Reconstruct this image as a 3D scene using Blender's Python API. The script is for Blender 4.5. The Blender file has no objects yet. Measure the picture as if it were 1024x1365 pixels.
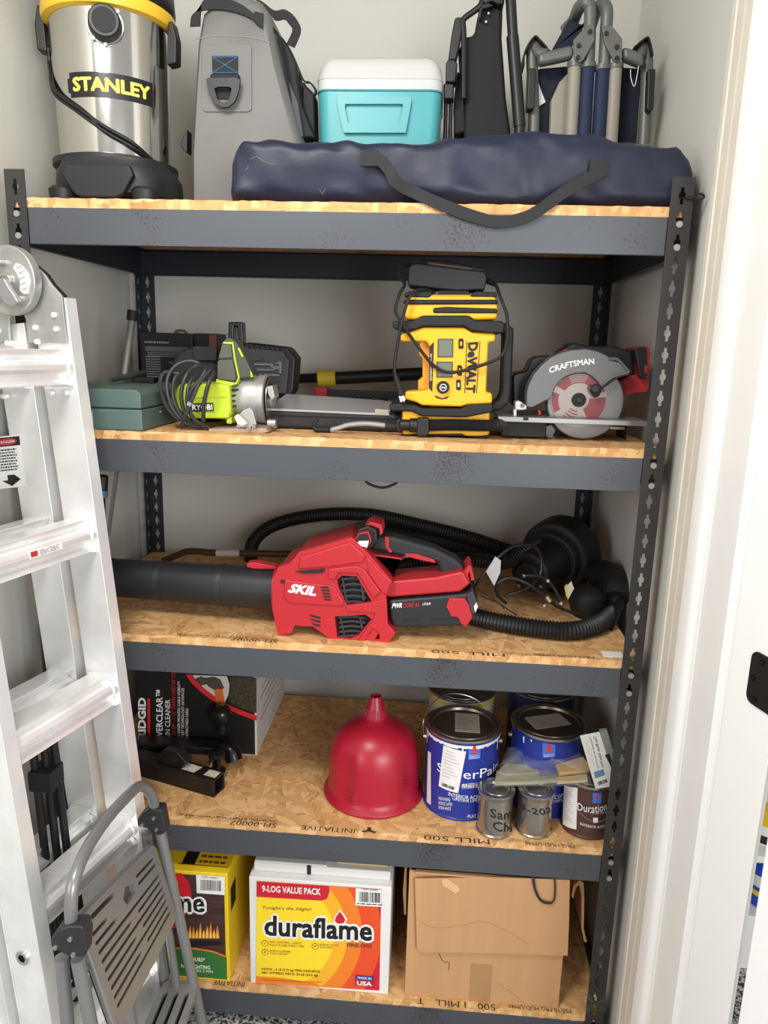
import bpy, bmesh, math, random
from mathutils import Vector as V, Matrix, noise
random.seed(7)
sc = bpy.context.scene
col = sc.collection
PI = math.pi

# ---------------------------------------------------------------- camera
CAM = V((0.79949849, -1.37841568, 1.53443221)); FPX = 983.0
RT = V((0.99689915, 0.07388672, 0.02707085)); DN = V((0.04237548, -0.21419877, -0.97587049)); FW = V((-0.06630533, 0.9739916, -0.21666556))
cd = bpy.data.cameras.new('camera'); cam = bpy.data.objects.new('camera', cd); col.objects.link(cam)
cd.sensor_fit = 'HORIZONTAL'; cd.sensor_width = 36.0; cd.lens = FPX / 1024 * 36.0; cd.clip_start = 0.02
cam.matrix_world = Matrix(((RT.x, -DN.x, -FW.x, CAM.x), (RT.y, -DN.y, -FW.y, CAM.y), (RT.z, -DN.z, -FW.z, CAM.z), (0, 0, 0, 1)))
sc.camera = cam
# ---------------------------------------------------------------- light
w = bpy.data.worlds.new('world'); sc.world = w; w.use_nodes = True
bg = w.node_tree.nodes['Background']; bg.inputs[0].default_value = (1.0, 0.985, 0.96, 1); bg.inputs[1].default_value = 0.42
def area(name, loc, target, size, power, color=(1, 1, 1), sy=None):
    l = bpy.data.lights.new(name, 'AREA'); l.energy = power; l.color = color; l.size = size
    if sy: l.shape = 'RECTANGLE'; l.size_y = sy
    o = bpy.data.objects.new(name, l); col.objects.link(o); o.location = loc
    o.rotation_euler = (V(target) - V(loc)).to_track_quat('-Z', 'Y').to_euler(); return o
area('ceiling_lamp_light', (0.30, -1.05, 2.48), (0.7, -0.1, 0.6), 0.45, 18, (1.0, 0.97, 0.92))
area('right_window_daylight', (2.2, -3.1, 1.6), (0.4, 0.2, 0.9), 1.4, 64, (0.97, 0.985, 1.0), 1.5)
area('left_fill_light', (-1.3, -2.6, 1.6), (1.1, 0.0, 1.0), 1.4, 26, (0.97, 0.985, 1.0), 1.5)  # fill lamp added from the left to brighten the jamb and right wall
vs = sc.view_settings; vs.view_transform = 'Standard'; vs.look = 'None'; vs.gamma = 1.0; vs.use_curve_mapping = False; vs.exposure = 0.25

# ---------------------------------------------------------------- helpers: geometry
def ray(u, v): return RT * ((u - 512) / FPX) + DN * ((v - 682.5) / FPX) + FW
def P(u, v, x=None, y=None, z=None):
    """point of the place that the photograph shows at u, v, on the plane x=, y= or z="""
    d = ray(u, v)
    t = (x - CAM.x) / d.x if x is not None else (y - CAM.y) / d.y if y is not None else (z - CAM.z) / d.z
    return CAM + d * t
def zq(x0, y0, s): return lambda X, Y: (x0 + X / s, y0 + Y / s)
def PL(pts, y): return [(lambda q: (q.x, q.z))(P(u, v, y=y)) for u, v in pts]
def cyl_hit(u, v, cx, cy, r):
    d = ray(u, v); ox, oy = CAM.x - cx, CAM.y - cy
    a = d.x ** 2 + d.y ** 2; b = 2 * (ox * d.x + oy * d.y); c = ox ** 2 + oy ** 2 - r * r
    t = (-b - math.sqrt(max(0, b * b - 4 * a * c))) / (2 * a); q = CAM + d * t
    return math.atan2(q.x - cx, -(q.y - cy)), q.z      # angle 0 faces the room, + is to the right
def lin(c):
    c = c / 255.0
    return c / 12.92 if c <= 0.04045 else ((c + 0.055) / 1.055) ** 2.4
def RGB(c): return (lin(c[0]), lin(c[1]), lin(c[2]), 1)
MATS = {}
def mat(name, c=(128, 128, 128), rough=0.5, metal=0.0, bump=0.0, bs=200.0, var=0.0, vs_=12.0, coat=0.0, trans=0.0, alpha=1.0, spec=0.5, scale=(1, 1, 1), emit=0):
    if name in MATS: return MATS[name]
    m = bpy.data.materials.new(name); m.use_nodes = True; nt = m.node_tree; b = nt.nodes['Principled BSDF']
    b.inputs['Base Color'].default_value = RGB(c); b.inputs['Roughness'].default_value = rough; b.inputs['Metallic'].default_value = metal
    b.inputs['Specular IOR Level'].default_value = spec; b.inputs['Coat Weight'].default_value = coat
    if trans: b.inputs['Transmission Weight'].default_value = trans
    if alpha < 1: b.inputs['Alpha'].default_value = alpha
    if bump or var:
        tc = nt.nodes.new('ShaderNodeTexCoord'); mp = nt.nodes.new('ShaderNodeMapping'); mp.inputs['Scale'].default_value = scale
        nt.links.new(tc.outputs['Object'], mp.inputs[0])
    if bump:
        n = nt.nodes.new('ShaderNodeTexNoise'); n.inputs['Scale'].default_value = bs; n.inputs['Detail'].default_value = 4
        bp = nt.nodes.new('ShaderNodeBump'); bp.inputs['Strength'].default_value = bump; bp.inputs['Distance'].default_value = 0.002
        nt.links.new(mp.outputs[0], n.inputs['Vector']); nt.links.new(n.outputs[0], bp.inputs['Height']); nt.links.new(bp.outputs[0], b.inputs['Normal'])
    if var:
        n = nt.nodes.new('ShaderNodeTexNoise'); n.inputs['Scale'].default_value = vs_; n.inputs['Detail'].default_value = 6
        r = nt.nodes.new('ShaderNodeValToRGB'); r.color_ramp.elements[0].position = 0.3; r.color_ramp.elements[1].position = 0.7
        lo = [max(0, k * (1 - var)) for k in c]; hi = [min(255, k * (1 + var)) for k in c]
        r.color_ramp.elements[0].color = RGB(lo); r.color_ramp.elements[1].color = RGB(hi)
        nt.links.new(mp.outputs[0], n.inputs['Vector']); nt.links.new(n.outputs[0], r.inputs[0]); nt.links.new(r.outputs[0], b.inputs['Base Color'])
    MATS[name] = m; return m

WL = {}     # world location of every object made here
def _link(o, loc, parent):
    col.objects.link(o); WL[o.name] = V(loc)
    if parent is not None: o.parent = parent; o.location = V(loc) - WL[parent.name]
    else: o.location = loc
def tag(o, label=None, cat=None, group=None, kind=None):
    if label: o['label'] = label
    if cat: o['category'] = cat
    if group: o['group'] = group
    if kind: o['kind'] = kind
    return o
def thing(name, label, cat, loc, group=None):
    o = bpy.data.objects.new(name, None); o.empty_display_size = 0.05; _link(o, loc, None); return tag(o, label, cat, group)
def obj(name, bm, m, parent=None, bev=0.0, seg=2, smooth=35, M=None, flat=False, sub=0):
    if M is not None: bm.transform(M)
    me = bpy.data.meshes.new(name); bmesh.ops.recalc_face_normals(bm, faces=bm.faces[:])
    bm.to_mesh(me); bm.free()
    return obj_me(name, me, m, parent, bev, seg, smooth, flat, sub)
def obj_me(name, me, m, parent=None, bev=0.0, seg=2, smooth=35, flat=False, sub=0):
    cs = [v.co for v in me.vertices]
    lo = V((min(c.x for c in cs), min(c.y for c in cs), min(c.z for c in cs))); hi = V((max(c.x for c in cs), max(c.y for c in cs), max(c.z for c in cs)))
    c = (lo + hi) / 2; me.transform(Matrix.Translation(-c))
    me.materials.append(m)
    if not flat:
        me.polygons.foreach_set('use_smooth', [True] * len(me.polygons))
        if not bev and not sub: me.set_sharp_from_angle(angle=math.radians(smooth))
    o = bpy.data.objects.new(name, me); _link(o, c, parent)
    if bev:
        b = o.modifiers.new('bevel', 'BEVEL'); b.width = bev; b.segments = seg; b.limit_method = 'ANGLE'; b.angle_limit = math.radians(30); b.harden_normals = True
    if sub:
        s = o.modifiers.new('subdivision', 'SUBSURF'); s.levels = sub; s.render_levels = sub
    return o
def twin(o, loc, parent):
    c = o.copy(); _link(c, loc, parent); return c
def nb(): return bmesh.new()
def box(bm, lo, hi):
    vs_ = [bm.verts.new((x, y, z)) for x in (lo[0], hi[0]) for y in (lo[1], hi[1]) for z in (lo[2], hi[2])]
    for f in ((0, 1, 3, 2), (4, 6, 7, 5), (0, 4, 5, 1), (2, 3, 7, 6), (0, 2, 6, 4), (1, 5, 7, 3)): bm.faces.new([vs_[i] for i in f])
    return bm
def bx(lo, hi): return box(nb(), lo, hi)
def prism(pts, a0, a1, ax='y', holes=(), bm=None, top=None):
    """outline pts (2-D) pushed from a0 to a1 along ax; holes are outlines cut right through"""
    bm = bm or nb()
    def q(p, a): return V((p[0], a, p[1])) if ax == 'y' else V((a, p[0], p[1])) if ax == 'x' else V((p[0], p[1], a))
    if not holes:
        A = [bm.verts.new(q(p, a0)) for p in pts]; B = [bm.verts.new(q(p, a1)) for p in (top or pts)]
        bm.faces.new(A); bm.faces.new(B[::-1]); n = len(pts)
        for i in range(n): bm.faces.new((A[i], B[i], B[(i + 1) % n], A[(i + 1) % n]))
        return bm
    t = nb(); es = []
    for lp in [pts] + list(holes):
        vv = [t.verts.new(q(p, a0)) for p in lp]
        es += [t.edges.new((vv[i], vv[(i + 1) % len(vv)])) for i in range(len(vv))]
    bmesh.ops.triangle_fill(t, use_beauty=True, use_dissolve=False, edges=es)
    r = bmesh.ops.extrude_face_region(t, geom=t.faces[:]); d = q((0, 0), a1) - q((0, 0), a0)
    for e in r['geom']:
        if isinstance(e, bmesh.types.BMVert): e.co += d
    me = bpy.data.meshes.new('tmp'); t.to_mesh(me); t.free(); bm.from_mesh(me); bpy.data.meshes.remove(me); return bm
def lathe(prof, c=(0, 0, 0), n=48, bm=None, a0=0, a1=2 * PI, sx=1, sy=1, caps=True):
    bm = bm or nb(); rings = []; full = abs(a1 - a0 - 2 * PI) < 1e-6
    for r, z in prof:
        k = n if full else n + 1
        rings.append([bm.verts.new((c[0] + sx * r * math.cos(a0 + (a1 - a0) * i / n), c[1] + sy * r * math.sin(a0 + (a1 - a0) * i / n), c[2] + z)) for i in range(k)])
    for A, B in zip(rings, rings[1:]):
        for i in range(len(A) if full else len(A) - 1):
            j = (i + 1) % len(A); bm.faces.new((A[i], A[j], B[j], B[i]))
    if full and caps:
        if prof[0][0] > 1e-5: bm.faces.new(rings[0][::-1])
        if prof[-1][0] > 1e-5: bm.faces.new(rings[-1])
    return bm
def cyl(p0, p1, r0, r1=None, n=16, bm=None):
    bm = bm or nb(); p0, p1 = V(p0), V(p1); r1 = r0 if r1 is None else r1
    d = (p1 - p0).normalized(); a = d.orthogonal().normalized(); b = d.cross(a)
    A = [bm.verts.new(p0 + (a * math.cos(2 * PI * i / n) + b * math.sin(2 * PI * i / n)) * r0) for i in range(n)]
    B = [bm.verts.new(p1 + (a * math.cos(2 * PI * i / n) + b * math.sin(2 * PI * i / n)) * r1) for i in range(n)]
    bm.faces.new(A[::-1]); bm.faces.new(B)
    for i in range(n): bm.faces.new((A[i], A[(i + 1) % n], B[(i + 1) % n], B[i]))
    return bm
def smooth_path(pts, k=8, closed=False):
    pts = [V(p) for p in pts]; n = len(pts); out = []
    for i in range(n if closed else n - 1):
        p0 = pts[(i - 1) % n] if closed or i > 0 else pts[0] * 2 - pts[1]
        p1, p2 = pts[i], pts[(i + 1) % n]
        p3 = pts[(i + 2) % n] if closed or i + 2 < n else p2 * 2 - p1
        for j in range(k):
            t = j / k
            out.append(0.5 * ((2 * p1) + (p2 - p0) * t + (2 * p0 - 5 * p1 + 4 * p2 - p3) * t * t + (3 * p1 - p0 - 3 * p2 + p3) * t ** 3))
    if not closed: out.append(pts[-1])
    return out
def resample(pts, step):
    out = [pts[0].copy()]; acc = 0.0
    for a, b in zip(pts, pts[1:]):
        L = (b - a).length; s = step - acc
        while s <= L:
            out.append(a.lerp(b, s / L)); s += step
        acc = L - (s - step)
    return out
def tube(pts, r, n=10, bm=None, closed=False, k=8, sm=True):
    bm = bm or nb(); pts = smooth_path(pts, k, closed) if sm else [V(p) for p in pts]
    m = len(pts); rings = []; prev = None
    for i, p in enumerate(pts):
        t = (pts[(i + 1) % m] - pts[(i - 1) % m]) if closed or 0 < i < m - 1 else (pts[1] - pts[0] if i == 0 else pts[-1] - pts[-2])
        t.normalize()
        if prev is None: a = t.orthogonal().normalized()
        else:
            a = prev - t * prev.dot(t); a = a.normalized() if a.length > 1e-6 else t.orthogonal().normalized()
        prev = a; b = t.cross(a); rr = r(i, m) if callable(r) else r
        rings.append([bm.verts.new(p + (a * math.cos(2 * PI * j / n) + b * math.sin(2 * PI * j / n)) * rr) for j in range(n)])
    for i in range(m if closed else m - 1):
        A, B = rings[i], rings[(i + 1) % m]
        for j in range(n): bm.faces.new((A[j], A[(j + 1) % n], B[(j + 1) % n], B[j]))
    if not closed: bm.faces.new(rings[0][::-1]); bm.faces.new(rings[-1])
    return bm
def hose(pts, r, pitch=0.006, depth=0.12, n=14):
    q = resample(smooth_path(pts, 12), pitch / 3)
    return tube(q, lambda i, m: r * (1 - depth * (1, 0.0, 0.45)[i % 3]), n, sm=False)
def strap(pts, wd, width, th, bm=None, k=6):
    """flat webbing along pts; wd is the width direction (one or one per point)"""
    bm = bm or nb(); wl = [V(wd)] * len(pts) if not isinstance(wd, list) else [V(x) for x in wd]
    q = smooth_path(pts, k); wq = smooth_path(wl, k); R = []
    for i, p in enumerate(q):
        t = (q[min(i + 1, len(q) - 1)] - q[max(i - 1, 0)]).normalized(); ww = wq[i].normalized(); nn = t.cross(ww).normalized()
        R.append([bm.verts.new(p + ww * (s * width / 2) + nn * (h * th / 2)) for s, h in ((-1, -1), (1, -1), (1, 1), (-1, 1))])
    for A, B in zip(R, R[1:]):
        for j in range(4): bm.faces.new((A[j], A[(j + 1) % 4], B[(j + 1) % 4], B[j]))
    bm.faces.new(R[0][::-1]); bm.faces.new(R[-1]); return bm
def ell(cx, cy, rx, ry, n=24, a0=0, a1=2 * PI):
    full = abs(a1 - a0 - 2 * PI) < 1e-6
    return [(cx + rx * math.cos(a0 + (a1 - a0) * i / n), cy + ry * math.sin(a0 + (a1 - a0) * i / n)) for i in range(n if full else n + 1)]
def rrect(x0, y0, x1, y1, r, n=4):
    o = []
    for cx, cy, a in ((x1 - r, y1 - r, 0), (x0 + r, y1 - r, PI / 2), (x0 + r, y0 + r, PI), (x1 - r, y0 + r, 1.5 * PI)):
        o += [(cx + r * math.cos(a + PI / 2 * i / n), cy + r * math.sin(a + PI / 2 * i / n)) for i in range(n + 1)]
    return o
def clip(poly, x0, y0, x1, y1):
    for ax, lim, s in ((0, x0, 1), (0, x1, -1), (1, y0, 1), (1, y1, -1)):
        out = []
        for i in range(len(poly)):
            a, b = poly[i - 1], poly[i]; ia = s * (a[ax] - lim) >= 0; ib = s * (b[ax] - lim) >= 0
            if ia != ib:
                t = (lim - a[ax]) / (b[ax] - a[ax]); out.append((a[0] + (b[0] - a[0]) * t, a[1] + (b[1] - a[1]) * t))
            if ib: out.append(b)
        poly = out
        if not poly: return []
    return poly
# ---------------------------------------------------------------- helpers: print
def text_mesh(s, bold=0.0, shear=0.0, res=2, spacing=1.0):
    cu = bpy.data.curves.new('t', 'FONT'); cu.body = s; cu.size = 1; cu.resolution_u = res; cu.shear = shear; cu.space_character = spacing
    o = bpy.data.objects.new('t', cu); me = bpy.data.meshes.new_from_object(o)
    bpy.data.objects.remove(o); bpy.data.curves.remove(cu)
    if bold >= .015:        # heavier strokes: the same outline laid again a little to each side
        n = 4 if bold < .04 else 8; bm = nb()
        for i in range(n):
            k = len(bm.verts); bm.from_mesh(me); bm.verts.ensure_lookup_table(); dx, dy = bold * math.cos(2 * PI * (i + .5) / n), bold * math.sin(2 * PI * (i + .5) / n)
            for v in bm.verts[k:]: v.co.x += dx; v.co.y += dy; v.co.z = i
        bm.to_mesh(me); bm.free()
    xs = [v.co.x for v in me.vertices]; ys = [v.co.y for v in me.vertices]
    x0, x1, y0, y1 = min(xs), max(xs), min(ys), max(ys)
    for v in me.vertices: v.co = V(((v.co.x - x0) / (x1 - x0), (v.co.y - y0) / (y1 - y0), v.co.z))
    return me
def text_on(s, f, m, parent, name='lettering', bold=0.015, shear=0.0, res=2, spacing=1.0):
    """lettering whose unit square is carried to the surface by f(s, t)"""
    me = text_mesh(s, bold, shear, res, spacing)
    for v in me.vertices:
        s_, t_, k = v.co; p = f(s_, t_)
        if k > .5: p = p + (f(s_ + .01, t_) - p).cross(f(s_, t_ + .01) - p).normalized() * (.00004 * k)
        v.co = p
    return obj_me(name, me, m, parent, flat=True)
def quadmap(bl, br, tr, tl):
    bl, br, tr, tl = V(bl), V(br), V(tr), V(tl)
    return lambda s, t: bl * ((1 - s) * (1 - t)) + br * (s * (1 - t)) + tr * (s * t) + tl * ((1 - s) * t)
def ymap(a, b, c, d, y):
    """a..d: photo pixels bottom-left, bottom-right, top-right, top-left, on the plane y"""
    return quadmap(*[P(u, v, y=y) for u, v in (a, b, c, d)])
def cylmap(cx, cy, r, a0, a1, z0, z1, lift=0.0006):
    def f(s, t):
        a = a0 + (a1 - a0) * s; return V((cx + (r + lift) * math.sin(a), cy - (r + lift) * math.cos(a), z0 + (z1 - z0) * t))
    return f
def patch(f, nx=1, ny=1):
    bm = nb(); g = [[bm.verts.new(f(i / nx, j / ny)) for i in range(nx + 1)] for j in range(ny + 1)]
    for j in range(ny):
        for i in range(nx): bm.faces.new((g[j][i], g[j][i + 1], g[j + 1][i + 1], g[j + 1][i]))
    return bm
def flat_poly(pts, f):
    bm = nb(); bm.faces.new([bm.verts.new(f(a, b)) for a, b in pts]); bmesh.ops.triangulate(bm, faces=bm.faces[:]); return bm
def lines_on(f, rows, m, parent, name='small_print', h=0.5):
    """rows of small print too small to read: each (s0, s1, t, height)"""
    bm = nb(); rnd = random.Random(len(rows) * 31 + 5)
    for s0, s1, t, hh in rows:
        s = s0
        while s < s1:
            wd = rnd.uniform(0.25, 0.9) * hh * 4; e = min(s + wd, s1)
            bm.faces.new([bm.verts.new(f(a, b)) for a, b in ((s, t), (e, t), (e, t + hh), (s, t + hh))]); s = e + hh * 0.7
    return obj(name, bm, m, parent, flat=True)
def bars_on(f, s0, s1, t0, t1, m, parent, n=22, seed=1):
    bm = nb(); rnd = random.Random(seed); s = s0; u = (s1 - s0) / (n * 1.9)
    while s < s1 - u:
        wd = u * rnd.choice((0.6, 1, 1.6)); bm.faces.new([bm.verts.new(f(a, b)) for a, b in ((s, t0), (s + wd, t0), (s + wd, t1), (s, t1))]); s += wd + u * rnd.choice((0.5, 0.9, 1.3))
    return obj('barcode', bm, m, parent, flat=True)

# ---------------------------------------------------------------- materials used all over
def osb_mat():
    m = bpy.data.materials.new('osb'); m.use_nodes = True; nt = m.node_tree; N = nt.nodes; L = nt.links; b = N['Principled BSDF']
    tc = N.new('ShaderNodeTexCoord'); prevc = prevh = None
    for k, (ang, sc_) in enumerate(((0.35, (17, 75, 40)), (1.0, (18, 80, 40)), (-0.5, (17, 75, 40)), (-1.15, (20, 85, 40)), (0.0, (14, 65, 40)), (1.57, (22, 90, 40)))):
        mp = N.new('ShaderNodeMapping'); mp.vector_type = 'TEXTURE'; mp.inputs['Rotation'].default_value = (0, 0, ang); mp.inputs['Scale'].default_value = tuple(1 / q for q in sc_); mp.inputs['Location'].default_value = (k * .37, k * .13, 0)
        L.new(tc.outputs['Object'], mp.inputs[0])
        vo = N.new('ShaderNodeTexVoronoi'); vo.inputs['Scale'].default_value = 1.0; L.new(mp.outputs[0], vo.inputs['Vector'])
        sp = N.new('ShaderNodeSeparateColor'); L.new(vo.outputs['Color'], sp.inputs[0])
        gr = N.new('ShaderNodeTexNoise'); gr.inputs['Scale'].default_value = 1.0; gr.inputs['Detail'].default_value = 3
        mp2 = N.new('ShaderNodeMapping'); mp2.inputs['Scale'].default_value = (1.2, 7, 1); L.new(mp.outputs[0], mp2.inputs[0]); L.new(mp2.outputs[0], gr.inputs['Vector'])
        ad = N.new('ShaderNodeMath'); ad.operation = 'MULTIPLY_ADD'; ad.inputs[1].default_value = 0.45; L.new(gr.outputs[0], ad.inputs[0]); L.new(sp.outputs[0], ad.inputs[2])
        if prevc is None: prevc, prevh = ad.outputs[0], sp.outputs[1]
        else:
            gt = N.new('ShaderNodeMath'); gt.operation = 'GREATER_THAN'; L.new(sp.outputs[1], gt.inputs[0]); L.new(prevh, gt.inputs[1])
            mx = N.new('ShaderNodeMix'); L.new(gt.outputs[0], mx.inputs[0]); L.new(prevc, mx.inputs[2]); L.new(ad.outputs[0], mx.inputs[3])
            mh = N.new('ShaderNodeMath'); mh.operation = 'MAXIMUM'; L.new(sp.outputs[1], mh.inputs[0]); L.new(prevh, mh.inputs[1])
            prevc, prevh = mx.outputs[0], mh.outputs[0]
    r = N.new('ShaderNodeValToRGB'); e = r.color_ramp.elements; e[0].position = 0.1; e[0].color = RGB((150, 104, 60)); e[1].position = 1.25; e[1].color = RGB((226, 182, 128))
    e.new(0.38).color = RGB((202, 153, 97)); e.new(0.8).color = RGB((213, 166, 110)); e.new(0.2).color = RGB((180, 132, 80))
    L.new(prevc, r.inputs[0]); L.new(r.outputs[0], b.inputs['Base Color']); b.inputs['Roughness'].default_value = 0.75
    bp = N.new('ShaderNodeBump'); bp.inputs['Strength'].default_value = 0.35; bp.inputs['Distance'].default_value = 0.0015; L.new(prevc, bp.inputs['Height']); L.new(bp.outputs[0], b.inputs['Normal'])
    return m
OSB = osb_mat()
def speck_steel():
    m = mat('grey_painted_steel', (77, 80, 86), 0.42, 0.15); nt = m.node_tree; N = nt.nodes; L = nt.links; b = N['Principled BSDF']
    tc = N.new('ShaderNodeTexCoord'); n = N.new('ShaderNodeTexNoise'); n.inputs['Scale'].default_value = 230; n.inputs['Detail'].default_value = 2; L.new(tc.outputs['Object'], n.inputs[0])
    n2 = N.new('ShaderNodeTexNoise'); n2.inputs['Scale'].default_value = 7; L.new(tc.outputs['Object'], n2.inputs[0])
    mu = N.new('ShaderNodeMath'); mu.operation = 'MULTIPLY'; L.new(n.outputs[0], mu.inputs[0]); L.new(n2.outputs[0], mu.inputs[1])
    r = N.new('ShaderNodeValToRGB'); e = r.color_ramp.elements; e[0].position = 0.345; e[0].color = RGB((77, 80, 86)); e[1].position = 0.42; e[1].color = RGB((60, 54, 52))
    L.new(mu.outputs[0], r.inputs[0]); L.new(r.outputs[0], b.inputs['Base Color']); return m
STEEL = speck_steel()
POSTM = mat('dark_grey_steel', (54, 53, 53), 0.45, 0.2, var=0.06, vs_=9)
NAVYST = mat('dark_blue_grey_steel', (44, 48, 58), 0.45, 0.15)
ZINC = mat('zinc', (190, 188, 184), 0.35, 0.9)
BLK = mat('black_plastic', (20, 20, 22), 0.45)
BLKM = mat('matt_black_rubber', (16, 16, 18), 0.65)
BLKG = mat('gloss_black', (18, 18, 20), 0.22)
WHITE = mat('white_print', (238, 238, 234), 0.5)
INK = mat('black_ink', (24, 22, 22), 0.6)
CHROME = mat('chrome', (210, 208, 204), 0.18, 1.0)
ALU = mat('aluminium', (250, 250, 248), 0.27, 0.42, bump=0.05, bs=90, var=0.05, vs_=14)
def cardwhite(): return mat('white_carton', (232, 232, 228), 0.6)
# ================================================================ the setting
WALL = mat('wall_paint', (205, 204, 196), 0.7, bump=0.12, bs=160)
TRIM = mat('white_trim_paint', (250, 250, 247), 0.4, bump=0.03, bs=30)
CREAM = mat('cream_trim', (226, 218, 203), 0.55, var=0.02)  # tone darker and warmer than the white trim
def carpet_mat():
    m = bpy.data.materials.new('speckled_carpet'); m.use_nodes = True; nt = m.node_tree; N = nt.nodes; L = nt.links; b = N['Principled BSDF']
    tc = N.new('ShaderNodeTexCoord'); n = N.new('ShaderNodeTexNoise'); n.inputs['Scale'].default_value = 130; n.inputs['Detail'].default_value = 3; L.new(tc.outputs['Object'], n.inputs[0])
    r = N.new('ShaderNodeValToRGB'); e = r.color_ramp.elements; e[0].position = 0.42; e[0].color = RGB((48, 50, 54)); e[1].position = 0.58; e[1].color = RGB((196, 194, 188)); L.new(n.outputs[0], r.inputs[0]); L.new(r.outputs[0], b.inputs['Base Color'])
    b.inputs['Roughness'].default_value = 0.95; bp = N.new('ShaderNodeBump'); bp.inputs['Strength'].default_value = 0.8; bp.inputs['Distance'].default_value = 0.004; L.new(n.outputs[0], bp.inputs['Height']); L.new(bp.outputs[0], b.inputs['Normal']); return m
def struct(name, bm, m, label, parent=None, **k):
    o = obj(name, bm, m, parent, **k)
    if parent is None: tag(o, label, kind='structure')
    return o
WX0, WX1, WY1, CZ = -0.045, 1.245, 0.645, 2.62
struct('floor', bx((-1.6, -3.4, -0.05), (2.6, WY1 + 0.1, 0)), carpet_mat(), 'black and white speckled carpet floor')
struct('wall_back', bx((WX0 - 0.1, WY1, 0), (2.6, WY1 + 0.1, CZ)), WALL, 'pale painted wall behind the shelving unit')
struct('wall_left', bx((WX0 - 0.1, -0.62, 0), (WX0, WY1, CZ)), WALL, 'pale painted closet wall behind the ladder')
struct('wall_right', bx((WX1, -0.025, 0), (WX1 + 0.1, WY1, CZ)), WALL, 'pale painted closet wall beside the circular saw')
struct('ceiling', bx((WX0 - 0.1, -0.3, CZ), (2.6, WY1 + 0.1, CZ + 0.1)), WALL, 'white closet ceiling above the shelving unit')
# door frame on the right, from the closet side to the room side
X = WX1
def vstrip(name, prof, m, label): return struct(name, prism(prof, 0, CZ - 0.02, 'z'), m, label, bev=0.0015)
vstrip('trim_1', [(X + .09, -.025), (X - .004, -.025), (X - .006, -.027), (X - .006, -.044), (X - .003, -.046), (X - .003, -.050), (X - .006, -.052), (X - .006, -.083), (X - .004, -.085), (X - .004, -.088), (X - .006, -.090), (X - .006, -.140), (X + .09, -.140)], CREAM, 'cream door casing strip next to the closet wall')
vstrip('trim_2', [(X + .09, -.140), (X - .013, -.140), (X - .016, -.144), (X - .016, -.183), (X - .013, -.190), (X - .006, -.196), (X - .004, -.204), (X + .09, -.206)], TRIM, 'narrow white door stop between casing and jamb')
vstrip('trim_3', [(X - .004, -.206), (X - .004, -.306), (X + .002, -.312), (X + .006, -.322), (X + .004, -.332), (X - .002, -.336), (X - .004, -.340), (X + .0236, -.4265), (X + .0258, -.431), (X + .033, -.4285), (X + .05, -.36), (X + .05, -.206)], TRIM, 'wide white door jamb carrying the black hinge')
# hinge leaf on the jamb, which turns slightly outwards here
hd0 = V((.0276, -.0865, 0)).normalized(); hn0 = V((-hd0.y, hd0.x, 0)) * -1; hp0 = V((X - .004, -.340, 0)) + hd0 * .042
hz0, hz1 = P(1002, 933, y=hp0.y).z, P(1006, 865, y=hp0.y).z
hg = thing('door_hinge', 'black rounded door hinge leaf with three screws on the white jamb', 'hinge', (hp0.x, hp0.y, hz0))
if hn0.x > 0: hn0 = -hn0
HM = Matrix(((hd0.x, hn0.x, 0, hp0.x), (hd0.y, hn0.y, 0, hp0.y), (0, 0, 1, 0), (0, 0, 0, 1)))
obj('hinge_leaf', prism(rrect(0, hz0, .056, hz1, .012), .0, .003, 'y'), BLK, hg, bev=.0006, M=HM)
for yy, zz in ((.022, hz1 - .010), (.010, (hz0 + hz1) / 2), (.018, hz0 + .010)):
    s = obj('screw', cyl((yy, .0045, zz), (yy, .0025, zz), .0042, n=14), BLKG, hg, M=HM)
    obj('screw_recess', cyl((yy, .0049, zz), (yy, .0043, zz), .0016, n=6), BLKM, s, M=HM)
obj('hinge_knuckle', cyl((.059, .002, hz0), (.059, .002, hz1), .006, n=16), BLK, hg, M=HM)
# the open door swung out past the jamb
dr = Matrix.Translation((1.262, -0.476, 0)) @ Matrix.Rotation(math.radians(-62), 4, 'Z')
d1 = obj('door_1', bx((0.0, 0.0, 0.012), (0.76, 0.035, 2.03)), TRIM, None, bev=.002, M=dr); tag(d1, 'white open door swung out beside the jamb', kind='structure')
# the neighbouring nook glimpsed through the hinge gap
NK = mat('nook_white', (240, 240, 236), 0.5)
struct('wall_side', bx((2.5, -1.2, 0), (2.6, WY1, CZ)), WALL, 'white wall of the neighbouring nook')
q0 = P(1000, 1292, z=0.0)
print('NOOK', q0, P(1004, 1220, y=q0.y), P(1010, 1115, y=q0.y), P(1015, 1060, y=q0.y))
ny = q0.y
nz1 = P(1004, 1222, y=ny).z; nz2 = P(1010, 1142, y=ny).z
cab = thing('storage_cabinet', 'white low cabinet with open shelves seen through the door gap', 'cabinet', (q0.x + .1, ny + .15, 0))
cx0, cx1 = q0.x - .12, q0.x + .45
obj('cabinet_base', bx((cx0, ny, 0), (cx1, ny + .32, nz1)), NK, cab, bev=.003)
obj('shelf_board', bx((cx0, ny, nz2 - .018), (cx1, ny + .32, nz2)), NK, cab, bev=.002)
obj('side_panel', bx((cx0 - .018, ny, 0), (cx0, ny + .32, nz2 + .42)), NK, cab, bev=.002)
obj('side_panel', bx((cx1, ny, 0), (cx1 + .018, ny + .32, nz2 + .42)), NK, cab, bev=.002)
bq = P(1005, 1200, y=ny + .06)
bt = thing('cleaner_bottle', 'blue cleaner bottle with a yellow band in the white cabinet', 'bottle', (bq.x + .02, ny + .06, nz1))
bh = nz2 - .03 - nz1
BLU = mat('cleaner_blue', (38, 70, 190), 0.35); YEL = mat('cleaner_yellow', (236, 214, 40), 0.4)
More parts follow.
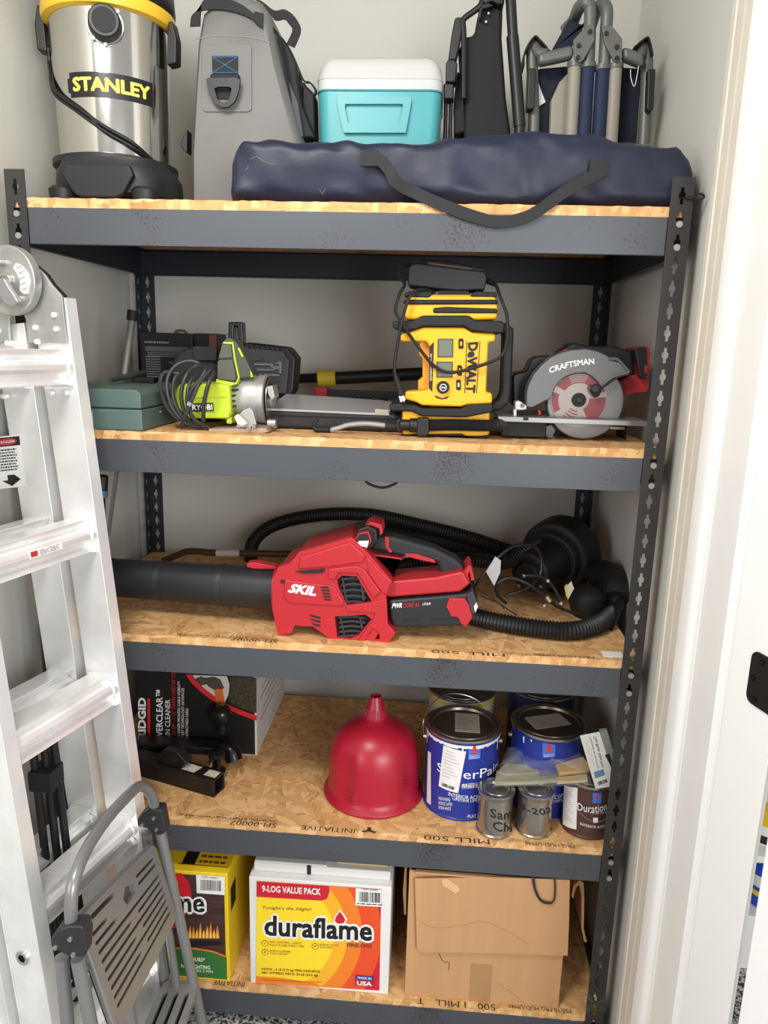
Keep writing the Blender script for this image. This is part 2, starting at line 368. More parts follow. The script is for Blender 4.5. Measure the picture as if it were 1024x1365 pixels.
bc = (bq.x + .02, ny + .06, nz1)
obj('bottle_body', lathe([(.034, 0), (.038, .004), (.038, bh * .72), (.03, bh * .82), (.014, bh * .88)], bc, 24), BLU, bt)
obj('bottle_cap', lathe([(.016, bh * .88), (.016, bh * .98), (.012, bh)], bc, 16), YEL, bt)
obj('yellow_band', patch(cylmap(bc[0], bc[1], .038, -1.3, 1.3, bc[2] + bh * .24, bc[2] + bh * .34), 12, 1), YEL, bt)
obj('white_band', patch(cylmap(bc[0], bc[1], .038, -1.3, 1.3, bc[2] + bh * .42, bc[2] + bh * .64), 12, 1), WHITE, bt)
text_on('Z', cylmap(bc[0], bc[1], .038, -.5, .1, bc[2] + bh * .67, bc[2] + bh * .76, .001), YEL, bt)
yq = P(1014, 1100, y=ny + .06); yh = P(1014, 1085, y=ny + .06).z - nz2
ty = thing('spray_can', 'yellow topped white container on the upper board of the white cabinet', 'container', (yq.x + .03, ny + .08, nz2))
yc = (yq.x + .03, ny + .08, nz2)
obj('container_body', lathe([(.04, 0), (.042, .004), (.042, yh * .6), (.04, yh * .66)], yc, 24), WHITE, ty)
obj('container_cap', lathe([(.041, yh * .66), (.041, yh * .95), (.034, yh)], yc, 24), mat('cap_yellow', (242, 190, 20), .4), ty)
obj('dark_label', patch(cylmap(yc[0], yc[1], .042, -1.2, .2, yc[2] + yh * .06, yc[2] + yh * .34), 10, 1), INK, ty)

# ================================================================ the shelving unit
W_, D_ = 1.22, 0.61
BT = [1.768, 1.349, 0.932, 0.512, 0.092]          # tops of the beams
ST = [b + .017 for b in BT]                      # tops of the boards
S1, S2, S3, S4, S5 = ST
unit = thing('shelving_unit', 'grey steel boltless shelving unit with five particle board shelves', 'shelving', (W_ / 2, D_ / 2, 0))
def keyhole(cx, cz):
    h = [(.0028, .0135), (.0028, .0065), (.0058, .0035), (.0058, -.003), (.0028, -.006), (.0028, -.0135)]
    return [(cx + a, cz + b) for a, b in h] + [(cx - a, cz + b) for a, b in h[::-1]]
PITCH = .0381; zt = 1.764
def post_mesh():
    """corner post, flanges along +x and +y from the origin corner"""
    bm = nb()
    for i in range(-1, 46):
        zc = zt - PITCH * i; lo, hi = zc - PITCH / 2, zc + PITCH / 2
        if i == -1: hi = 1.832
        if i == 45: lo = 0.0
        rect = [(0, lo), (.038, lo), (.038, hi), (0, hi)]
        prism(rect, 0, .0022, 'y', [keyhole(.0195, zc)], bm)
        prism([(.0022, lo), (.038, lo), (.038, hi), (.0022, hi)], 0, .0022, 'x', [keyhole(.0195, zc)], bm)
    bmesh.ops.remove_doubles(bm, verts=bm.verts[:], dist=1e-5)
    return bm
for (px, py, sx, sy, m) in ((0, 0, 1, 1, POSTM), (W_, 0, -1, 1, POSTM), (0, D_, 1, -1, NAVYST), (W_, D_, -1, -1, NAVYST)):
    bm = post_mesh(); bmesh.ops.scale(bm, vec=(sx, sy, 1), verts=bm.verts[:]); bmesh.ops.translate(bm, vec=(px, py, 0), verts=bm.verts[:])
    obj('post', bm, m, unit, smooth=30)
bh_ = .063
prof = [(.0025, 0), (.0025, -bh_), (.014, -bh_), (.014, -bh_ + .002), (.0045, -bh_ + .002), (.0045, -.002), (.028, -.002), (.028, 0)]
rv = None
for k, z in enumerate(BT):
    obj('front_beam', prism([(a, z + b) for a, b in prof], .0385, W_ - .0385, 'x'), STEEL, unit, bev=.0006, seg=1)
    obj('rear_beam', prism([(D_ - a, z + b) for a, b in prof], .004, W_ - .004, 'x'), NAVYST, unit, bev=.0006, seg=1)
    obj('side_beam', prism([(a, z + b) for a, b in prof], .004, D_ - .004, 'y'), NAVYST, unit, bev=.0006, seg=1)
    obj('side_beam', prism([(W_ - a, z + b) for a, b in prof], .004, D_ - .004, 'y'), NAVYST, unit, bev=.0006, seg=1)
    b = nb(); nseg = 120        # board with a slightly ragged cut edge
    rnd = random.Random(k)
    A = []
    for i in range(nseg + 1):
        x = .003 + (W_ - .006) * i / nseg; y0 = .0030 + rnd.uniform(-.0008, .0008)
        if x < .041 or x > W_ - .041: y0 = .0045
        A.append([b.verts.new((x, y0 + rnd.uniform(-.0006, .0006), z)), b.verts.new((x, y0, ST[k] + rnd.uniform(-.0012, .0004))), b.verts.new((x, D_ - .006, ST[k])), b.verts.new((x, D_ - .006, z))])
    for P0, P1 in zip(A, A[1:]):
        for j in range(4): b.faces.new((P0[j], P0[(j + 1) % 4], P1[(j + 1) % 4], P1[j]))
    b.faces.new(A[0][::-1]); b.faces.new(A[-1])
    board = obj('shelf_board', b, OSB, unit, smooth=60); board['label'] = 'tan oriented strand board shelf'
    for px in (.0195, W_ - .0195):
        for j, zz in enumerate((z - .012, z - .050)):
            loc = (px, -.0012, zz)
            if rv is None: rv = obj('rivet', lathe([(.0064, 0), (.0062, .0018), (.004, .003), (0, .0033)], (0, 0, 0), 14, M=None) if False else cyl((px, .002, zz), (px, -.0028, zz), .0062, .0056, 14), ZINC, unit)
            else: twin(rv, (px, -.0004, zz), unit)
def stamp(s, u0, v0, u1, z, dep=.02, y=None):
    """upside-down mill print on a board, between photo columns u0 and u1"""
    p0 = P(u0, v0, z=z + .0009); p1 = P(u1, v0, z=z + .0009); yy = p0.y if y is None else y
    f = lambda s_, t_: V((p1.x + (p0.x - p1.x) * s_, yy + dep / 2 - dep * t_, z + .0008))
    text_on(s, f, mat('stamp_ink', (62, 48, 36), .8), unit, 'board_stamp', bold=.01)
stamp('SFI-00007', 308, 852, 372, S3, .014); stamp('www.sfiprogram.org', 226, 855, 370, S3, .008, y=.012)
stamp('MILL 500', 575, 868, 672, S3, .014); stamp('PRG-HUD-UM40', 712, 872, 790, S3, .01)
stamp('INITIATIVE', 402, 1103, 474, S4, .014); stamp('SFI-00007', 307, 1096, 370, S4, .016); stamp('www.sfiprogram.org', 232, 1096, 368, S4, .009, y=.014)
stamp('MILL 500', 565, 1116, 652, S4, .016); stamp('PRG-HUD-UM40', 700, 1124, 765, S4, .011)
stamp('500   I MILL   T', 556, 1334, 660, S5, .016); stamp('PS2-10 PRG HUD-UM40', 678, 1341, 760, S5, .010); stamp('INITIATIVE', 285, 1309, 327, S5, .014)
sg = P(492, 1107, z=S4 + .001)
b = nb()
for a in (90, 210, 330):
    c, s = math.cos(math.radians(a)), math.sin(math.radians(a))
    b.faces.new([b.verts.new((sg.x + c * r - s * t, sg.y + s * r * .7 + c * t * .7, S4 + .0009)) for r, t in ((0, -.004), (.016, -.004), (.016, .004), (0, .004))])
obj('board_stamp', b, MATS['stamp_ink'], unit, flat=True)
lq = P(815, 872, z=S3 + .001)
obj('paper_sticker', bx((lq.x - .018, lq.y - .014, S3 + .0002), (lq.x + .022, lq.y + .014, S3 + .0012)), WHITE, unit)
zt_ = P(912, 262, y=-.003)
obj('wire_tie', tube([(1.2, .01, zt_.z), (1.212, -.006, zt_.z - .003), (1.226, -.008, zt_.z + .004), (1.236, -.004, zt_.z), (1.226, -.004, zt_.z - .006), (1.21, -.006, zt_.z)], .0018, 6), BLK, unit)
def cyl_fit(ul, vl, ur, vr, cy):
    """axis x and radius of an upright round thing whose outline runs through two photo points, its axis on the plane y=cy"""
    a = [math.atan2(d.x, d.y) for d in (ray(ul, vl), ray(ur, vr))]; m = sum(a) / 2; h = (a[1] - a[0]) / 2
    dist = (cy - CAM.y) / math.cos(m); return CAM.x + dist * math.sin(m), abs(dist * math.sin(h))
# ================================================================ top shelf: shop vacuum
vy = .21
cxa, rt = cyl_fit(61, 30, 225, 60, vy); cxb, rb = cyl_fit(82, 190, 228, 190, vy)
vx = (cxa + cxb) / 2
zb = P(150, 216, y=vy - rb).z; ztop = P(140, 4, y=vy - rt).z
SS = mat('stainless_steel', (214, 212, 205), 0.13, 1.0, bump=0.015, bs=20, scale=(1, 1, .25))
vac = thing('shop_vacuum', 'stainless steel shop vacuum with yellow rim and black dolly base', 'vacuum', (vx, vy, S1))
def vr(z): return rb + (rt - rb) * (z - zb) / (ztop - zb)
obj('drum', lathe([(rb - .004, -.03), (rb, -.01), (rb, 0), (rt, ztop - zb), (rt, ztop - zb + .01)], (vx, vy, zb), 72), SS, vac, smooth=50)
YR = mat('vac_yellow', (236, 190, 52), .4)
obj('rim_ring', lathe([(rt - .004, -.004), (rt + .010, 0), (rt + .013, .008), (rt + .012, .022), (rt + .004, .027), (rt - .01, .027)], (vx, vy, ztop), 72), YR, vac, smooth=50)
hd = obj('motor_head', lathe([(rt + .006, .026), (rt + .012, .034), (rt + .010, .065), (rt - .015, .10), (rt * .62, .14), (rt * .55, .19), (0, .20)], (vx, vy, ztop), 56), mat('vac_black', (24, 25, 28), .5), vac, smooth=50)
pa, pz = cyl_hit(140, 33, vx, vy, rt)
pdir = V((math.sin(pa), -math.cos(pa), 0)); pc = V((vx, vy, pz)) + pdir * (vr(pz) - .004)
obj('port_plate', cyl(pc, pc + pdir * .006, .034, .033, 28), mat('port_steel', (150, 148, 144), .35, .8), vac)
pt = obj('hose_port', cyl(pc, pc + pdir * .028, .031, .028, 28), BLK, vac, bev=.003)
obj('port_opening', cyl(pc + pdir * .0275, pc + pdir * .0295, .021, .021, 28), BLKM, pt)
for a in (-130, 45, 135, 270):
    r_ = math.radians(a); q = pc + pdir * .006 + V((math.cos(r_) * .033 * math.cos(pa), math.cos(r_) * .033 * math.sin(pa), math.sin(r_) * .033)); obj('port_screw', cyl(q, q + pdir * .004, .003, n=10), ZINC, vac)
for s, (u, vt, vb) in ((-1, (46, 16, 78)), (1, (221, 34, 92))):
    ang = (-1.42 if s < 0 else 1.52)
    dv = V((math.sin(ang), -math.cos(ang), 0)); tv = V((math.cos(ang), math.sin(ang), 0))
    z0, z1 = P(u, vb, y=vy).z, P(u, vt, y=vy).z; base = V((vx, vy, 0)) + dv * (rt + .008)
    b = prism([(-.002, z0), (.017, z0 + .004), (.019, z0 + (z1 - z0) * .6), (.012, z1), (.004, z1), (0, z0 + (z1 - z0) * .62)], -.014, .014, 'y')
    b.transform(Matrix(((dv.x, tv.x, 0, base.x), (dv.y, tv.y, 0, base.y), (0, 0, 1, 0), (0, 0, 0, 1))))
    obj('latch', b, BLK, vac, bev=.003)
# dolly base
dz = zb - S1
dh = dz + .006
dcy = vy - .03; dl_, dr_0 = P(67, 240, y=vy - .10).x, P(246, 245, y=vy + .02).x; bw = (dr_0 - dl_) / 2; dcx = (dr_0 + dl_) / 2
def dolly(z, k):      # rounded square outline
    return [(dcx + (abs(math.cos(t)) ** .62) * math.copysign(1, math.cos(t)) * bw * k, dcy + (abs(math.sin(t)) ** .62) * math.copysign(1, math.sin(t)) * (bw * .92) * k) for t in [2 * PI * i / 64 for i in range(64)]]
b = nb(); rings = []
for k, z in ((.90, S1 + .022), (.985, S1 + .026), (1.0, S1 + dh * .55), (.985, S1 + dh * .78), (.93, S1 + dh * .86), (.9, S1 + dh)):
    rings.append([b.verts.new((x, y, z)) for x, y in dolly(z, k)])
for A, B in zip(rings, rings[1:]):
    for i in range(64): b.faces.new((A[i], A[(i + 1) % 64], B[(i + 1) % 64], B[i]))
b.faces.new(rings[0][::-1]); b.faces.new(rings[-1])
VB = mat('dolly_black', (30, 31, 34), .5)
obj('dolly_base', b, VB, vac, smooth=40)
obj('dolly_lip', lathe([(rb + .006, S1 + dh - .006), (rb + .016, S1 + dh - .002), (rb + .016, S1 + dh + .008), (rb + .002, S1 + dh + .012)], (vx, vy, 0), 64), VB, vac)
obj('dolly_skirt', prism([(dcx + bw * a, S1 + dh * c) for a, c in ((-.55, .80), (.55, .80), (.62, .60), (.42, .22), (.3, .15), (-.3, .15), (-.42, .22), (-.62, .60))], dcy - bw * .92 - .008, dcy - bw * .85), VB, vac, bev=.004)
for sx in (-1, 1):
    for sy in (-1, 1):
        c = V((dcx + sx * bw * .72, dcy + sy * bw * .76, S1 + .018)); w_ = obj('caster', cyl(c - V((.011, 0, 0)), c + V((.011, 0, 0)), .018, n=22), BLK, vac, bev=.003)
        obj('caster_fork', lathe([(.024, .012), (.026, .03), (.02, .036)], (c.x, c.y, S1), 20), VB, w_)
# cord from the latch round the drum
cp = []
for u, v in ((54, 78), (60, 100), (75, 125), (105, 150), (140, 175), (175, 195), (205, 215)):
    a, z = cyl_hit(max(u, 66), v, vx, vy, vr(1.95) + .004) if u > 62 else (-1.30, P(u, v, y=vy).z)
    r_ = vr(z) + .006; cp.append((vx + r_ * math.sin(a), vy - r_ * math.cos(a), z))
obj('power_cord', tube(cp, .0034, 8), BLK, vac)
cp2 = [V(p) + V((.002, -.003, .007)) for p in cp[:-1]] + [V(cp[-1])]; obj('power_cord', tube(cp2, .0034, 8), BLK, vac)
# name plate
a0, _ = cyl_hit(93, 118, vx, vy, rb + .006); a1, _ = cyl_hit(204, 122, vx, vy, rb + .006); _, z1 = cyl_hit(148, 98, vx, vy, vr(1.97)); _, z0 = cyl_hit(148, 131, vx, vy, vr(1.97))
def vmap(a0, a1, z0, z1, lift):
    def f(s, t):
        a = a0 + (a1 - a0) * s; z = z0 + (z1 - z0) * t; r_ = vr(z) + lift; return V((vx + r_ * math.sin(a), vy - r_ * math.cos(a), z))
    return f
pl = obj('name_plate', patch(vmap(a0, a1, z0, z1, .0008), 24, 2), mat('plate_black', (24, 24, 26), .35), vac)
obj('plate_tab', patch(vmap(a0 - .05, a0 + .02, z0 + (z1 - z0) * .2, z1 - (z1 - z0) * .22, .0007), 2, 1), MATS['plate_black'], pl)
text_on('STANLEY', vmap(a0 + .07, a1 - .07, z0 + (z1 - z0) * .22, z1 - (z1 - z0) * .2, .0016), mat('vac_letter_yellow', (240, 222, 92), .5), pl, bold=.045)

# ================================================================ grey soft cooler
gy = .22; G = zq(240, 0, 5.055)
gout = [(252, 268), (252, 200), (257, 110), (261, 50), (268, 12), (284, -6), (320, -14), (345, -6), (356, 10), (362, 40), (371, 80), (398, 178), (418, 268)]
gp = PL(gout, gy); gp = [(x, max(z, S1 + .001)) for x, z in gp]
GREY = mat('cooler_grey_fabric', (116, 115, 112), .6, bump=.05, bs=60, var=.03, vs_=5)
gc = thing('soft_cooler', 'tall grey soft cooler backpack with black webbing straps', 'cooler bag', (sum(p[0] for p in gp) / len(gp), gy + .12, S1))
cxg = (gp[0][0] + gp[-1][0]) / 2
def shr(pts, k): # smaller outline towards the shelf's back
    cx_ = sum(p[0] for p in pts) / len(pts); return [(cx_ + (x - cx_) * k, S1 + (z - S1) * (1 - (1 - k) * .5)) for x, z in pts]
b = nb(); rows = []
for k, y in ((.90, gy), (.97, gy + .012), (1.0, gy + .04), (1.0, gy + .19), (.96, gy + .22), (.9, gy + .235)):
    rows.append([b.verts.new((x, y, z)) for x, z in shr(gp, k)])
for A, B in zip(rows, rows[1:]):
    for i in range(len(A)): b.faces.new((A[i], A[(i + 1) % len(A)], B[(i + 1) % len(A)], B[i]))
b.faces.new(rows[0]); b.faces.new(rows[-1][::-1])
obj('cooler_body', b, GREY, gc, smooth=50)
WEB = mat('black_webbing', (24, 25, 29), .7, bump=.25, bs=420)
yw = gy - .004
def Gw(pts, y): return [P(*G(a, c), y=y) for a, c in pts]
obj('top_strap', strap(Gw([(102, 178), (112, 90), (150, 40), (260, 26), (380, 50), (470, 95), (545, 160)], yw) , [(1, 0, .05), (.9, 0, .4), (.4, 0, 1), (0, 0, 1), (-.2, 0, 1), (-.45, 0, 1), (-.45, 0, 1)], .020, .004), WEB, gc)
obj('stitched_patch', prism(PL([G(500, 78), G(562, 92), G(555, 188), G(505, 150)], yw - .003), yw - .005, yw), WEB, gc)
obj('seam_line', tube(Gw([(105, 262), (240, 243), (400, 246), (520, 262), (605, 286)], gy - .0005), .0011, 6), mat('seam_grey', (140, 138, 132), .7), gc)
obj('reinforced_panel', prism(PL([G(a, c) for a, c in rrect(150, 300, 485, 755, 30)], gy - .001), gy - .003, gy + .006), GREY, gc, bev=.001)
rp = obj('webbing_patch', prism(PL([G(216, 378), G(390, 378), G(390, 495), G(220, 495)], gy - .005), gy - .006, gy - .001), WEB, gc)
BS = mat('blue_stitching', (70, 120, 180), .6)
for a, c in (((222, 385), (384, 488)), ((384, 385), (222, 488)), ((220, 384), (386, 384)), ((220, 490), (386, 490))):
    obj('stitching', tube(Gw([a, c], gy - .0065), .0006, 5, sm=False), BS, rp)
obj('webbing_loop', prism(PL([G(205, 500), G(400, 500), G(400, 560), G(205, 560)], gy - .012), gy - .016, gy - .004), WEB, gc, bev=.003)
ro = [G(a, c) for a, c in ((180, 540), (200, 530), (385, 530), (408, 545), (398, 620), (372, 690), (330, 725), (285, 728), (235, 700), (200, 640))]
ri = [G(a, c) for a, c in ((235, 600), (262, 590), (335, 590), (352, 600), (345, 650), (320, 690), (290, 697), (255, 670))]
obj('d_ring', prism(PL(ro, gy - .016), gy - .021, gy - .014, holes=[PL(ri, gy - .016)]), BLK, gc, bev=0)
obj('lower_patch', prism(PL([G(240, 600), G(345, 600), G(345, 668), G(240, 668)], gy - .005), gy - .006, gy - .001), WEB, gc)
# harness on the right side, and the carry loop at the top
yh_ = gy + .07
obj('shoulder_pad', prism(PL([G(*q) for q in ((650, 255), (690, 250), (745, 330), (790, 440), (800, 560), (830, 720), (920, 940), (770, 940), (720, 700), (660, 420))], yh_), yh_ - .01, yh_ + .06), BLKM, gc, bev=.008, seg=3)
obj('carry_loop', strap(Gw([(520, 15), (580, 50), (640, 105), (710, 100), (770, 160), (785, 215), (745, 310)], yh_ + .02), [(-.5, 0, 1), (-.5, 0, 1), (-.1, 0, 1), (0, 0, 1), (1, 0, .4), (1, 0, 0), (1, 0, -.4)], .018, .004), WEB, gc)
obj('zip_edge', tube(Gw([(560, 40), (600, 160), (665, 250), (700, 420), (740, 660), (775, 930)], gy + .035), .003, 6), BLKM, gc)
obj('mesh_pocket', prism(PL([G(*q) for q in ((700, 500), (740, 560), (800, 700), (835, 930), (785, 930), (745, 760))], yh_ - .02), yh_ - .03, yh_ - .012), mat('grey_mesh', (84, 86, 94), .8, bump=.4, bs=500), gc, bev=.003)
obj('side_strap', strap(Gw([(790, 455), (835, 545), (880, 560), (915, 610), (905, 640), (860, 640), (835, 560)], yh_ + .03), (0, 1, .2), .02, .003), WEB, gc)
obj('side_pad', prism(PL([G(*q) for q in ((830, 560), (880, 610), (912, 640), (918, 940), (850, 940), (820, 700))], yh_ + .03), yh_ + .02, yh_ + .07), BLKM, gc, bev=.006)
obj('side_buckle', prism(PL([G(*q) for q in ((60, 880), (30, 930), (12, 985), (25, 1010), (58, 1040))], gy + .02), gy + .01, gy + .04), BLK, gc, bev=.002)

# ================================================================ turquoise and white hard cooler
ky = .27; H = zq(400, 0, 1.8286)
TQ = mat('turquoise_plastic', (76, 162, 167), .38, bump=.03, bs=400); WP = mat('white_plastic', (196, 196, 192), .35)
k0 = P(421, 190, y=ky); k1 = P(590, 190, y=ky); kt = P(505, 120, y=ky).z; klid = P(505, 72, y=ky).z
kc = thing('hard_cooler', 'small turquoise cooler box with white lid behind the navy bag', 'cooler', ((k0.x + k1.x) / 2, ky + .1, S1))
kx0, kx1 = P(422, 130, y=ky).x, P(589, 130, y=ky).x
b = prism(rrect(kx0 + .012, ky + .008, kx1 - .012, ky + .2, .025, 5), S1, kt, 'z', top=rrect(kx0, ky, kx1, ky + .205, .025, 5)); obj('cooler_tub', b, TQ, kc, bev=.004)
b = nb(); rr = []
for z, d in ((kt, -.001), (kt + .02, -.001), (kt + .021, -.002), (klid - .02, .004), (klid - .006, .010), (klid, .02)):
    rr.append([b.verts.new((x, y, z)) for x, y in rrect(kx0 + d, ky + d, kx1 - d, ky + .205 - d, .025, 5)])
for A, B in zip(rr, rr[1:]):
    for i in range(len(A)): b.faces.new((A[i], A[(i + 1) % len(A)], B[(i + 1) % len(A)], B[i]))
b.faces.new(rr[0][::-1]); b.faces.new(rr[-1]); obj('cooler_lid', b, WP, kc, smooth=40)
fr = PL([H(*q) for q in ((95, 238), (268, 238), (272, 250), (258, 326), (108, 326), (92, 250))], ky)
fi = PL([H(*q) for q in ((112, 256), (250, 256), (252, 264), (244, 302), (118, 302), (110, 264))], ky)
obj('handle_recess_frame', prism(fr, ky - .008, ky + .012, holes=[fi]), TQ, kc)
obj('handle_recess', prism(fi, ky + .001, ky + .004), TQ, kc)
obj('lid_seam', prism(rrect(kx0 - .0015, ky - .0015, kx1 + .0015, ky + .2065, .025, 5), kt - .0015, kt + .0015, 'z'), mat('seam_shadow_teal', (70, 140, 150), .6), kc)

# ================================================================ black folded chair
by = .33; B_ = zq(580, 0, 6.827)
bc_ = thing('black_folding_chair', 'black folded camp chair standing beside the turquoise cooler', 'folding chair', (P(650, 180, y=by).x, by, S1))
def toshelf(a, c, y): q = P(*B_(a, c), y=y); return V((q.x, q.y, S1))
fab = [B_(*q) for q in ((270, 320), (355, 320), (390, 130), (430, 60), (560, 40), (620, 60), (610, 330), (650, 900), (690, 1180))]
fp = PL(fab, by); zc = S1
obj('seat_fabric', prism(fp + [(fp[-1][0], S1), (P(*B_(290, 1200), y=by).x, S1), (P(*B_(270, 900), y=by).x, P(*B_(270, 900), y=by).z), (P(*B_(230, 700), y=by).x, P(*B_(230, 700), y=by).z), (P(*B_(215, 450), y=by).x, P(*B_(215, 450), y=by).z)], by, by + .05), mat('black_canvas', (26, 26, 29), .8, bump=.2, bs=300), bc_, bev=.012, seg=3)
FR = mat('black_frame_tube', (36, 36, 39), .4, .3)
obj('frame_tube', tube([P(*B_(680, -60), y=by - .03), P(*B_(690, 10), y=by - .03), P(*B_(710, 340), y=by - .03), P(*B_(770, 1150), y=by - .03), toshelf(785, 1150, by - .03)], .0105, 14), FR, bc_)
obj('frame_sleeve', tube([P(*B_(705, 330), y=by - .03), P(*B_(740, 760), y=by - .03), P(*B_(770, 1150), y=by - .03)], .0125, 14), FR, bc_)
obj('frame_tube', tube([P(*B_(440, -40), y=by - .015), P(*B_(405, 60), y=by - .015), P(*B_(270, 165), y=by - .015), P(*B_(255, 220), y=by - .015), P(*B_(262, 330), y=by - .015), P(*B_(262, 900), y=by - .015)], .006, 10), FR, bc_)
obj('arm_bracket', prism(PL([B_(*q) for q in ((180, 195), (238, 185), (245, 320), (215, 480), (190, 580), (118, 580), (150, 340))], by), by - .02, by + .01), BLK, bc_, bev=.004)
obj('arm_hub', prism(PL([B_(*q) for q in ((98, 600), (120, 570), (180, 570), (205, 610), (185, 780), (95, 780))], by - .01), by - .03, by + .01), BLK, bc_, bev=.004)
obj('leg_joint', prism(PL([B_(*q) for q in ((78, 785), (172, 785), (170, 930), (78, 930))], by - .01), by - .03, by + .01), BLK, bc_, bev=.004)
for a in (100, 145): obj('leg', cyl(P(*B_(a, 925), y=by), toshelf(a + 8, 1250, by), .0045, n=10), FR, bc_)
obj('hook', prism(PL([B_(*q) for q in ((390, 130), (425, 60), (480, 40), (540, 70), (430, 100), (415, 190), (395, 180))], by - .01), by - .02, by - .004), BLK, bc_, bev=.002)
obj('carry_handle', prism(PL([B_(*q) for q in ((415, -60), (640, -60), (625, 60), (560, 60), (520, 30), (440, 60))], by - .012), by - .022, by + .03), BLK, bc_, bev=.005)
for q in ((487, 128), (463, 205)): c = P(*B_(*q), y=by - .004); obj('stud', cyl(c, c + V((0, -.004, 0)), .0025, n=10), ZINC, bc_)
hb = PL([B_(*q) for q in ((205, 640), (235, 700), (260, 900), (280, 1200), (175, 1230), (170, 930), (185, 780))], by + .01); obj('folded_back', prism([(x, max(z, S1)) for x, z in hb], by + .005, by + .06), MATS['black_canvas'], bc_, bev=.006)

# ================================================================ grey and navy folded chair
cy_ = .33; Q = zq(690, 0, 5.389)
fc = thing('grey_folding_chair', 'folded camp chair with grey tubes and navy padded arms by the right wall', 'folding chair', (P(780, 180, y=cy_).x, cy_, S1))
GT = mat('grey_tube', (104, 104, 100), .45, .25); NV = mat('navy_pad', (24, 38, 70), .7, bump=.15, bs=300); BEI = mat('beige_tube', (148, 142, 130), .5); NVD = mat('dark_navy_canvas', (22, 28, 46), .8, bump=.15, bs=300)
def C(a, c, y=cy_): return P(*Q(a, c), y=y)
def Cs(a, c, y=cy_): q = C(a, c, y); return V((q.x, q.y, S1))
# the two arched arm tubes in the middle
obj('arched_tube', tube([C(340, 220, cy_ + .07), C(400, 150, cy_ + .05), C(440, 60, cy_), C(490, 22, cy_ - .02), C(522, 70, cy_ - .02), C(518, 230, cy_ - .02), C(508, 470, cy_ - .02)], .0125, 14), GT, fc)
obj('arched_tube', tube([C(530, 180, cy_ + .07), C(560, 90, cy_ + .04), C(600, 32, cy_), C(640, 70, cy_ - .02), C(636, 230, cy_ - .02), C(622, 480, cy_ - .02)], .0125, 14), GT, fc)
for a, b0, b1, m, nm in ((505, 485, 975, NV, 'navy_sleeve'), (612, 500, 975, NV, 'navy_sleeve'), (410, 480, 975, BEI, 'beige_leg'), (703, 490, 1010, BEI, 'beige_leg')):
    obj(nm, cyl(C(a, b0, cy_ - .02), Cs(a - 12, b1, cy_ - .02), .0145 if m is NV else .0135, n=16), m, fc)
    obj('tube_collar', cyl(C(a + 2, b0 - 30, cy_ - .02), C(a + 1, b0 + 8, cy_ - .02), .016, n=16), GT, fc)
for sgn, pts, holes in ((-1, ((545, 195), (550, 300), (470, 440), (440, 465), (405, 440), (395, 300), (450, 240), (500, 190)), ((520, 230), (440, 330), (433, 415))), (1, ((600, 215), (625, 195), (670, 195), (745, 290), (745, 430), (710, 465), (685, 450), (620, 330)), ((637, 243), (712, 340), (713, 420)))):
    pl_ = obj('joint_plate', prism(PL([Q(*q) for q in pts], cy_ - .03), cy_ - .040, cy_ - .032), GT, fc, bev=.002)
    for q in holes: c = C(*q, cy_ - .04); obj('bolt', cyl(c, c + V((0, -.004, 0)), .0042, n=12), BLK, pl_)
def arm(pts, r=.014): return tube([C(a, c, y) for a, c, y in pts], r, 14)
obj('front_leg', tube([C(215, 400, cy_ - .02), C(150, 380, cy_ - .01), C(112, 330, cy_), C(105, 420, cy_), C(112, 700, cy_), C(115, 940, cy_), Cs(118, 960, cy_)], .012, 14), GT, fc)
obj('cross_bar', prism(PL([Q(*q) for q in ((140, 395), (395, 335), (400, 430), (145, 485))], cy_ - .02), cy_ - .036, cy_ - .008), GT, fc, bev=.009, seg=3)
obj('cross_bar', prism(PL([Q(*q) for q in ((745, 345), (900, 395), (900, 500), (745, 440))], cy_ - .02), cy_ - .036, cy_ - .008), GT, fc, bev=.009, seg=3)
obj('front_leg', tube([C(880, 420, cy_ - .01), C(905, 335, cy_), C(930, 400, cy_), C(925, 600, cy_), C(905, 1020, cy_), Cs(903, 1040, cy_)], .012, 14), GT, fc)
obj('fabric_flap', strap([C(38, 500), C(45, 400), C(110, 298), C(150, 320), C(205, 380)], (0, 1, 0), .05, .003), BLKM, fc)
obj('fabric_flap', strap([C(820, 370), C(900, 306), C(925, 320), C(950, 430)], (0, 1, 0), .05, .003), BLKM, fc)
obj('foot_pad', prism(PL([Q(*q) for q in ((72, 500), (130, 500), (122, 770), (110, 795), (62, 795))], cy_ - .02), cy_ - .03, cy_), BLK, fc, bev=.003)
obj('foot_pad', prism(PL([Q(*q) for q in ((930, 505), (985, 505), (970, 790), (945, 820), (920, 795))], cy_ - .02), cy_ - .03, cy_), BLK, fc, bev=.003)
lf = PL([Q(*q) for q in ((150, 490), (270, 480), (380, 470), (390, 975))], cy_ + .02); obj('seat_canvas', prism(lf[:3] + [(lf[3][0], S1), (P(*Q(140, 950), y=cy_ + .02).x, S1)], cy_ + .02, cy_ + .05), NVD, fc, bev=.004)
gp_ = PL([Q(*q) for q in ((390, 495), (300, 590), (240, 720), (250, 970), (425, 970), (425, 495))], cy_ - .002); obj('beige_canvas', prism([(x, z if i not in (3, 4) else S1) for i, (x, z) in enumerate(gp_)], cy_ - .004, cy_ + .018), BEI, fc, bev=.006, seg=3)
rf = PL([Q(*q) for q in ((750, 480), (895, 490), (870, 1030), (745, 1010))], cy_ + .02); obj('seat_canvas', prism([rf[0], rf[1], (rf[2][0], S1), (rf[3][0], S1)], cy_ + .02, cy_ + .05), NVD, fc, bev=.004)
obj('head_rest', prism(PL([Q(*q) for q in ((365, 150), (470, 200), (480, 180), (405, 300), (390, 345), (240, 375))], cy_ + .03), cy_ + .02, cy_ + .06), NVD, fc, bev=.008)
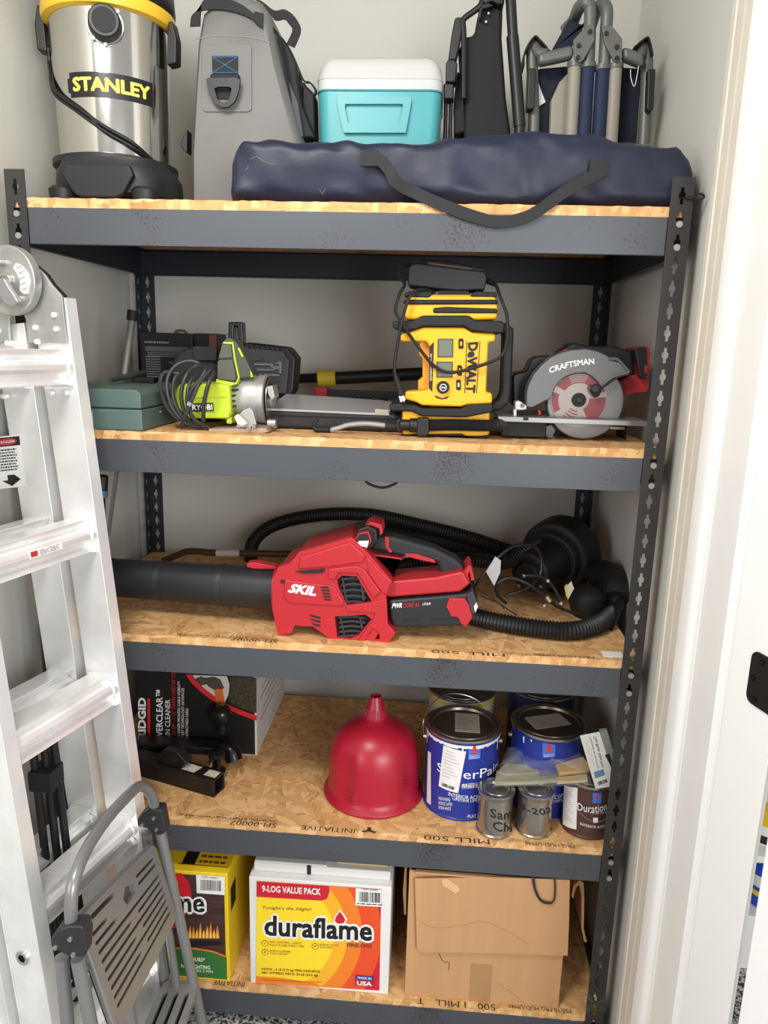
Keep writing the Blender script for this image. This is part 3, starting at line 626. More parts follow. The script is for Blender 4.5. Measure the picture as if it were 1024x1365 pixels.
obj('white_tag', prism(PL([Q(*q) for q in ((145, 585), (200, 735), (145, 770))], cy_ + .015), cy_ + .013, cy_ + .0145), WHITE, fc)
obj('tag_string', tube([C(880, 405, cy_ - .025), C(860, 540, cy_ - .03), C(838, 620, cy_ - .03), C(815, 560, cy_ - .03), C(812, 500, cy_ - .025)], .0008, 5), WHITE, fc)

# ================================================================ navy canopy bag
ny0, ny1 = .012, .19
sil = [(315, 212), (318, 203), (330, 193), (360, 184), (400, 187), (450, 193), (505, 191), (560, 187), (620, 180), (690, 174), (760, 178), (830, 186), (870, 191), (900, 194), (914, 212), (921, 236)]
NB = mat('navy_nylon', (24, 29, 52), .5, bump=.35, bs=38, var=.05, vs_=8, scale=(.6, 1, 1.6))
sp = [P(u, v, y=.06) for u, v in sil]
bag = thing('canopy_bag', 'long navy nylon canopy bag with black strap along the top shelf front', 'bag', ((sp[0].x + sp[-1].x) / 2, .1, S1))
b = nb(); R = []; xs0, xs1 = sp[0].x, min(sp[-1].x, 1.222); NS = 110; NK_ = 40
def hgt(x):
    for a, c in zip(sp, sp[1:]):
        if a.x <= x <= c.x: return a.z + (c.z - a.z) * (x - a.x) / (c.x - a.x) - S1
    return sp[-1].z - S1
for i in range(NS + 1):
    x = xs0 + (xs1 - xs0) * i / NS; h = hgt(min(max(x, xs0 + 1e-4), sp[-1].x - 1e-4)); e = min(1, min(i, NS - i) / 3.0); e = math.sqrt(max(.0, 1 - (1 - e) ** 2)) * .12 + .88
    ring = []
    for k in range(NK_):
        t = 2 * PI * k / NK_; ex = .42
        cyy = math.copysign(abs(math.cos(t)) ** ex, math.cos(t)); szz = math.copysign(abs(math.sin(t)) ** ex, math.sin(t))
        y = (ny0 + ny1) / 2 + (ny1 - ny0) / 2 * cyy * e; z = S1 + h / 2 + h / 2 * szz
        n1 = noise.noise(V((x * 9, y * 14, z * 22 + x * 6))) * .010 + noise.noise(V((x * 26 + z * 30, y * 20, z * 34))) * .005 + (abs(noise.noise(V((x * 6 - z * 12, 3.1, z * 26)))) + abs(noise.noise(V((x * 11 + z * 16, 8.1, z * 15))))) * -.008
        zz = z + n1 * .7 * max(0, szz); yy = y - n1 * (1 if cyy < 0 else -.5) 
        zz -= (1 - e) * 0
        ring.append(b.verts.new((x + noise.noise(V((0, y * 20, z * 20))) * .004 * (1 if i in (0, NS) else 0), yy, max(zz, S1 + .0005))))
    R.append(ring)
for A, B in zip(R, R[1:]):
    for k in range(NK_): b.faces.new((A[k], A[(k + 1) % NK_], B[(k + 1) % NK_], B[k]))
b.faces.new(R[0][::-1]); b.faces.new(R[-1]); obj('bag_body', b, NB, bag, smooth=180)
ys = -.006
sq = [(486, 208), (505, 212), (520, 228), (528, 243), (560, 260), (600, 277), (640, 291), (668, 296), (700, 290), (722, 278), (752, 256), (780, 240), (806, 226)]
obj('carry_strap', strap([P(u, v, y=ys + (.002 if 2 < i < 10 else .004)) for i, (u, v) in enumerate(sq)], [(.2, 0, 1), (.7, 0, 1), (1, 0, .5), (.7, -.3, .9), (.3, 0, 1), (.25, 0, 1), (.2, 0, 1), (.0, 0, 1), (-.3, 0, 1), (-.6, 0, .6), (-.5, 0, 1), (-.4, 0, 1), (-.35, 0, 1)], .020, .0022), WEB, bag)
for u, v in ((494, 211), (799, 224)):
    c = P(u, v, y=ys + .006); obj('strap_patch', bx((c.x - .016, ys + .003, c.z - .013), (c.x + .014, ys + .009, c.z + .013)), WEB, bag)
def pz(f, pts, y): return PL([f(*q) for q in pts], y)
def slab(name, f, pts, y0, y1, m, parent, bev=.002, seg=2, ref=None, holes=()):
    """outline read off the photograph on the plane ref, given its real thickness y0..y1"""
    r = y0 if ref is None else ref
    return obj(name, prism(pz(f, pts, r), y0, y1, holes=[pz(f, h, r) for h in holes]), m, parent, bev=0 if holes else bev, seg=seg)
def zc_(pts, z): return [(x, max(zz, z)) for x, zz in pts]
def fmap(f, a, b, c, d, y): return ymap(f(*a), f(*b), f(*c), f(*d), y)
# ================================================================ second shelf: green metal case
A_ = zq(100, 400, 5.689)
GRN = mat('sage_green_metal', (88, 110, 104), .5, .1, var=.06, vs_=10)
GRD = mat('sage_green_side', (92, 100, 94), .55, .1, var=.08, vs_=10)
gx1 = P(188, 560, y=.004).x; gx0 = .012; gzt = P(187, 520, y=.004).z; gzm = P(187, 546, y=.004).z; gyb = .30
case = thing('metal_case', 'sage green metal tool case at the left end of the second shelf', 'tool case', ((gx0 + gx1) / 2, .15, S2))
obj('case_tray', bx((gx0, .004, S2), (gx1 + .002, gyb, gzm - .001)), GRN, case, bev=.003)
obj('case_lid', prism([(gx0, gzm + .001), (gx1, gzm + .001), (gx1, gzt - .008), (gx1 - .008, gzt), (gx0, gzt)], .006, gyb), GRN, case, bev=.003)
obj('case_seam', bx((gx0 + .003, .007, gzm - .0012), (gx1 - .002, gyb - .003, gzm + .0012)), INK, case)
obj('hinge_pin', cyl((gx1 + .002, .10, gzm - .012), (gx1 + .005, .10, gzm - .012), .003, n=10), ZINC, case)
q = P(116, 560, y=.003); obj('worn_sticker', bx((q.x - .02, .0032, S2 + .008), (q.x + .012, .004, gzm - .006)), mat('worn_sticker', (150, 166, 162), .6, var=.15, vs_=90), case)
# grey pump handle tool lying on the case
tl = thing('bent_bar_tool', 'grey steel bar tool with a dark end cap standing on the green case', 'hand tool', (P(168, 505, y=.2).x, .2, gzt))
GB = mat('dull_grey_bar', (122, 120, 114), .55, .4)
def A3(a, c, y): return P(*A_(a, c), y=y)
b0 = A3(372, 585, .24); b0.z = gzt + .008
obj('bar', cyl(b0, A3(432, 150, .27), .007, .0085, 14), GB, tl)
obj('end_cap', cyl(A3(432, 155, .27), A3(438, 75, .27), .012, .0115, 14), BLKM, tl)
hq = [A3(270, 635, .16), A3(340, 615, .2), A3(430, 590, .24), A3(520, 545, .30)]; hq = [V((p.x, p.y, gzt + .008 + .004 * i)) for i, p in enumerate(hq)]
obj('lever', tube(hq, lambda i, m: .005 + .003 * i / m, 10), mat('dark_lever', (64, 66, 66), .55), tl)
obj('foot_bracket', bx((hq[2].x, .24, gzt + .001), (hq[2].x + .05, .27, gzt + .012)), BLKM, tl, bev=.002)

# black printed carton at the back
py = .36; D0 = P(186, 441, y=py); D1 = P(256, 444, y=py)
bxp = thing('printed_carton', 'black printed carton standing behind the green case', 'carton', ((D0.x + D1.x) / 2, py + .05, S2))
DKC = mat('black_carton', (30, 31, 34), .5)
obj('carton_body', bx((D0.x, py, S2), (D1.x, py + .10, D0.z - .003)), DKC, bxp, bev=.0015)
fm = quadmap((D0.x, py - .0006, S2), (D1.x, py - .0006, S2), (D1.x, py - .0006, D0.z), (D0.x, py - .0006, D0.z))
GP = mat('grey_print', (150, 150, 150), .6)
lines_on(fm, [(.09, .55, .86, .018)] + [(.1, .38, .3 + .03 * i, .012) for i in range(14)] + [(.55, .9, .62, .016)], GP, bxp)
obj('printed_table', flat_poly([(.1, .76), (.92, .76), (.92, .82), (.1, .82)], fm), mat('dim_grey_print', (96, 96, 98), .6), bxp)
lines_on(lambda s, t: fm(s, t) + V((0, -.0003, 0)), [(.14, .88, .70 + .02 * i, .008) for i in range(3)], GP, bxp)
kb = thing('grey_cap', 'small grey rounded stopper on top of the black printed carton', 'dome', (P(241, 442, y=py + .03).x, py + .03, D0.z - .003))  # small grey plastic cap, shaped as a dome
obj('cap_dome', lathe([(.016, 0), (.016, .003), (.011, .008), (0, .010)], (P(241, 442, y=py + .03).x, py + .03, D0.z - .003), 20), GB, kb)
# smaller carton with a brown panel
e0, e1 = P(257, 444, y=py + .02), P(289, 447, y=py + .02)
bb = thing('small_carton', 'small black carton with a brown end panel next to the printed carton', 'carton', ((e0.x + e1.x) / 2, py + .06, S2))
obj('carton_body', bx((e0.x + .002, py + .02, S2), (e1.x, py + .10, e0.z)), DKC, bb, bev=.0015)
obj('brown_panel', bx((e1.x - .018, py + .0190, e0.z - .045), (e1.x - .001, py + .0202, e0.z - .003)), mat('brown_panel', (120, 70, 52), .6), bb)
# black pouch in front of them
R8 = zq(205, 430, 5.851)
po = thing('black_pouch', 'rounded black tool pouch behind the coiled cord of the green saw', 'pouch', (P(262, 480, y=.22).x, .25, S2))
pp = pz(R8, ((130, 330), (160, 240), (230, 205), (310, 185), (500, 195), (500, 420)), .21)
obj('pouch_body', prism(zc_(pp + [(pp[-1][0], S2), (pp[0][0], S2)], S2), .21, .30), mat('pouch_black', (34, 34, 37), .7, bump=.2, bs=120), po, bev=.014, seg=4)
obj('pouch_flap', prism(pz(R8, ((300, 190), (330, 182), (495, 190), (490, 300), (310, 300)), .205), .203, .21), MATS['pouch_black'], po, bev=.003)

# ================================================================ work light
wq = zq(300, 430, 3.938); wy = .30
wl = thing('work_light', 'black ribbed work light with an upright handle behind the green saw', 'work light', (P(350, 500, y=wy).x, wy + .03, S2))
wp = pz(wq, ((100, 112), (118, 104), (325, 128), (372, 185), (358, 360), (330, 395), (60, 395), (60, 112)), wy)
obj('lamp_housing', prism(zc_(wp, S2), wy, wy + .07), BLK, wl, bev=.005, seg=3)
wpi = pz(wq, ((105, 130), (300, 148), (340, 200), (325, 345), (320, 375), (105, 375)), wy - .004); obj('face_frame', prism(wpi, wy - .008, wy), mat('charcoal_plastic', (52, 53, 57), .5), wl, bev=.003)
SLV = mat('lamp_fin_grey', (120, 122, 126), .35, .5)
for i in range(6):
    y0 = 185 + 28 * i; x1 = 285 if i else 200; slab('fin', wq, ((110, y0), (x1, y0 + 3), (x1 + 8, y0 + 14), (110, y0 + 12)), wy - .013, wy - .007, SLV if i in (1, 2, 3) else mat('charcoal_plastic'), wl, bev=.001, ref=wy - .008)
slab('reflector', wq, ((235, 230), (290, 200), (298, 215), (298, 268), (290, 268)), wy - .013, wy - .007, SLV, wl, bev=.001, ref=wy - .008)
for i in range(8): slab('top_rib', wq, ((110 + 27 * i, 112 + 2.5 * i), (124 + 27 * i, 113 + 2.5 * i), (126 + 27 * i, 150 + 2.5 * i), (112 + 27 * i, 149 + 2.5 * i)), wy - .006, wy + .06, BLK, wl, bev=.001, ref=wy)
lw = zq(90, 330, 2.2756)
obj('handle', prism(zc_(pz(lw, ((491, 226), (534, 226), (537, 292), (540, 420), (520, 420), (517, 240), (508, 240), (505, 420), (488, 420)), wy + .03), S2), wy + .02, wy + .05), BLKG, wl, bev=.003)
obj('stand_foot', bx((P(330, 520, y=wy).x - .03, wy - .015, S2), (P(390, 520, y=wy).x, wy + .08, S2 + .01)), BLK, wl, bev=.003)

# ================================================================ poles lying at the back
def polepts(us, z): return [P(u, v, z=z) for u, v in us]
zp = S2 + .012
pa_ = P(393, 506, y=.50); pb_ = P(640, 494, y=.50)
print('POLE z', pa_.z - S2, pb_.z - S2, P(545, 520, y=.42).z - S2, P(440, 560, y=.13).z - S2)
yp = thing('telescopic_pole', 'black telescopic pole with a yellow collar lying behind the silver bag', 'pole', ((pa_.x + pb_.x) / 2, .5, pa_.z - .013))
obj('pole_tube', cyl((pa_.x - .03, .5, pa_.z), (pb_.x, .5, pb_.z), .012, n=16), BLKG, yp)
c0, c1 = P(424, 505, y=.5), P(448, 504, y=.5); obj('yellow_collar', cyl((c0.x, .5, c0.z), (c1.x, .5, c1.z), .021, .020, 20), mat('collar_yellow', (206, 178, 52), .5), yp, bev=.003)
obj('pole_sleeve', cyl((c1.x, .5, c1.z), (pb_.x, .5, pb_.z), .016, n=16), BLK, yp)
ra, rb_ = P(421, 524, y=.44), P(640, 521, y=.44)
rc = thing('bar_clamp', 'black bar clamp with a red jaw lying in front of the telescopic pole', 'clamp', ((ra.x + rb_.x) / 2, .44, ra.z - .015))
obj('clamp_bar', bx((ra.x, .432, ra.z - .010), (rb_.x, .446, ra.z + .010)), BLK, rc, bev=.002)
r1 = P(437, 524, y=.43); REDC = mat('clamp_red', (160, 34, 36), .45)
obj('red_jaw', bx((ra.x, .415, ra.z - .018), (r1.x, .455, ra.z + .016)), REDC, rc, bev=.003)
obj('red_arm', cyl((P(388, 532, y=.44).x, .44, ra.z - .012), (ra.x, .44, ra.z - .012), .007, n=10), REDC, rc)
for u in (475, 492, 508): q = P(u, 533, y=.42); obj('trigger_loop', tube([q + V((0, 0, .012)), q + V((.012, 0, 0)), q + V((.004, 0, -.018)), q + V((-.012, 0, -.012))], .003, 8), BLK, rc)
# black bag with a silver top
bgf = thing('tool_bag', 'long black bag with a shiny silver top lying on the second shelf', 'bag', (P(450, 560, y=.2).x, .2, S2))
zb0 = P(370, 546, y=.13).z; zb1 = P(530, 552, y=.13).z; xb0, xb1 = P(355, 560, y=.13).x, P(545, 560, y=.13).x
b = nb(); prismv = [[b.verts.new((x, y, z)) for y, z in ((.13, S2 + .001), (.13, zt_), (.30, zt_ - .004), (.30, S2 + .001))] for x, zt_ in ((xb0, zb0), (xb0 + (xb1 - xb0) * .5, (zb0 + zb1) / 2 + .002), (xb1, zb1))]
for A, B in zip(prismv, prismv[1:]):
    for k in range(4): b.faces.new((A[k], A[(k + 1) % 4], B[(k + 1) % 4], B[k]))
b.faces.new(prismv[0][::-1]); b.faces.new(prismv[-1]); obj('bag_body', b, mat('bag_black_nylon', (34, 34, 36), .6, bump=.3, bs=60), bgf, bev=.008, seg=3)
SVB = mat('silver_film', (178, 178, 178), .3, .25, bump=.1, bs=22, scale=(.4, 1, 1))
tp = [P(*wq(*q), y=.16) for q in ((250, 398), (330, 402), (560, 412), (800, 433), (865, 438), (868, 462), (770, 467), (560, 462), (245, 455))]
b = nb(); top = [(p.x, (.30 if i < 5 else .128)) for i, p in enumerate(tp)]
bz = [zb0 + .022, zb0 + .021, zb0 + .018, zb0 + .014, zb1 + .012, zb1 + .001, zb1 + .001, zb0 + .001, zb0 + .002]
A = [b.verts.new((x, y, z)) for (x, y), z in zip(top, bz)]; B = [b.verts.new((x, y, z - .004)) for (x, y), z in zip(top, bz)]
for k in range(9): b.faces.new((A[k], A[(k + 1) % 9], B[(k + 1) % 9], B[k]))
b.faces.new(A); b.faces.new(B[::-1]); bmesh.ops.triangulate(b, faces=[f for f in b.faces if len(f.verts) > 4]); obj('silver_top', b, SVB, bgf, smooth=40)
obj('top_label', bx((P(500, 546, y=.125).x, .1265, zb1 + .001), (P(518, 546, y=.125).x, .1275, zb1 + .009)), mat('tan_label', (170, 160, 140), .6), bgf)
obj('bag_seam', tube([(xb0 + .01, .1285, zb0 - .012), ((xb0 + xb1) / 2, .1285, (zb0 + zb1) / 2 - .011), (xb1 - .01, .1285, zb1 - .010)], .0012, 6), BLKM, bgf)
# silver gripped tool in front of the bag
tq = thing('curved_handle_tool', 'curved silver handled tool with black ends lying before the black bag', 'hand tool', (P(470, 570, y=.09).x, .09, S2))
def W3(a, c, y=.085): q = P(*wq(a, c), y=y); q.z = max(q.z, S2 + .006); return q
obj('silver_grip', tube([W3(552, 570), W3(600, 552), (W3(650, 537)), W3(740, 530), W3(845, 540)], .0048, 10), mat('silver_grip', (176, 174, 168), .35, .5), tq)
obj('black_hook', tube([W3(555, 568), W3(510, 572), W3(475, 560), W3(470, 530), W3(488, 505)], lambda i, m: .0065 - .003 * i / m, 10), BLKM, tq)
obj('black_end', tube([W3(842, 540), W3(890, 545), W3(930, 552)], .0085, 10), BLKM, tq)
lc = P(390, 552, y=.125)

# ================================================================ green corded saw
rs = thing('green_circular_saw', 'lime green corded circular saw wrapped in its black cord', 'circular saw', (P(300, 575, y=.08).x, .10, S2))
LIME = mat('lime_green_plastic', (186, 204, 46), .45); OLV = mat('dark_olive_grip', (74, 76, 66), .6); CAST = mat('cast_aluminium', (176, 176, 172), .42, .55, bump=.05, bs=200)
ry = .075
mb = zc_(pz(R8, ((100, 640), (190, 480), (490, 470), (590, 490), (605, 740), (560, 755), (330, 745), (150, 735), (108, 700)), ry), S2 + .012)
obj('motor_body', prism(mb, ry, ry + .095), LIME, rs, bev=.014, seg=4)
slab('body_crease', R8, ((300, 575), (575, 570), (578, 582), (300, 590)), ry - .002, ry + .004, LIME, rs, bev=.001, ref=ry)
slab('lower_rim', R8, ((140, 690), (590, 700), (595, 745), (330, 748), (160, 735)), ry - .004, ry + .02, LIME, rs, bev=.003, ref=ry)
slab('body_foot', R8, ((565, 740), (610, 740), (610, 790), (568, 790)), ry, ry + .03, LIME, rs, bev=.002)
hy = .09
slab('handle', R8, ((492, 470), (500, 300), (528, 160), (560, 122), (590, 116), (640, 150), (705, 255), (772, 395), (772, 428), (665, 440), (655, 470), (575, 500), (500, 492)), hy, hy + .05, OLV, rs, bev=.008, seg=3)
slab('handle_trim', R8, ((490, 488), (488, 440), (640, 470), (660, 430), (630, 300), (612, 170), (540, 165), (545, 150), (622, 152), (642, 290), (672, 430), (650, 480), (575, 500)), hy - .003, hy + .02, LIME, rs, bev=.001, ref=hy)
slab('grip_panel', R8, ((500, 440), (502, 300), (530, 290), (622, 286), (645, 430), (630, 455)), hy - .006, hy + .01, mat('grip_grey', (86, 86, 78), .65), rs, bev=.002, ref=hy)
slab('grip_panel', R8, ((506, 284), (535, 172), (606, 172), (620, 276), (540, 280)), hy - .005, hy + .01, MATS['grip_grey'], rs, bev=.002, ref=hy)
slab('trigger_trim', R8, ((655, 200), (668, 195), (700, 260), (690, 275)), hy - .002, hy + .01, LIME, rs, bev=.0008, ref=hy)
slab('trim_edge', R8, ((752, 372), (770, 400), (772, 425), (758, 428)), hy - .002, hy + .05, LIME, rs, bev=.0008, ref=hy)
# gear housing, round about the x axis
g0 = P(*R8(580, 600), y=ry + .05); g1 = P(*R8(700, 610), y=ry + .05); g2 = P(*R8(870, 625), y=ry + .05)
gz = P(*R8(700, 620), y=ry + .05).z; gr = (P(*R8(800, 432), y=ry + .04).z - P(*R8(800, 800), y=ry + .04).z) / 2
gz = S2 + .012 + gr
RotX = Matrix(((0, 0, 1, 0), (0, 1, 0, 0), (-1, 0, 0, 0), (0, 0, 0, 1)))
def xlathe(prof, x0, y, z, n=40): b = lathe(prof, (0, 0, 0), n); b.transform(Matrix.Translation((x0, y, z)) @ RotX); return b
L_ = g2.x - g1.x; gyc = ry + .055
obj('gear_housing', xlathe([(gr * .80, g0.x - g1.x), (gr * .84, (g0.x - g1.x) * .3), (gr * .97, 0), (gr, .01), (gr, L_ * .8), (gr * .95, L_ * .95), (gr * .7, L_), (0, L_)], g1.x, gyc, gz), CAST, rs, smooth=40)
obj('guard_rim', xlathe([(gr * .96, L_ * .78), (gr * 1.05, L_ * .82), (gr * 1.07, L_ + .004), (gr * .95, L_ + .006), (gr * .90, L_ + .001), (0, L_)], g1.x, gyc, gz), CAST, rs, smooth=40)
obj('blade', xlathe([(0, 0), (gr * 1.0, 0), (gr * 1.0, .0016), (0, .0016)], g2.x + .010, gyc, gz), mat('blade_steel', (150, 148, 144), .3, .9), rs)
obj('blade_washer', xlathe([(0, 0), (.018, 0), (.018, .006), (0, .006)], g2.x + .011, gyc, gz), CAST, rs)
for i in range(4):
    a = -.10 + .0; 
    slab('vent_slot', R8, ((582, 520 + 44 * i), (668 - 8 * abs(i - .5), 516 + 42 * i), (668 - 8 * abs(i - .5), 530 + 42 * i), (594, 536 + 44 * i), (594, 560 + 44 * i), (584, 560 + 44 * i)), gyc - gr * .88, gyc - gr * .60, INK, rs, bev=0.0005, ref=gyc - gr * .88)
slab('base_plate', R8, ((440, 826), (880, 818), (905, 850), (850, 858), (440, 846)), ry - .03, ry + .10, mat('tan_worn_plate', (170, 150, 132), .5, .3), rs, bev=.0008, ref=ry - .02)
slab('depth_bracket', R8, ((665, 720), (700, 680), (745, 662), (770, 680), (800, 790), (800, 822), (640, 822)), ry - .028, ry - .020, CAST, rs, bev=.002)
slab('white_lever', R8, ((618, 735), (655, 710), (735, 790), (690, 815), (650, 800)), ry - .040, ry - .030, mat('lever_white', (208, 204, 192), .5), rs, bev=.004)
for a, c in ((748, 825), (790, 805)):
    q = P(*R8(a, c), y=ry - .03); obj('nut', cyl(q, q + V((0, -.008, 0)), .0045, n=6), CHROME, rs)
q = P(*R8(930, 785), y=ry); obj('side_knob', cyl((q.x - .01, ry, q.z), (q.x + .006, ry, q.z), .008, n=14), CAST, rs)
obj('guard_lever', tube([P(*R8(800, 420), y=ry), P(*R8(820, 395), y=ry), P(*R8(850, 390), y=ry), P(*R8(860, 410), y=ry)], .0016, 6), BLKM, rs)
slab('guard_clip', R8, ((880, 500), (925, 490), (945, 580), (920, 610), (890, 560)), ry + .01, ry + .05, CAST, rs, bev=.002)
lp = slab('name_label', R8, ((280, 632), (460, 626), (465, 690), (285, 692)), ry - .0055, ry, INK, rs, bev=.0005, ref=ry - .004)
text_on('RYOBI', fmap(R8, (300, 684), (458, 682), (456, 636), (300, 640), ry - .0062), WHITE, lp, bold=.03)
# cord coils
CORD = mat('worn_black_cord', (40, 40, 42), .5, var=.15, vs_=60)
cords = [[(410, 355, -.01), (330, 340, 0), (250, 420, -.02), (215, 560, -.03), (240, 700, -.03), (300, 800, -.02), (400, 830, -.01)],
         [(440, 370, -.015), (350, 480, -.035), (290, 620, -.04), (240, 740, -.04), (215, 825, -.03)],
         [(470, 385, -.01), (430, 470, -.03), (395, 620, -.035), (385, 770, -.03)],
         [(400, 350, .01), (300, 300, .01), (180, 330, 0), (110, 430, -.01), (110, 560, -.02), (160, 690, -.025), (260, 790, -.02), (360, 830, -.01)],
         [(380, 400, 0), (300, 440, -.02), (265, 540, -.035), (270, 660, -.035), (330, 770, -.03), (430, 825, -.015)],
         [(200, 400, .0), (90, 390, .0), (50, 460, -.005), (70, 580, -.015), (120, 680, -.02), (200, 760, -.02)],
         [(240, 380, .01), (170, 430, -.005), (150, 540, -.015), (175, 650, -.025), (230, 740, -.025)],
         [(330, 330, .01), (400, 345, -.01), (380, 420, -.025), (300, 520, -.035), (275, 600, -.035)]]
for cpts in cords:
    pts = []
    for a, c, dy in cpts: q_ = P(*R8(a, c), y=ry + dy - .004); q_.z = max(q_.z, S2 + .0045); pts.append(q_)
    obj('cord_loop', tube(pts, .0042, 8), CORD, rs)
q = P(*R8(280, 634), y=ry - .046); obj('cord_tie_glint', cyl(q - V((.002, 0, .003)), q + V((.002, 0, .003)), .0048, n=10), GP, rs)  # pale stub on the cord standing in for a small highlight

# ================================================================ yellow inflator
Dw = zq(515, 340, 5.249); dy = .085
dw = thing('yellow_inflator', 'yellow and black cordless inflator with two small displays', 'inflator', (P(595, 580, y=dy).x, dy + .09, S2))
YD = mat('tool_yellow', (244, 178, 20), .42); YDD = YD
slab('head_shell', Dw, ((120, 345), (150, 285), (300, 275), (600, 275), (770, 285), (782, 350), (778, 450), (620, 455), (250, 455), (132, 450)), dy, dy + .16, YD, dw, bev=.007, seg=3)
slab('main_shell', Dw, ((100, 605), (100, 552), (165, 535), (260, 505), (545, 505), (600, 540), (765, 548), (765, 605), (716, 612), (700, 962), (742, 965), (742, 1040), (570, 1048), (520, 1062), (250, 1052), (205, 1030), (128, 1008), (128, 955), (290, 945), (302, 640), (282, 605)), dy, dy + .05, YD, dw, bev=.005, seg=3)
slab('inner_frame', Dw, ((232, 600), (320, 600), (320, 950), (220, 948), (220, 880), (252, 860), (252, 720), (228, 700)), dy + .02, dy + .15, mat('tool_orange', (224, 150, 30), .45), dw, bev=.002, ref=dy)
slab('core', Dw, ((300, 500), (715, 500), (700, 1070), (300, 1070)), dy + .03, dy + .16, YD, dw, bev=.004, ref=dy)
slab('foot_shell', Dw, ((108, 1085), (728, 1090), (725, 1262), (650, 1285), (112, 1280)), dy + .004, dy + .16, YD, dw, bev=.006, seg=3, ref=dy)
obj('rubber_foot', prism(zc_(pz(Dw, ((104, 1255), (530, 1250), (570, 1272), (720, 1262), (716, 1296), (108, 1296)), dy), S2), dy - .001, dy + .17), BLKM, dw, bev=.003)
slab('upper_bumper', Dw, ((42, 462), (190, 458), (250, 422), (580, 422), (622, 458), (800, 460), (835, 480), (822, 548), (740, 548), (600, 532), (545, 500), (255, 500), (200, 522), (105, 532), (45, 512)), dy - .008, dy + .165, BLKM, dw, bev=.004, seg=3, ref=dy - .006)
slab('lower_bumper', Dw, ((20, 1042), (110, 1035), (205, 1052), (250, 1072), (520, 1076), (570, 1050), (745, 1038), (748, 1098), (560, 1136), (250, 1130), (180, 1096), (26, 1092)), dy - .008, dy + .165, BLKM, dw, bev=.004, seg=3, ref=dy - .006)
slab('carry_handle', Dw, ((800, 460), (872, 480), (905, 522), (885, 960), (872, 1045), (800, 1102), (735, 1100), (735, 1045), (790, 1030), (818, 960), (832, 560)), dy + .03, dy + .10, BLKM, dw, bev=.006, seg=3, ref=dy)
slab('handle_tip', Dw, ((850, 470), (908, 515), (895, 530), (850, 490)), dy + .03, dy + .09, BLKM, dw, bev=.002, ref=dy)
slab('hose_groove', Dw, ((122, 312), (780, 312), (785, 345), (122, 348)), dy - .005, dy + .165, BLKM, dw, bev=.004, ref=dy)
slab('hose_groove', Dw, ((328, 370), (420, 362), (775, 375), (780, 408), (328, 406)), dy - .004, dy + .165, BLKM, dw, bev=.003, ref=dy)
slab('top_cap', Dw, ((128, 268), (160, 252), (300, 252), (330, 262), (300, 300), (128, 292)), dy - .002, dy + .10, BLKM, dw, bev=.003, ref=dy)
slab('top_cap', Dw, ((590, 275), (625, 252), (765, 258), (780, 292), (590, 292)), dy - .002, dy + .10, BLKM, dw, bev=.003, ref=dy)
slab('battery_rail', Dw, ((350, 305), (370, 240), (580, 245), (600, 305)), dy + .01, dy + .12, BLKM, dw, bev=.002, ref=dy)
GLC = mat('lcd_grey', (112, 118, 104), .25); LCF = mat('lcd_frame', (70, 72, 64), .5)
for a, c, e, f_ in ((360, 585, 470, 716), (352, 745, 466, 858)):
    s = slab('display', Dw, ((a, c), (e, c), (e - 2, f_), (a - 2, f_)), dy - .002, dy + .002, LCF, dw, bev=.0006); slab('display_glass', Dw, ((a + 9, c + 9), (e - 9, c + 9), (e - 11, f_ - 9), (a + 7, f_ - 9)), dy - .0028, dy - .001, GLC, s, bev=.0003)
kc_ = P(*Dw(398, 925), y=dy)
def ycyl(name, c, y0, y1, r, m, par, n=28, r1=None, bev=.001): return obj(name, cyl((c.x, y1, c.z), (c.x, y0, c.z), r, r1, n), m, par, bev=bev)
kn = ycyl('dial', kc_, dy - .010, dy, .0125, BLKM, dw, r1=.0115, bev=.0015); ycyl('dial_ring', kc_, dy - .0106, dy - .009, .0068, WHITE, kn, bev=0); ycyl('dial_face', kc_, dy - .011, dy - .009, .0056, BLKM, kn, bev=0)
for sx in (-1, 1): ycyl('dial_dot', kc_ + V((sx * .0022, 0, 0)), dy - .0114, dy - .0105, .0017, WHITE, kn, n=10, bev=0)
slab('pointer_mark', Dw, ((335, 982), (350, 985), (395, 1002), (440, 985), (425, 1005), (390, 1010), (350, 1000)), dy - .0012, dy + .001, INK, dw, bev=.0002)
sl = slab('side_strip', Dw, ((302, 640), (334, 606), (322, 958), (298, 930)), dy - .0012, dy + .001, INK, dw, bev=.0003)
text_on('20V MAX CORDLESS', lambda s, t: fmap(Dw, (308, 690), (306, 880), (318, 880), (320, 690), dy - .002)(s, t), WHITE, sl, bold=0)
for a, c, e, f_ in ((506, 584, 541, 656), (498, 770, 530, 845), (490, 872, 522, 945)):
    bt_ = slab('button', Dw, rrect(a, c, e, f_, 10), dy - .0025, dy, BLKM, dw, bev=.0006); slab('button_mark', Dw, rrect(a + 11, c + 22, e - 11, f_ - 22, 4), dy - .0031, dy - .002, YD if c < 860 else WHITE, bt_, bev=.0002)
slab('label_line', Dw, ((562, 604), (567, 604), (552, 966), (546, 966)), dy - .001, dy + .001, INK, dw, bev=.0001); slab('label_line', Dw, ((654, 604), (659, 604), (634, 966), (629, 966)), dy - .001, dy + .001, INK, dw, bev=.0001)
text_on('DeWALT', fmap(Dw, (572, 612), (556, 962), (622, 966), (645, 606), dy - .0012), INK, dw, bold=.05)
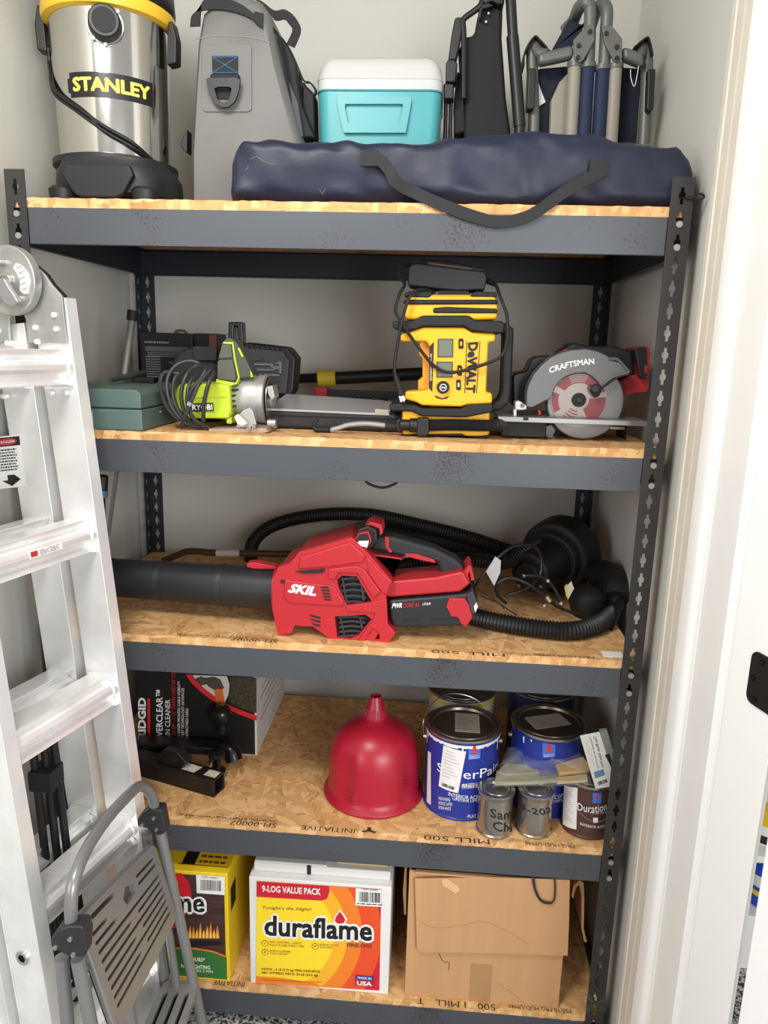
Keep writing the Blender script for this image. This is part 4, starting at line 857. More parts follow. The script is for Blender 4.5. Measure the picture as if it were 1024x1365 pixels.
# hose across the foot
h0, h1 = P(*Dw(300, 1192), y=dy - .012), P(*Dw(775, 1192), y=dy - .012)
obj('air_hose', hose([h0, h0.lerp(h1, .3) + V((0, 0, .001)), h0.lerp(h1, .7), h1, h1 + V((.012, .03, 0)), h1 + V((.004, .06, 0))], .0125, .0034, .16, 16), BLKM, dw)
n0 = P(*Dw(90, 1188), y=dy - .012); obj('hose_nozzle', xlathe([(.008, 0), (.011, .003), (.011, .02), (.014, .022), (.014, .034), (.0125, (h0 - n0).length), (.0, (h0 - n0).length)], n0.x, n0.y, n0.z, 20), BLK, dw)
slab('hose_clip', Dw, ((215, 1140), (300, 1140), (300, 1250), (270, 1270), (215, 1265)), dy - .028, dy, BLK, dw, bev=.003, ref=dy - .02)
slab('nozzle_ring', Dw, ((75, 1150), (100, 1145), (105, 1235), (80, 1235), (66, 1190)), dy - .016, dy - .008, BLK, dw, bev=.002, ref=dy - .012)
# charger and its cord on top
ch = thing('black_charger', 'black power charger lying on top of the yellow inflator', 'charger', (P(600, 385, y=.13).x, .14, P(600, 386, y=.10).z))
ztopi = P(*Dw(470, 243), y=dy + .0).z
cpz = pz(Dw, ((150, 215), (155, 78), (200, 52), (690, 112), (705, 160), (690, 245), (500, 250)), dy + .01)
obj('charger_body', prism(cpz, dy + .01, dy + .085), mat('charger_black', (30, 30, 33), .5), ch, bev=.004, seg=3)
slab('charger_top', Dw, ((205, 58), (260, 28), (420, 40), (690, 95), (700, 112), (640, 118)), dy + .02, dy + .08, BLKG, ch, bev=.002, ref=dy + .02)
slab('charger_label', Dw, ((285, 48), (600, 92), (590, 104), (300, 66)), dy + .0185, dy + .03, mat('brown_reflective', (96, 66, 44), .35), ch, bev=.0004, ref=dy + .019)
def D3(a, c, y): return P(*Dw(a, c), y=y)
cd1 = [D3(705, 180, dy + .03), D3(760, 200, dy + .01), D3(800, 300, dy - .01), D3(845, 430, dy - .016), D3(845, 600, dy - .018), D3(800, 710, dy - .016), D3(640, 780, dy - .014), D3(450, 822, dy - .014), D3(330, 770, dy - .013), D3(200, 610, dy - .012), D3(120, 490, dy - .02), D3(65, 390, dy - .012), D3(95, 270, dy), D3(130, 200, dy + .01), D3(85, 150, dy + .02), D3(110, 85, dy + .03), D3(180, 70, dy + .04)]
obj('power_cord', tube(cd1, .0032, 8), BLKM, ch)
obj('power_cord', tube([D3(340, 262, dy + .02), D3(260, 240, dy), D3(180, 270, dy - .012), D3(120, 420, dy - .022), D3(75, 650, dy - .02), D3(58, 780, dy - .02), D3(66, 860, dy - .02)], .0032, 8), BLKM, ch)
pl = obj('plug', cyl(D3(66, 850, dy - .02), D3(110, 985, dy - .02), .005, .0075, 12), BLKM, ch)
slab('plug_face', Dw, ((88, 985), (120, 972), (136, 1015), (100, 1028)), dy - .026, dy - .016, WHITE, ch, bev=.001, ref=dy - .02)
for a in (98, 120): obj('prong', cyl(D3(a, 1010, dy - .022), D3(a + 6, 1030, dy - .022), .0016, n=6), CHROME, ch)
obj('strain_relief', cyl(D3(695, 175, dy + .03), D3(760, 205, dy + .012), .006, .0045, 10), BLKM, ch)

# ================================================================ craftsman circular saw
Cq = zq(670, 440, 4.876); sy = .13
cs = thing('grey_circular_saw', 'cordless circular saw with grey blade guard and red handle', 'circular saw', (P(770, 585, y=sy).x, sy + .06, S2))
GG = mat('guard_grey', (104, 104, 104), .45, .3); LG = mat('lower_guard_grey', (122, 120, 118), .4, .45); RD = mat('saw_red', (150, 26, 38), .45); BLD = mat('blade_grey', (132, 124, 118), .35, .45); BRED = mat('blade_red_print', (128, 46, 50), .4)
slab('motor_housing', Cq, ((385, 140), (420, 118), (475, 76), (560, 100), (740, 104), (800, 120), (865, 135), (885, 290), (830, 340), (700, 420), (500, 500), (380, 500)), sy + .03, sy + .11, BLKM, cs, bev=.008, seg=3, ref=sy + .01)
slab('motor_end', Cq, ((65, 300), (90, 278), (160, 268), (195, 190), (240, 170), (325, 165), (330, 420), (230, 500), (70, 500)), sy + .04, sy + .12, BLK, cs, bev=.010, seg=3, ref=sy + .03)
slab('red_line', Cq, ((380, 142), (420, 120), (428, 128), (392, 150)), sy + .026, sy + .05, RD, cs, bev=.0008, ref=sy + .02)
slab('rear_handle', Cq, ((760, 330), (830, 300), (890, 288), (962, 290), (964, 385), (945, 408), (850, 420), (800, 440), (770, 450)), sy + .02, sy + .075, RD, cs, bev=.006, seg=3, ref=sy + .01)
bt2 = slab('battery', Cq, ((862, 122), (900, 108), (950, 105), (966, 122), (962, 300), (930, 322), (890, 300)), sy + .005, sy + .09, RD, cs, bev=.004, seg=3, ref=sy)
slab('battery_cover', Cq, ((862, 122), (900, 110), (940, 108), (944, 220), (940, 318), (915, 320), (890, 300)), sy + .001, sy + .08, BLK, bt2, bev=.003, ref=sy)
slab('battery_button', Cq, ((924, 228), (942, 230), (942, 280), (924, 280)), sy - .001, sy + .01, RD, bt2, bev=.001, ref=sy)
ac = P(*Cq(492, 452), y=sy); lc_ = P(*Cq(535, 480), y=sy)
# lower guard, blade, print
lgr = P(*Cq(785, 480), y=sy).x - lc_.x; lgz = max(lc_.z, S2 + lgr + .0005)
obj('lower_guard', prism(ell(lc_.x, lgz, lgr, lgr, 56), sy - .004, sy + .024), LG, cs, bev=.003)
obj('guard_toe', prism(zc_(pz(Cq, ((280, 620), (320, 612), (345, 650), (330, 690), (370, 715), (330, 730), (290, 722), (276, 680)), sy - .004), S2), sy - .006, sy + .024), GG, cs, bev=.002)
brr = .0545
bl = ycyl('saw_blade', ac, sy - .0065, sy - .003, brr, BLD, cs, n=56, bev=0)
def sector(a0, a1, r0, r1, y, m, nm='red_print'):
    n = 14; A = [(ac.x + r1 * math.cos(math.radians(a0 + (a1 - a0) * i / n)), ac.z + r1 * math.sin(math.radians(a0 + (a1 - a0) * i / n))) for i in range(n + 1)]
    B = [(ac.x + r0 * math.cos(math.radians(a1 + (a0 - a1) * i / n)), ac.z + r0 * math.sin(math.radians(a1 + (a0 - a1) * i / n))) for i in range(n + 1)]
    b = nb(); va = [b.verts.new((x, y, z)) for x, z in A]; vb = [b.verts.new((x, y, z)) for x, z in B[::-1]]
    for i in range(n): b.faces.new((va[i], va[i + 1], vb[i + 1], vb[i]))
    return obj(nm, b, m, bl, flat=True)
sector(20, 150, .033, .053, sy - .0068, BRED); sector(-62, 8, .020, .053, sy - .0068, BRED); sector(165, 210, .040, .053, sy - .0068, BRED)
for i in range(5): sector(75 - i * 1, 118, .036 + i * .0032, .0372 + i * .0032, sy - .0071, BLD, 'blade_lettering')
for i in range(4): sector(228, 268, .022 + i * .006, .0245 + i * .006, sy - .0069, BRED, 'blade_lettering')
ycyl('arbor_washer', ac, sy - .011, sy - .004, .0138, BLKM, bl, bev=.001); nt_ = ycyl('arbor_bolt', ac, sy - .0135, sy - .010, .006, BLK, bl, n=6)
UG = ((152, 500), (156, 400), (172, 345), (205, 285), (250, 232), (310, 180), (380, 146), (450, 128), (540, 121), (610, 134), (670, 160), (730, 200), (785, 215), (830, 262), (822, 290), (735, 315), (640, 372), (612, 335), (575, 300), (530, 280), (470, 284), (415, 302), (370, 330), (340, 375), (325, 420), (312, 445), (260, 470), (192, 506))
slab('upper_guard', Cq, UG, sy - .016, sy + .03, GG, cs, bev=.003, ref=sy - .012)
text_on('CRAFTSMAN', (lambda f: lambda s, t: f(s, t) + V((0, 0, .006 * 4 * s * (1 - s) * .6)))(fmap(Cq, (305, 282), (598, 222), (595, 183), (302, 244), sy - .0168)), WHITE, cs, bold=.03)
obj('guard_rib', tube([P(*Cq(a, c), y=sy - .018) for a, c in ((690, 190), (745, 190), (800, 245), (815, 275), (720, 305), (630, 375))], .0028, 8), GG, cs)
slab('lift_lever', Cq, ((565, 390), (590, 355), (620, 350), (640, 365), (720, 310), (735, 318), (640, 385), (625, 430), (595, 440)), sy - .024, sy - .014, BLKM, cs, bev=.002, ref=sy - .016)
q = P(*Cq(600, 380), y=sy - .024); ycyl('lever_knob', q, sy - .031, sy - .022, .0075, BLK, cs, n=16)
bz_ = P(*Cq(500, 583), y=sy - .045).z; bx0, bx1 = P(*Cq(-30, 580), y=sy - .045).x, P(*Cq(935, 580), y=sy - .045).x
sx0, sx1 = P(*Cq(290, 600), y=sy).x, P(*Cq(730, 600), y=sy).x
obj('base_plate', prism([(bx0, sy - .05), (bx1, sy - .05), (bx1, sy + .14), (bx0, sy + .14)], bz_ - .003, bz_ + .002, 'z', holes=[[(sx0, sy - .01), (sx1 + .02, sy - .01), (sx1 + .02, sy + .03), (sx0, sy + .03)]]), mat('plate_grey', (142, 142, 140), .35, .6), cs)
obj('plate_lip', bx((bx0, sy - .052, bz_ - .008), (bx1, sy - .048, bz_ + .002)), MATS['plate_grey'], cs, bev=.001)
q = P(*Cq(152, 572), y=sy - .053); obj('plate_notch', bx((q.x - .005, sy - .0532, bz_ - .004), (q.x + .005, sy - .051, bz_ + .0025)), INK, cs)
obj('plate_underside', bx((bx0 + .01, sy - .03, S2 + .004), (P(*Cq(270, 640), y=sy).x, sy + .12, bz_ - .003)), BLKM, cs, bev=.002)
obj('plate_rail', bx((sx1 - .01, sy - .01, bz_ - .020), (bx1 - .03, sy + .0, bz_ - .014)), MATS['plate_grey'], cs, bev=.001)
obj('rear_rest', bx((sx1 + .03, sy + .02, S2), (bx1 - .02, sy + .10, bz_ - .003)), BLKM, cs, bev=.002)
slab('front_bracket', Cq, ((82, 465), (110, 458), (140, 478), (158, 490), (158, 518), (118, 522), (82, 520)), sy - .03, sy + .0, mat('bracket_alu', (176, 176, 172), .4, .6), cs, bev=.002)
slab('bracket_leg', Cq, ((72, 515), (92, 515), (92, 570), (72, 570)), sy - .03, sy - .01, MATS['bracket_alu'], cs, bev=.001)
ycyl('bracket_bolt', P(*Cq(130, 490), y=sy - .03), sy - .034, sy - .028, .004, GG, cs, n=12)
slab('red_spring', Cq, ((230, 520), (250, 520), (255, 550), (232, 560)), sy - .01, sy + .01, RD, cs, bev=.002)
# loop of cable hanging below the second shelf
hl = tag(obj('hanging_cable', tube([P(484, 636, y=.05), P(492, 645, y=.05), P(510, 650, y=.05), P(526, 645, y=.05), P(534, 636, y=.05)], .0028, 8), BLKM), 'short loop of black cable hanging beneath the second shelf', 'cable')
# ================================================================ third shelf: red leaf blower
K = zq(350, 680, 3.4133); yb = .035
SR = mat('tool_red', (180, 36, 44), .42, bump=.02, bs=300); SRD = SR
lb = thing('leaf_blower', 'red cordless leaf blower with long black nozzle on the third shelf', 'leaf blower', (P(440, 860, y=.06).x, .1, S3))
main = [(42, 330), (72, 258), (125, 243), (168, 190), (405, 122), (480, 195), (592, 325), (560, 400), (570, 520), (608, 560), (562, 632), (530, 626), (300, 612), (272, 560), (230, 530), (145, 525), (132, 560), (70, 570), (45, 450)]
V1 = [(338, 318), (362, 298), (430, 302), (500, 420), (480, 430), (382, 432), (345, 350)]
V2 = [(328, 484), (470, 476), (498, 496), (440, 568), (400, 585), (340, 580)]
V3 = [(510, 588), (540, 545), (556, 588)]
obj('motor_housing', prism(zc_(pz(K, main, yb), S3), yb, yb + .022, holes=[pz(K, V1, yb), pz(K, V2, yb), pz(K, V3, yb)]), SR, lb)
obj('housing_back', prism(zc_(pz(K, [(70, 262), (125, 246), (168, 195), (405, 128), (592, 330), (562, 400), (570, 520), (600, 560), (562, 600), (300, 600), (272, 560), (210, 525), (100, 525), (50, 450), (48, 330)], yb), S3 + .004), yb + .024, yb + .15), mat('tool_red_dark', (160, 30, 38), .45), lb, bev=.012, seg=3)
obj('fan_core', prism(pz(K, [(330, 305), (505, 305), (505, 590), (330, 590)], yb), yb + .018, yb + .026), INK, lb)
# raised facets of the housing
slab('facet_plate', K, [(100, 318), (270, 340), (330, 350), (372, 425), (360, 440), (120, 425), (95, 400)], yb - .004, yb + .01, SR, lb, bev=.003)
slab('facet_plate', K, [(300, 268), (430, 255), (462, 268), (538, 372), (505, 405), (432, 290), (345, 286), (330, 318), (296, 312)], yb - .006, yb + .01, SR, lb, bev=.003)
slab('facet_plate', K, [(470, 205), (520, 260), (590, 325), (560, 392), (530, 360), (480, 290)], yb - .003, yb + .012, SR, lb, bev=.003)
slab('facet_plate', K, [(500, 420), (565, 402), (570, 520), (606, 560), (560, 628), (535, 622), (530, 560), (500, 540), (460, 600), (430, 600), (505, 495), (512, 470), (380, 462), (380, 436)], yb - .004, yb + .008, SR, lb, bev=.002)
slab('facet_plate', K, [(170, 215), (400, 145), (470, 208), (460, 240), (300, 262), (160, 270)], yb - .004, yb + .02, SR, lb, bev=.004)
slab('side_vent', K, [(150, 280), (285, 268), (272, 286), (190, 290)], yb - .0045, yb + .004, INK, lb, bev=.0006)
for i in range(5): slab('louver', K, [(262 + 4 * i, 347 + 14 * i), (300 + 3 * i, 349 + 14 * i), (303 + 3 * i, 357 + 14 * i), (268 + 4 * i, 355 + 14 * i)], yb - .0052, yb, INK, lb, bev=.0003)
for i in range(3): slab('louver', K, [(208 + 6 * i, 474 + 20 * i), (262, 486 + 18 * i), (264, 496 + 18 * i), (225 + 6 * i, 486 + 20 * i)], yb - .0012, yb + .002, INK, lb, bev=.0003)
slab('louver', K, [(84, 318), (100, 316), (98, 332), (80, 334)], yb - .0012, yb + .002, INK, lb, bev=.0003)
for vx_, n_ in ((V1, 5), (V2, 5)):
    x0 = min(q[0] for q in vx_) + 18; x1 = max(q[0] for q in vx_) - 30; y0 = min(q[1] for q in vx_); y1 = max(q[1] for q in vx_)
    for i in range(n_):
        yy = y0 + (y1 - y0) * (i + .6) / n_
        slab('intake_rib', K, [(x0, yy - 4), ((x0 + x1) / 2, yy - 10), (x1, yy - 2), (x1, yy + 8), ((x0 + x1) / 2, yy), (x0, yy + 8)], yb + .006, yb + .014, mat('rib_black', (44, 44, 46), .5), lb, bev=.001, ref=yb + .006)
    slab('intake_frame', K, [(x0 + 2, y0 + 6), (x0 + 10, y0 + 4), (x0 + 34, y1 - 4), (x0 + 24, y1 - 2)], yb + .005, yb + .012, MATS['rib_black'], lb, bev=.001, ref=yb + .006)
    slab('intake_frame', K, [(x1 - 30, y0 + 10), (x1 - 20, y0 + 14), (x1 - 2, y1 - 24), (x1 - 14, y1 - 14)], yb + .005, yb + .012, MATS['rib_black'], lb, bev=.001, ref=yb + .006)
text_on('SKIL', fmap(K, (113, 374), (242, 392), (250, 348), (132, 334), yb - .0046), WHITE, lb, bold=.05, shear=.15)
# handle
GRP = mat('handle_black_rubber', (32, 32, 35), .6, bump=.1, bs=300)
yh2 = yb + .045
slab('handle_grip', K, [(495, 125), (545, 118), (600, 122), (780, 172), (880, 222), (930, 268), (905, 285), (810, 308), (798, 245), (740, 222), (650, 215), (560, 195), (490, 185)], yh2, yh2 + .045, GRP, lb, bev=.009, seg=3)
slab('grip_inlay', K, [(555, 122), (575, 125), (575, 170), (592, 190), (578, 195), (560, 170)], yh2 - .002, yh2 + .01, SR, lb, bev=.001)
slab('grip_inlay', K, [(648, 198), (700, 200), (780, 225), (790, 242), (720, 228), (650, 210)], yh2 - .002, yh2 + .01, SR, lb, bev=.001)
slab('handle_frame', K, [(478, 195), (640, 222), (625, 235), (500, 212), (600, 315), (585, 325)], yh2 - .002, yh2 + .03, SR, lb, bev=.002)
slab('trigger', K, [(498, 205), (610, 228), (590, 262), (572, 285), (545, 262)], yh2 + .008, yh2 + .035, BLKM, lb, bev=.003, ref=yh2)
slab('lower_frame', K, [(530, 375), (590, 330), (790, 312), (820, 305), (915, 285), (948, 345), (900, 382), (570, 408)], yb + .02, yb + .11, SR, lb, bev=.006, seg=3, ref=yb + .01)
slab('rear_hook', K, [(915, 290), (940, 256), (952, 262), (967, 325), (950, 332), (944, 290), (936, 300), (948, 345), (925, 330)], yb + .03, yb + .10, SR, lb, bev=.002, ref=yb + .02)
kn_ = P(*K(452, 140), y=yb + .03)
b_ = ycyl('speed_dial', kn_, yb + .01, yb + .11, .0165, BLK, lb, n=30, bev=.003)
slab('dial_guard', K, [(455, 82), (490, 58), (540, 72), (548, 110), (530, 125), (528, 92), (490, 75), (460, 92)], yb + .03, yb + .09, SR, lb, bev=.003, ref=yb + .02)
slab('dial_body', K, [(430, 90), (480, 72), (520, 92), (525, 150), (490, 185), (440, 180), (410, 150)], yb + .02, yb + .10, BLK, lb, bev=.005, ref=yb + .015)
em = slab('emblem_badge', K, [(415, 135), (440, 105), (482, 98), (496, 140), (472, 180), (430, 170)], yb + .005, yb + .02, SR, lb, bev=.001, ref=yb + .006)
slab('emblem_field', K, [(421, 137), (443, 110), (478, 105), (489, 140), (468, 173), (434, 164)], yb + .003, yb + .006, INK, em, bev=.0005, ref=yb + .005)
for i in range(3): slab('emblem_stripe', K, [(424 + 18 * i, 158 + 4 * i), (440 + 18 * i, 162 + 4 * i), (456 + 14 * i, 140 - 1 * i), (440 + 14 * i, 140)], yb + .0022, yb + .004, WHITE, em, bev=.0002, ref=yb + .003)
# battery
bat = slab('battery_pack', K, [(572, 415), (845, 392), (925, 384), (955, 362), (984, 430), (965, 490), (925, 532), (600, 538), (580, 500)], yb + .012, yb + .12, mat('battery_black', (34, 34, 36), .45), lb, bev=.006, seg=3, ref=yb + .008)
slab('battery_red_end', K, [(850, 402), (920, 402), (940, 430), (956, 490), (928, 532), (906, 522), (890, 490), (858, 484), (835, 440)], yb + .008, yb + .05, SR, bat, bev=.002, ref=yb + .008)
slab('battery_latch', K, [(928, 385), (958, 364), (982, 430), (966, 470), (950, 470)], yb + .005, yb + .03, MATS['charcoal_plastic'], bat, bev=.002, ref=yb + .006)
slab('battery_mark', K, [(962, 438), (974, 420), (980, 440), (968, 466)], yb + .003, yb + .006, WHITE, bat, bev=.0003, ref=yb + .004)
text_on('PWR', fmap(K, (588, 447), (634, 444), (636, 422), (592, 424), yb + .0112), WHITE, bat, bold=.03, shear=.15)
text_on('CORE 40', fmap(K, (638, 444), (712, 440), (714, 420), (640, 424), yb + .0112), mat('red_print', (190, 40, 44), .5), bat, bold=.01, shear=.15)
text_on('LITHIUM', fmap(K, (728, 434), (764, 432), (765, 420), (730, 422), yb + .0112), WHITE, bat, bold=.0)
for i in range(4): slab('battery_slot', K, [(770 + 30 * i, 494 - i), (792 + 30 * i, 492 - i), (796 + 30 * i, 502 - i), (774 + 30 * i, 504 - i)], yb + .0105, yb + .013, INK, bat, bev=.0003, ref=yb + .011)
slab('battery_slot', K, [(640, 498), (700, 496), (705, 506), (645, 508)], yb + .0105, yb + .013, INK, bat, bev=.0003, ref=yb + .011)
# nozzle tube
ty_ = yb + .075
t0 = P(372, 793, y=ty_); t1 = P(120, 768, y=ty_ + .03)
rr0 = (P(362, 757, y=ty_).z - P(362, 822, y=ty_ - .03).z) / 2; rr0 = .046
tz0 = S3 + .055
t0.z = P(362, 757, y=ty_).z - rr0; t1.z = P(143, 745, y=ty_ + .03).z - .041
NZ = mat('nozzle_black', (34, 35, 38), .5)
nzl = obj('nozzle_tube', tube([t0 + V((.03, 0, 0)), t0, t0.lerp(t1, .28), t0.lerp(t1, .30), t0.lerp(t1, .6), t0.lerp(t1, .62), t1], lambda i, m: rr0 - .005 * i / m, 40, sm=False), NZ, lb, smooth=60)
for k in (.29, .61, .9):
    c = t0.lerp(t1, k); obj('nozzle_joint', cyl(c + V((.006, 0, 0)), c - V((.006, 0, 0)), rr0 + .0012 - .005 * k, n=40), NZ, nzl)
slab('nozzle_clip', zq(120, 640, 2.56), [(538, 280), (560, 275), (640, 290), (640, 300), (560, 298), (540, 292)], ty_ - .012, ty_ + .012, SR, lb, bev=.002, ref=ty_)
obj('nozzle_collar', tube([t0 + V((.02, 0, 0)), t0 - V((.006, 0, 0))], rr0 + .006, 40, sm=False), mat('tool_red_dark'), lb)

# ================================================================ brown pipe behind the blower
pq = zq(120, 640, 2.56); py2 = .34
bp_ = thing('brown_pipe', 'thin brown metal pipe with a white label lying behind the blower', 'pipe', (P(330, 740, y=py2).x, py2, S3))
pz0 = P(*pq(520, 250), y=py2).z
obj('pipe', tube([P(*pq(250, 275), y=py2), P(*pq(300, 255), y=py2), P(*pq(340, 243), y=py2), P(*pq(430, 248), y=py2), P(*pq(560, 250), y=py2), P(*pq(760, 254), y=py2)], .0082, 12), mat('bronze_pipe', (86, 66, 50), .4, .5), bp_)
obj('pipe_label', cyl(P(*pq(432, 249), y=py2), P(*pq(512, 250), y=py2), .0088, n=16), mat('pipe_label', (196, 190, 180), .6), bp_)
hub = P(*pq(265, 278), y=py2); hub.z = S3 + .026
obj('pipe_coupler', xlathe([(.018, 0), (.026, .006), (.026, .02), (.02, .026), (.024, .03), (.024, .042), (.012, .05)], hub.x - .03, py2, hub.z, 24), mat('dark_brown_coupler', (54, 40, 32), .5), bp_)
# ================================================================ black pump with corrugated hose
fq = zq(480, 640, 2.438); HB = mat('hose_black', (20, 20, 22), .5)
pm = thing('hose_pump', 'black electric pump with coiled corrugated hose at the right of the third shelf', 'pump', (P(745, 800, y=.3).x, .3, S3))
def F3(a, c, y): return P(*fq(a, c), y=y)
dcy = .40; dcn = F3(645, 245, dcy); drr = F3(772, 250, dcy).x - dcn.x
PB = mat('pump_black', (20, 20, 23), .6)
ax = V((-.60, -.78, -.12)).normalized()
def disc(c, d0, d1, r0, r1, m, nm, n=40, bev=.004): return obj(nm, cyl(c + ax * d0, c + ax * d1, r0, r1, n), m, pm, bev=bev)
dcn.z = max(dcn.z, S3 + drr * .95)
disc(dcn, -.05, .03, drr * 1.0, drr * .98, PB, 'fan_housing', bev=.014)
disc(dcn, .03, .045, drr * .80, drr * .72, PB, 'housing_step')
mc = F3(625, 345, .30); mc.z = max(mc.z, S3 + .05)
disc(dcn + ax * .0, .04, .14, drr * .62, drr * .52, mat('motor_black', (22, 22, 25), .55), 'motor_body', bev=.008)
mend = dcn + ax * .14; mend2 = mend
for a in (20, 110, 200, 290):
    r_ = math.radians(a); e1_ = ax.orthogonal().normalized(); e2_ = ax.cross(e1_); q = mend + (e1_ * math.cos(r_) + e2_ * math.sin(r_)) * drr * .44
    obj('motor_screw', cyl(q, q + ax * .004, .004, n=10), CHROME, pm)
obj('motor_cap', cyl(mend, mend + ax * .012, drr * .34, drr * .3, 28), BLKM, pm, bev=.003)
lq0 = [F3(*q, .20) for q in ((663, 345), (683, 322), (692, 345), (672, 382))]
obj('warning_label', prism([(p.x, p.z) for p in lq0], .185, .187), mat('pale_label', (200, 198, 186), .6), pm); obj('label_stripe', prism([(p.x, p.z) for p in [F3(*q, .185) for q in ((664, 347), (673, 337), (674, 375), (671, 382))]], .1845, .1865), mat('label_yellow', (214, 190, 60), .6), pm)
el = [F3(760, 300, .34), F3(805, 305, .30), F3(828, 340, .26), F3(830, 385, .23)]
obj('outlet_elbow', tube(el, .030, 20), PB, pm)
obj('filter_bulb', lathe([(0, 0), (.036, .006), (.044, .03), (.040, .055), (.022, .07), (0, .074)], (F3(752, 400, .22).x, .25, S3), 30), PB, pm)
# hoses
zh = S3 + .0205
def hz(a, c, z): q = P(*fq(a, c), z=z); return q
h1 = [V((F3(300, 400, .16).x, .19, zh + .006)), V((hz(372, 445, zh).x, .15, zh)), hz(450, 462, zh), hz(560, 480, zh), hz(680, 490, zh), hz(770, 470, zh), hz(822, 432, zh), F3(838, 380, .24)]
h1 = [V((p.x, max(p.y, .07), max(p.z, zh))) for p in h1]
obj('suction_hose', hose(h1, .0200, .0075, .16, 18), HB, pm)
h2 = [F3(40, 270, .34), F3(130, 278, .30), F3(250, 258, .28), F3(380, 262, .28), F3(470, 268, .29), F3(530, 235, .32), F3(580, 210, .36)]
obj('upper_hose', hose(h2, .0175, .007, .16, 16), HB, pm)
h3 = [P(334, 748, y=.46), P(338, 722, y=.46), P(365, 700, y=.47), P(420, 687, y=.48), P(490, 686, y=.48), P(560, 700, y=.47), P(630, 718, y=.45), P(690, 738, y=.43)]
obj('long_hose', hose(h3, .0185, .0065, .14, 16), HB, pm)
h4 = [P(420, 745, y=.50), P(440, 724, y=.50), P(490, 707, y=.51), P(560, 716, y=.50), P(640, 732, y=.47), P(680, 748, y=.45)]
obj('long_hose', hose(h4, .026, .0065, .12, 16), HB, pm)
# cables and tag
for pts in ([(375, 345, .12), (400, 310, .12), (440, 260, .13), (500, 215, .15), (560, 215, .17), (588, 250, .18), (585, 310, .17), (545, 350, .14), (470, 378, .12)],
            [(720, 440, .14), (650, 415, .13), (600, 380, .12), (550, 340, .11), (490, 318, .11), (450, 335, .11), (445, 370, .12), (475, 400, .13)],
            [(530, 310, .15), (590, 315, .16), (630, 350, .16), (655, 400, .15)]):
    obj('pump_cable', tube([F3(a, c, y) for a, c, y in pts], .0034, 8), BLK, pm)
for pts in ([(380, 352, .10), (430, 385, .10), (510, 440, .10)], [(390, 375, .09), (450, 400, .09), (470, 420, .09)]): obj('thin_wire', tube([F3(a, c, y) for a, c, y in pts], .0015, 6), BLK, pm)
q0_, q1_ = F3(605, 378, .12), F3(617, 394, .12); obj('metal_ferrule', cyl(q0_, q1_, .0052, n=12), mat('brass', (200, 186, 150), .3, .9), pm)
for a, c in ((532, 310), (610, 325), (652, 398), (598, 405)): q = F3(a, c, .135); obj('clamp_screw', cyl(q, q + V((0, -.006, 0)), .0034, n=10), CHROME, pm)
obj('paper_tag', prism([(p.x, p.z) for p in [F3(*q, .11) for q in ((410, 298), (440, 248), (458, 262), (456, 300), (436, 344))]], .110, .1112), mat('grey_tag', (166, 166, 164), .6), pm)
obj('side_stand', prism([(F3(800, 480, .2).x, S3), (F3(845, 380, .2).x, F3(845, 385, .2).z), (min(F3(866, 510, .2).x, 1.2), S3)], .16, .22), PB, pm, bev=.003)

# tool leaning at the left end, half hidden by the ladder
lt = zq(0, 620, 4.017); ly = .06
le = thing('blue_ring_tool', 'black tool with a blue ring leaning behind the ladder on the third shelf', 'hand tool', (P(135, 700, y=ly).x, ly, S3))
def L3(a, c, y=ly): return P(*lt(a, c), y=y)
lbot = L3(545, 340); lbot = V((lbot.x - .002, ly, S3))
obj('tool_head', cyl(L3(545, 130), L3(550, 55), .0115, n=18), BLK, le, bev=.002)
obj('blue_ring', cyl(L3(543, 168), L3(545, 132), .0125, n=18), mat('tool_blue', (58, 104, 140), .5), le)
obj('shaft', cyl(lbot, L3(542, 170), .006, .008, 14), BLK, le)
obj('grey_strip', prism([(p.x, p.z) for p in (L3(590, 40), L3(606, 40), L3(556, 400), L3(545, 400))] , ly + .02, ly + .03), mat('strip_grey', (110, 108, 104), .5), le)
fr_ = [L3(528, 75, ly - .012), L3(560, 75, ly - .012), L3(560, 125, ly - .012), L3(530, 125, ly - .012)]

# ================================================================ fourth shelf: drain cleaner carton
Rq = zq(165, 880, 4.655); ry_ = .268
rx1 = P(343, 1007, z=S4).x; rx0 = .085; rzt = P(343, 890, y=ry_).z + .03
rg = thing('drain_cleaner_carton', 'black printed drain cleaner carton with a white side on the fourth shelf', 'carton', ((rx0 + rx1) / 2, .43, S4))
WC = mat('white_carton_side', (206, 204, 200), .65)
obj('carton_body', bx((rx0, ry_, S4), (rx1, .60, rzt)), WC, rg, bev=.0015)
f0 = pz(Rq, ((0, 0),), ry_)[0]
obj('printed_front', bx((rx0 + .001, ry_ - .0012, S4 + .003), (rx1 - .005, ry_ + .0005, rzt - .001)), mat('carton_print_black', (26, 24, 24), .4), rg)
yr = ry_ - .0018
def rt_(s, x0, x1, ybot, ytop, m, bold=.02): return text_on(s, fmap(Rq, (x1, ybot), (x1, ytop), (x0, ytop), (x0, ybot), yr), m, rg, bold=bold)
RDP = mat('carton_red', (206, 40, 44), .45)
rt_('RIDGID', 88, 138, 490, 232, WHITE, .04); obj('red_rule', prism(pz(Rq, ((147, 238), (162, 238), (164, 480), (149, 480)), yr), yr, yr + .0006), RDP, rg)
rt_('POWERCLEAR\u2122', 200, 242, 560, 185, WHITE); rt_('DRAIN CLEANER', 256, 288, 545, 245, WHITE, .01)
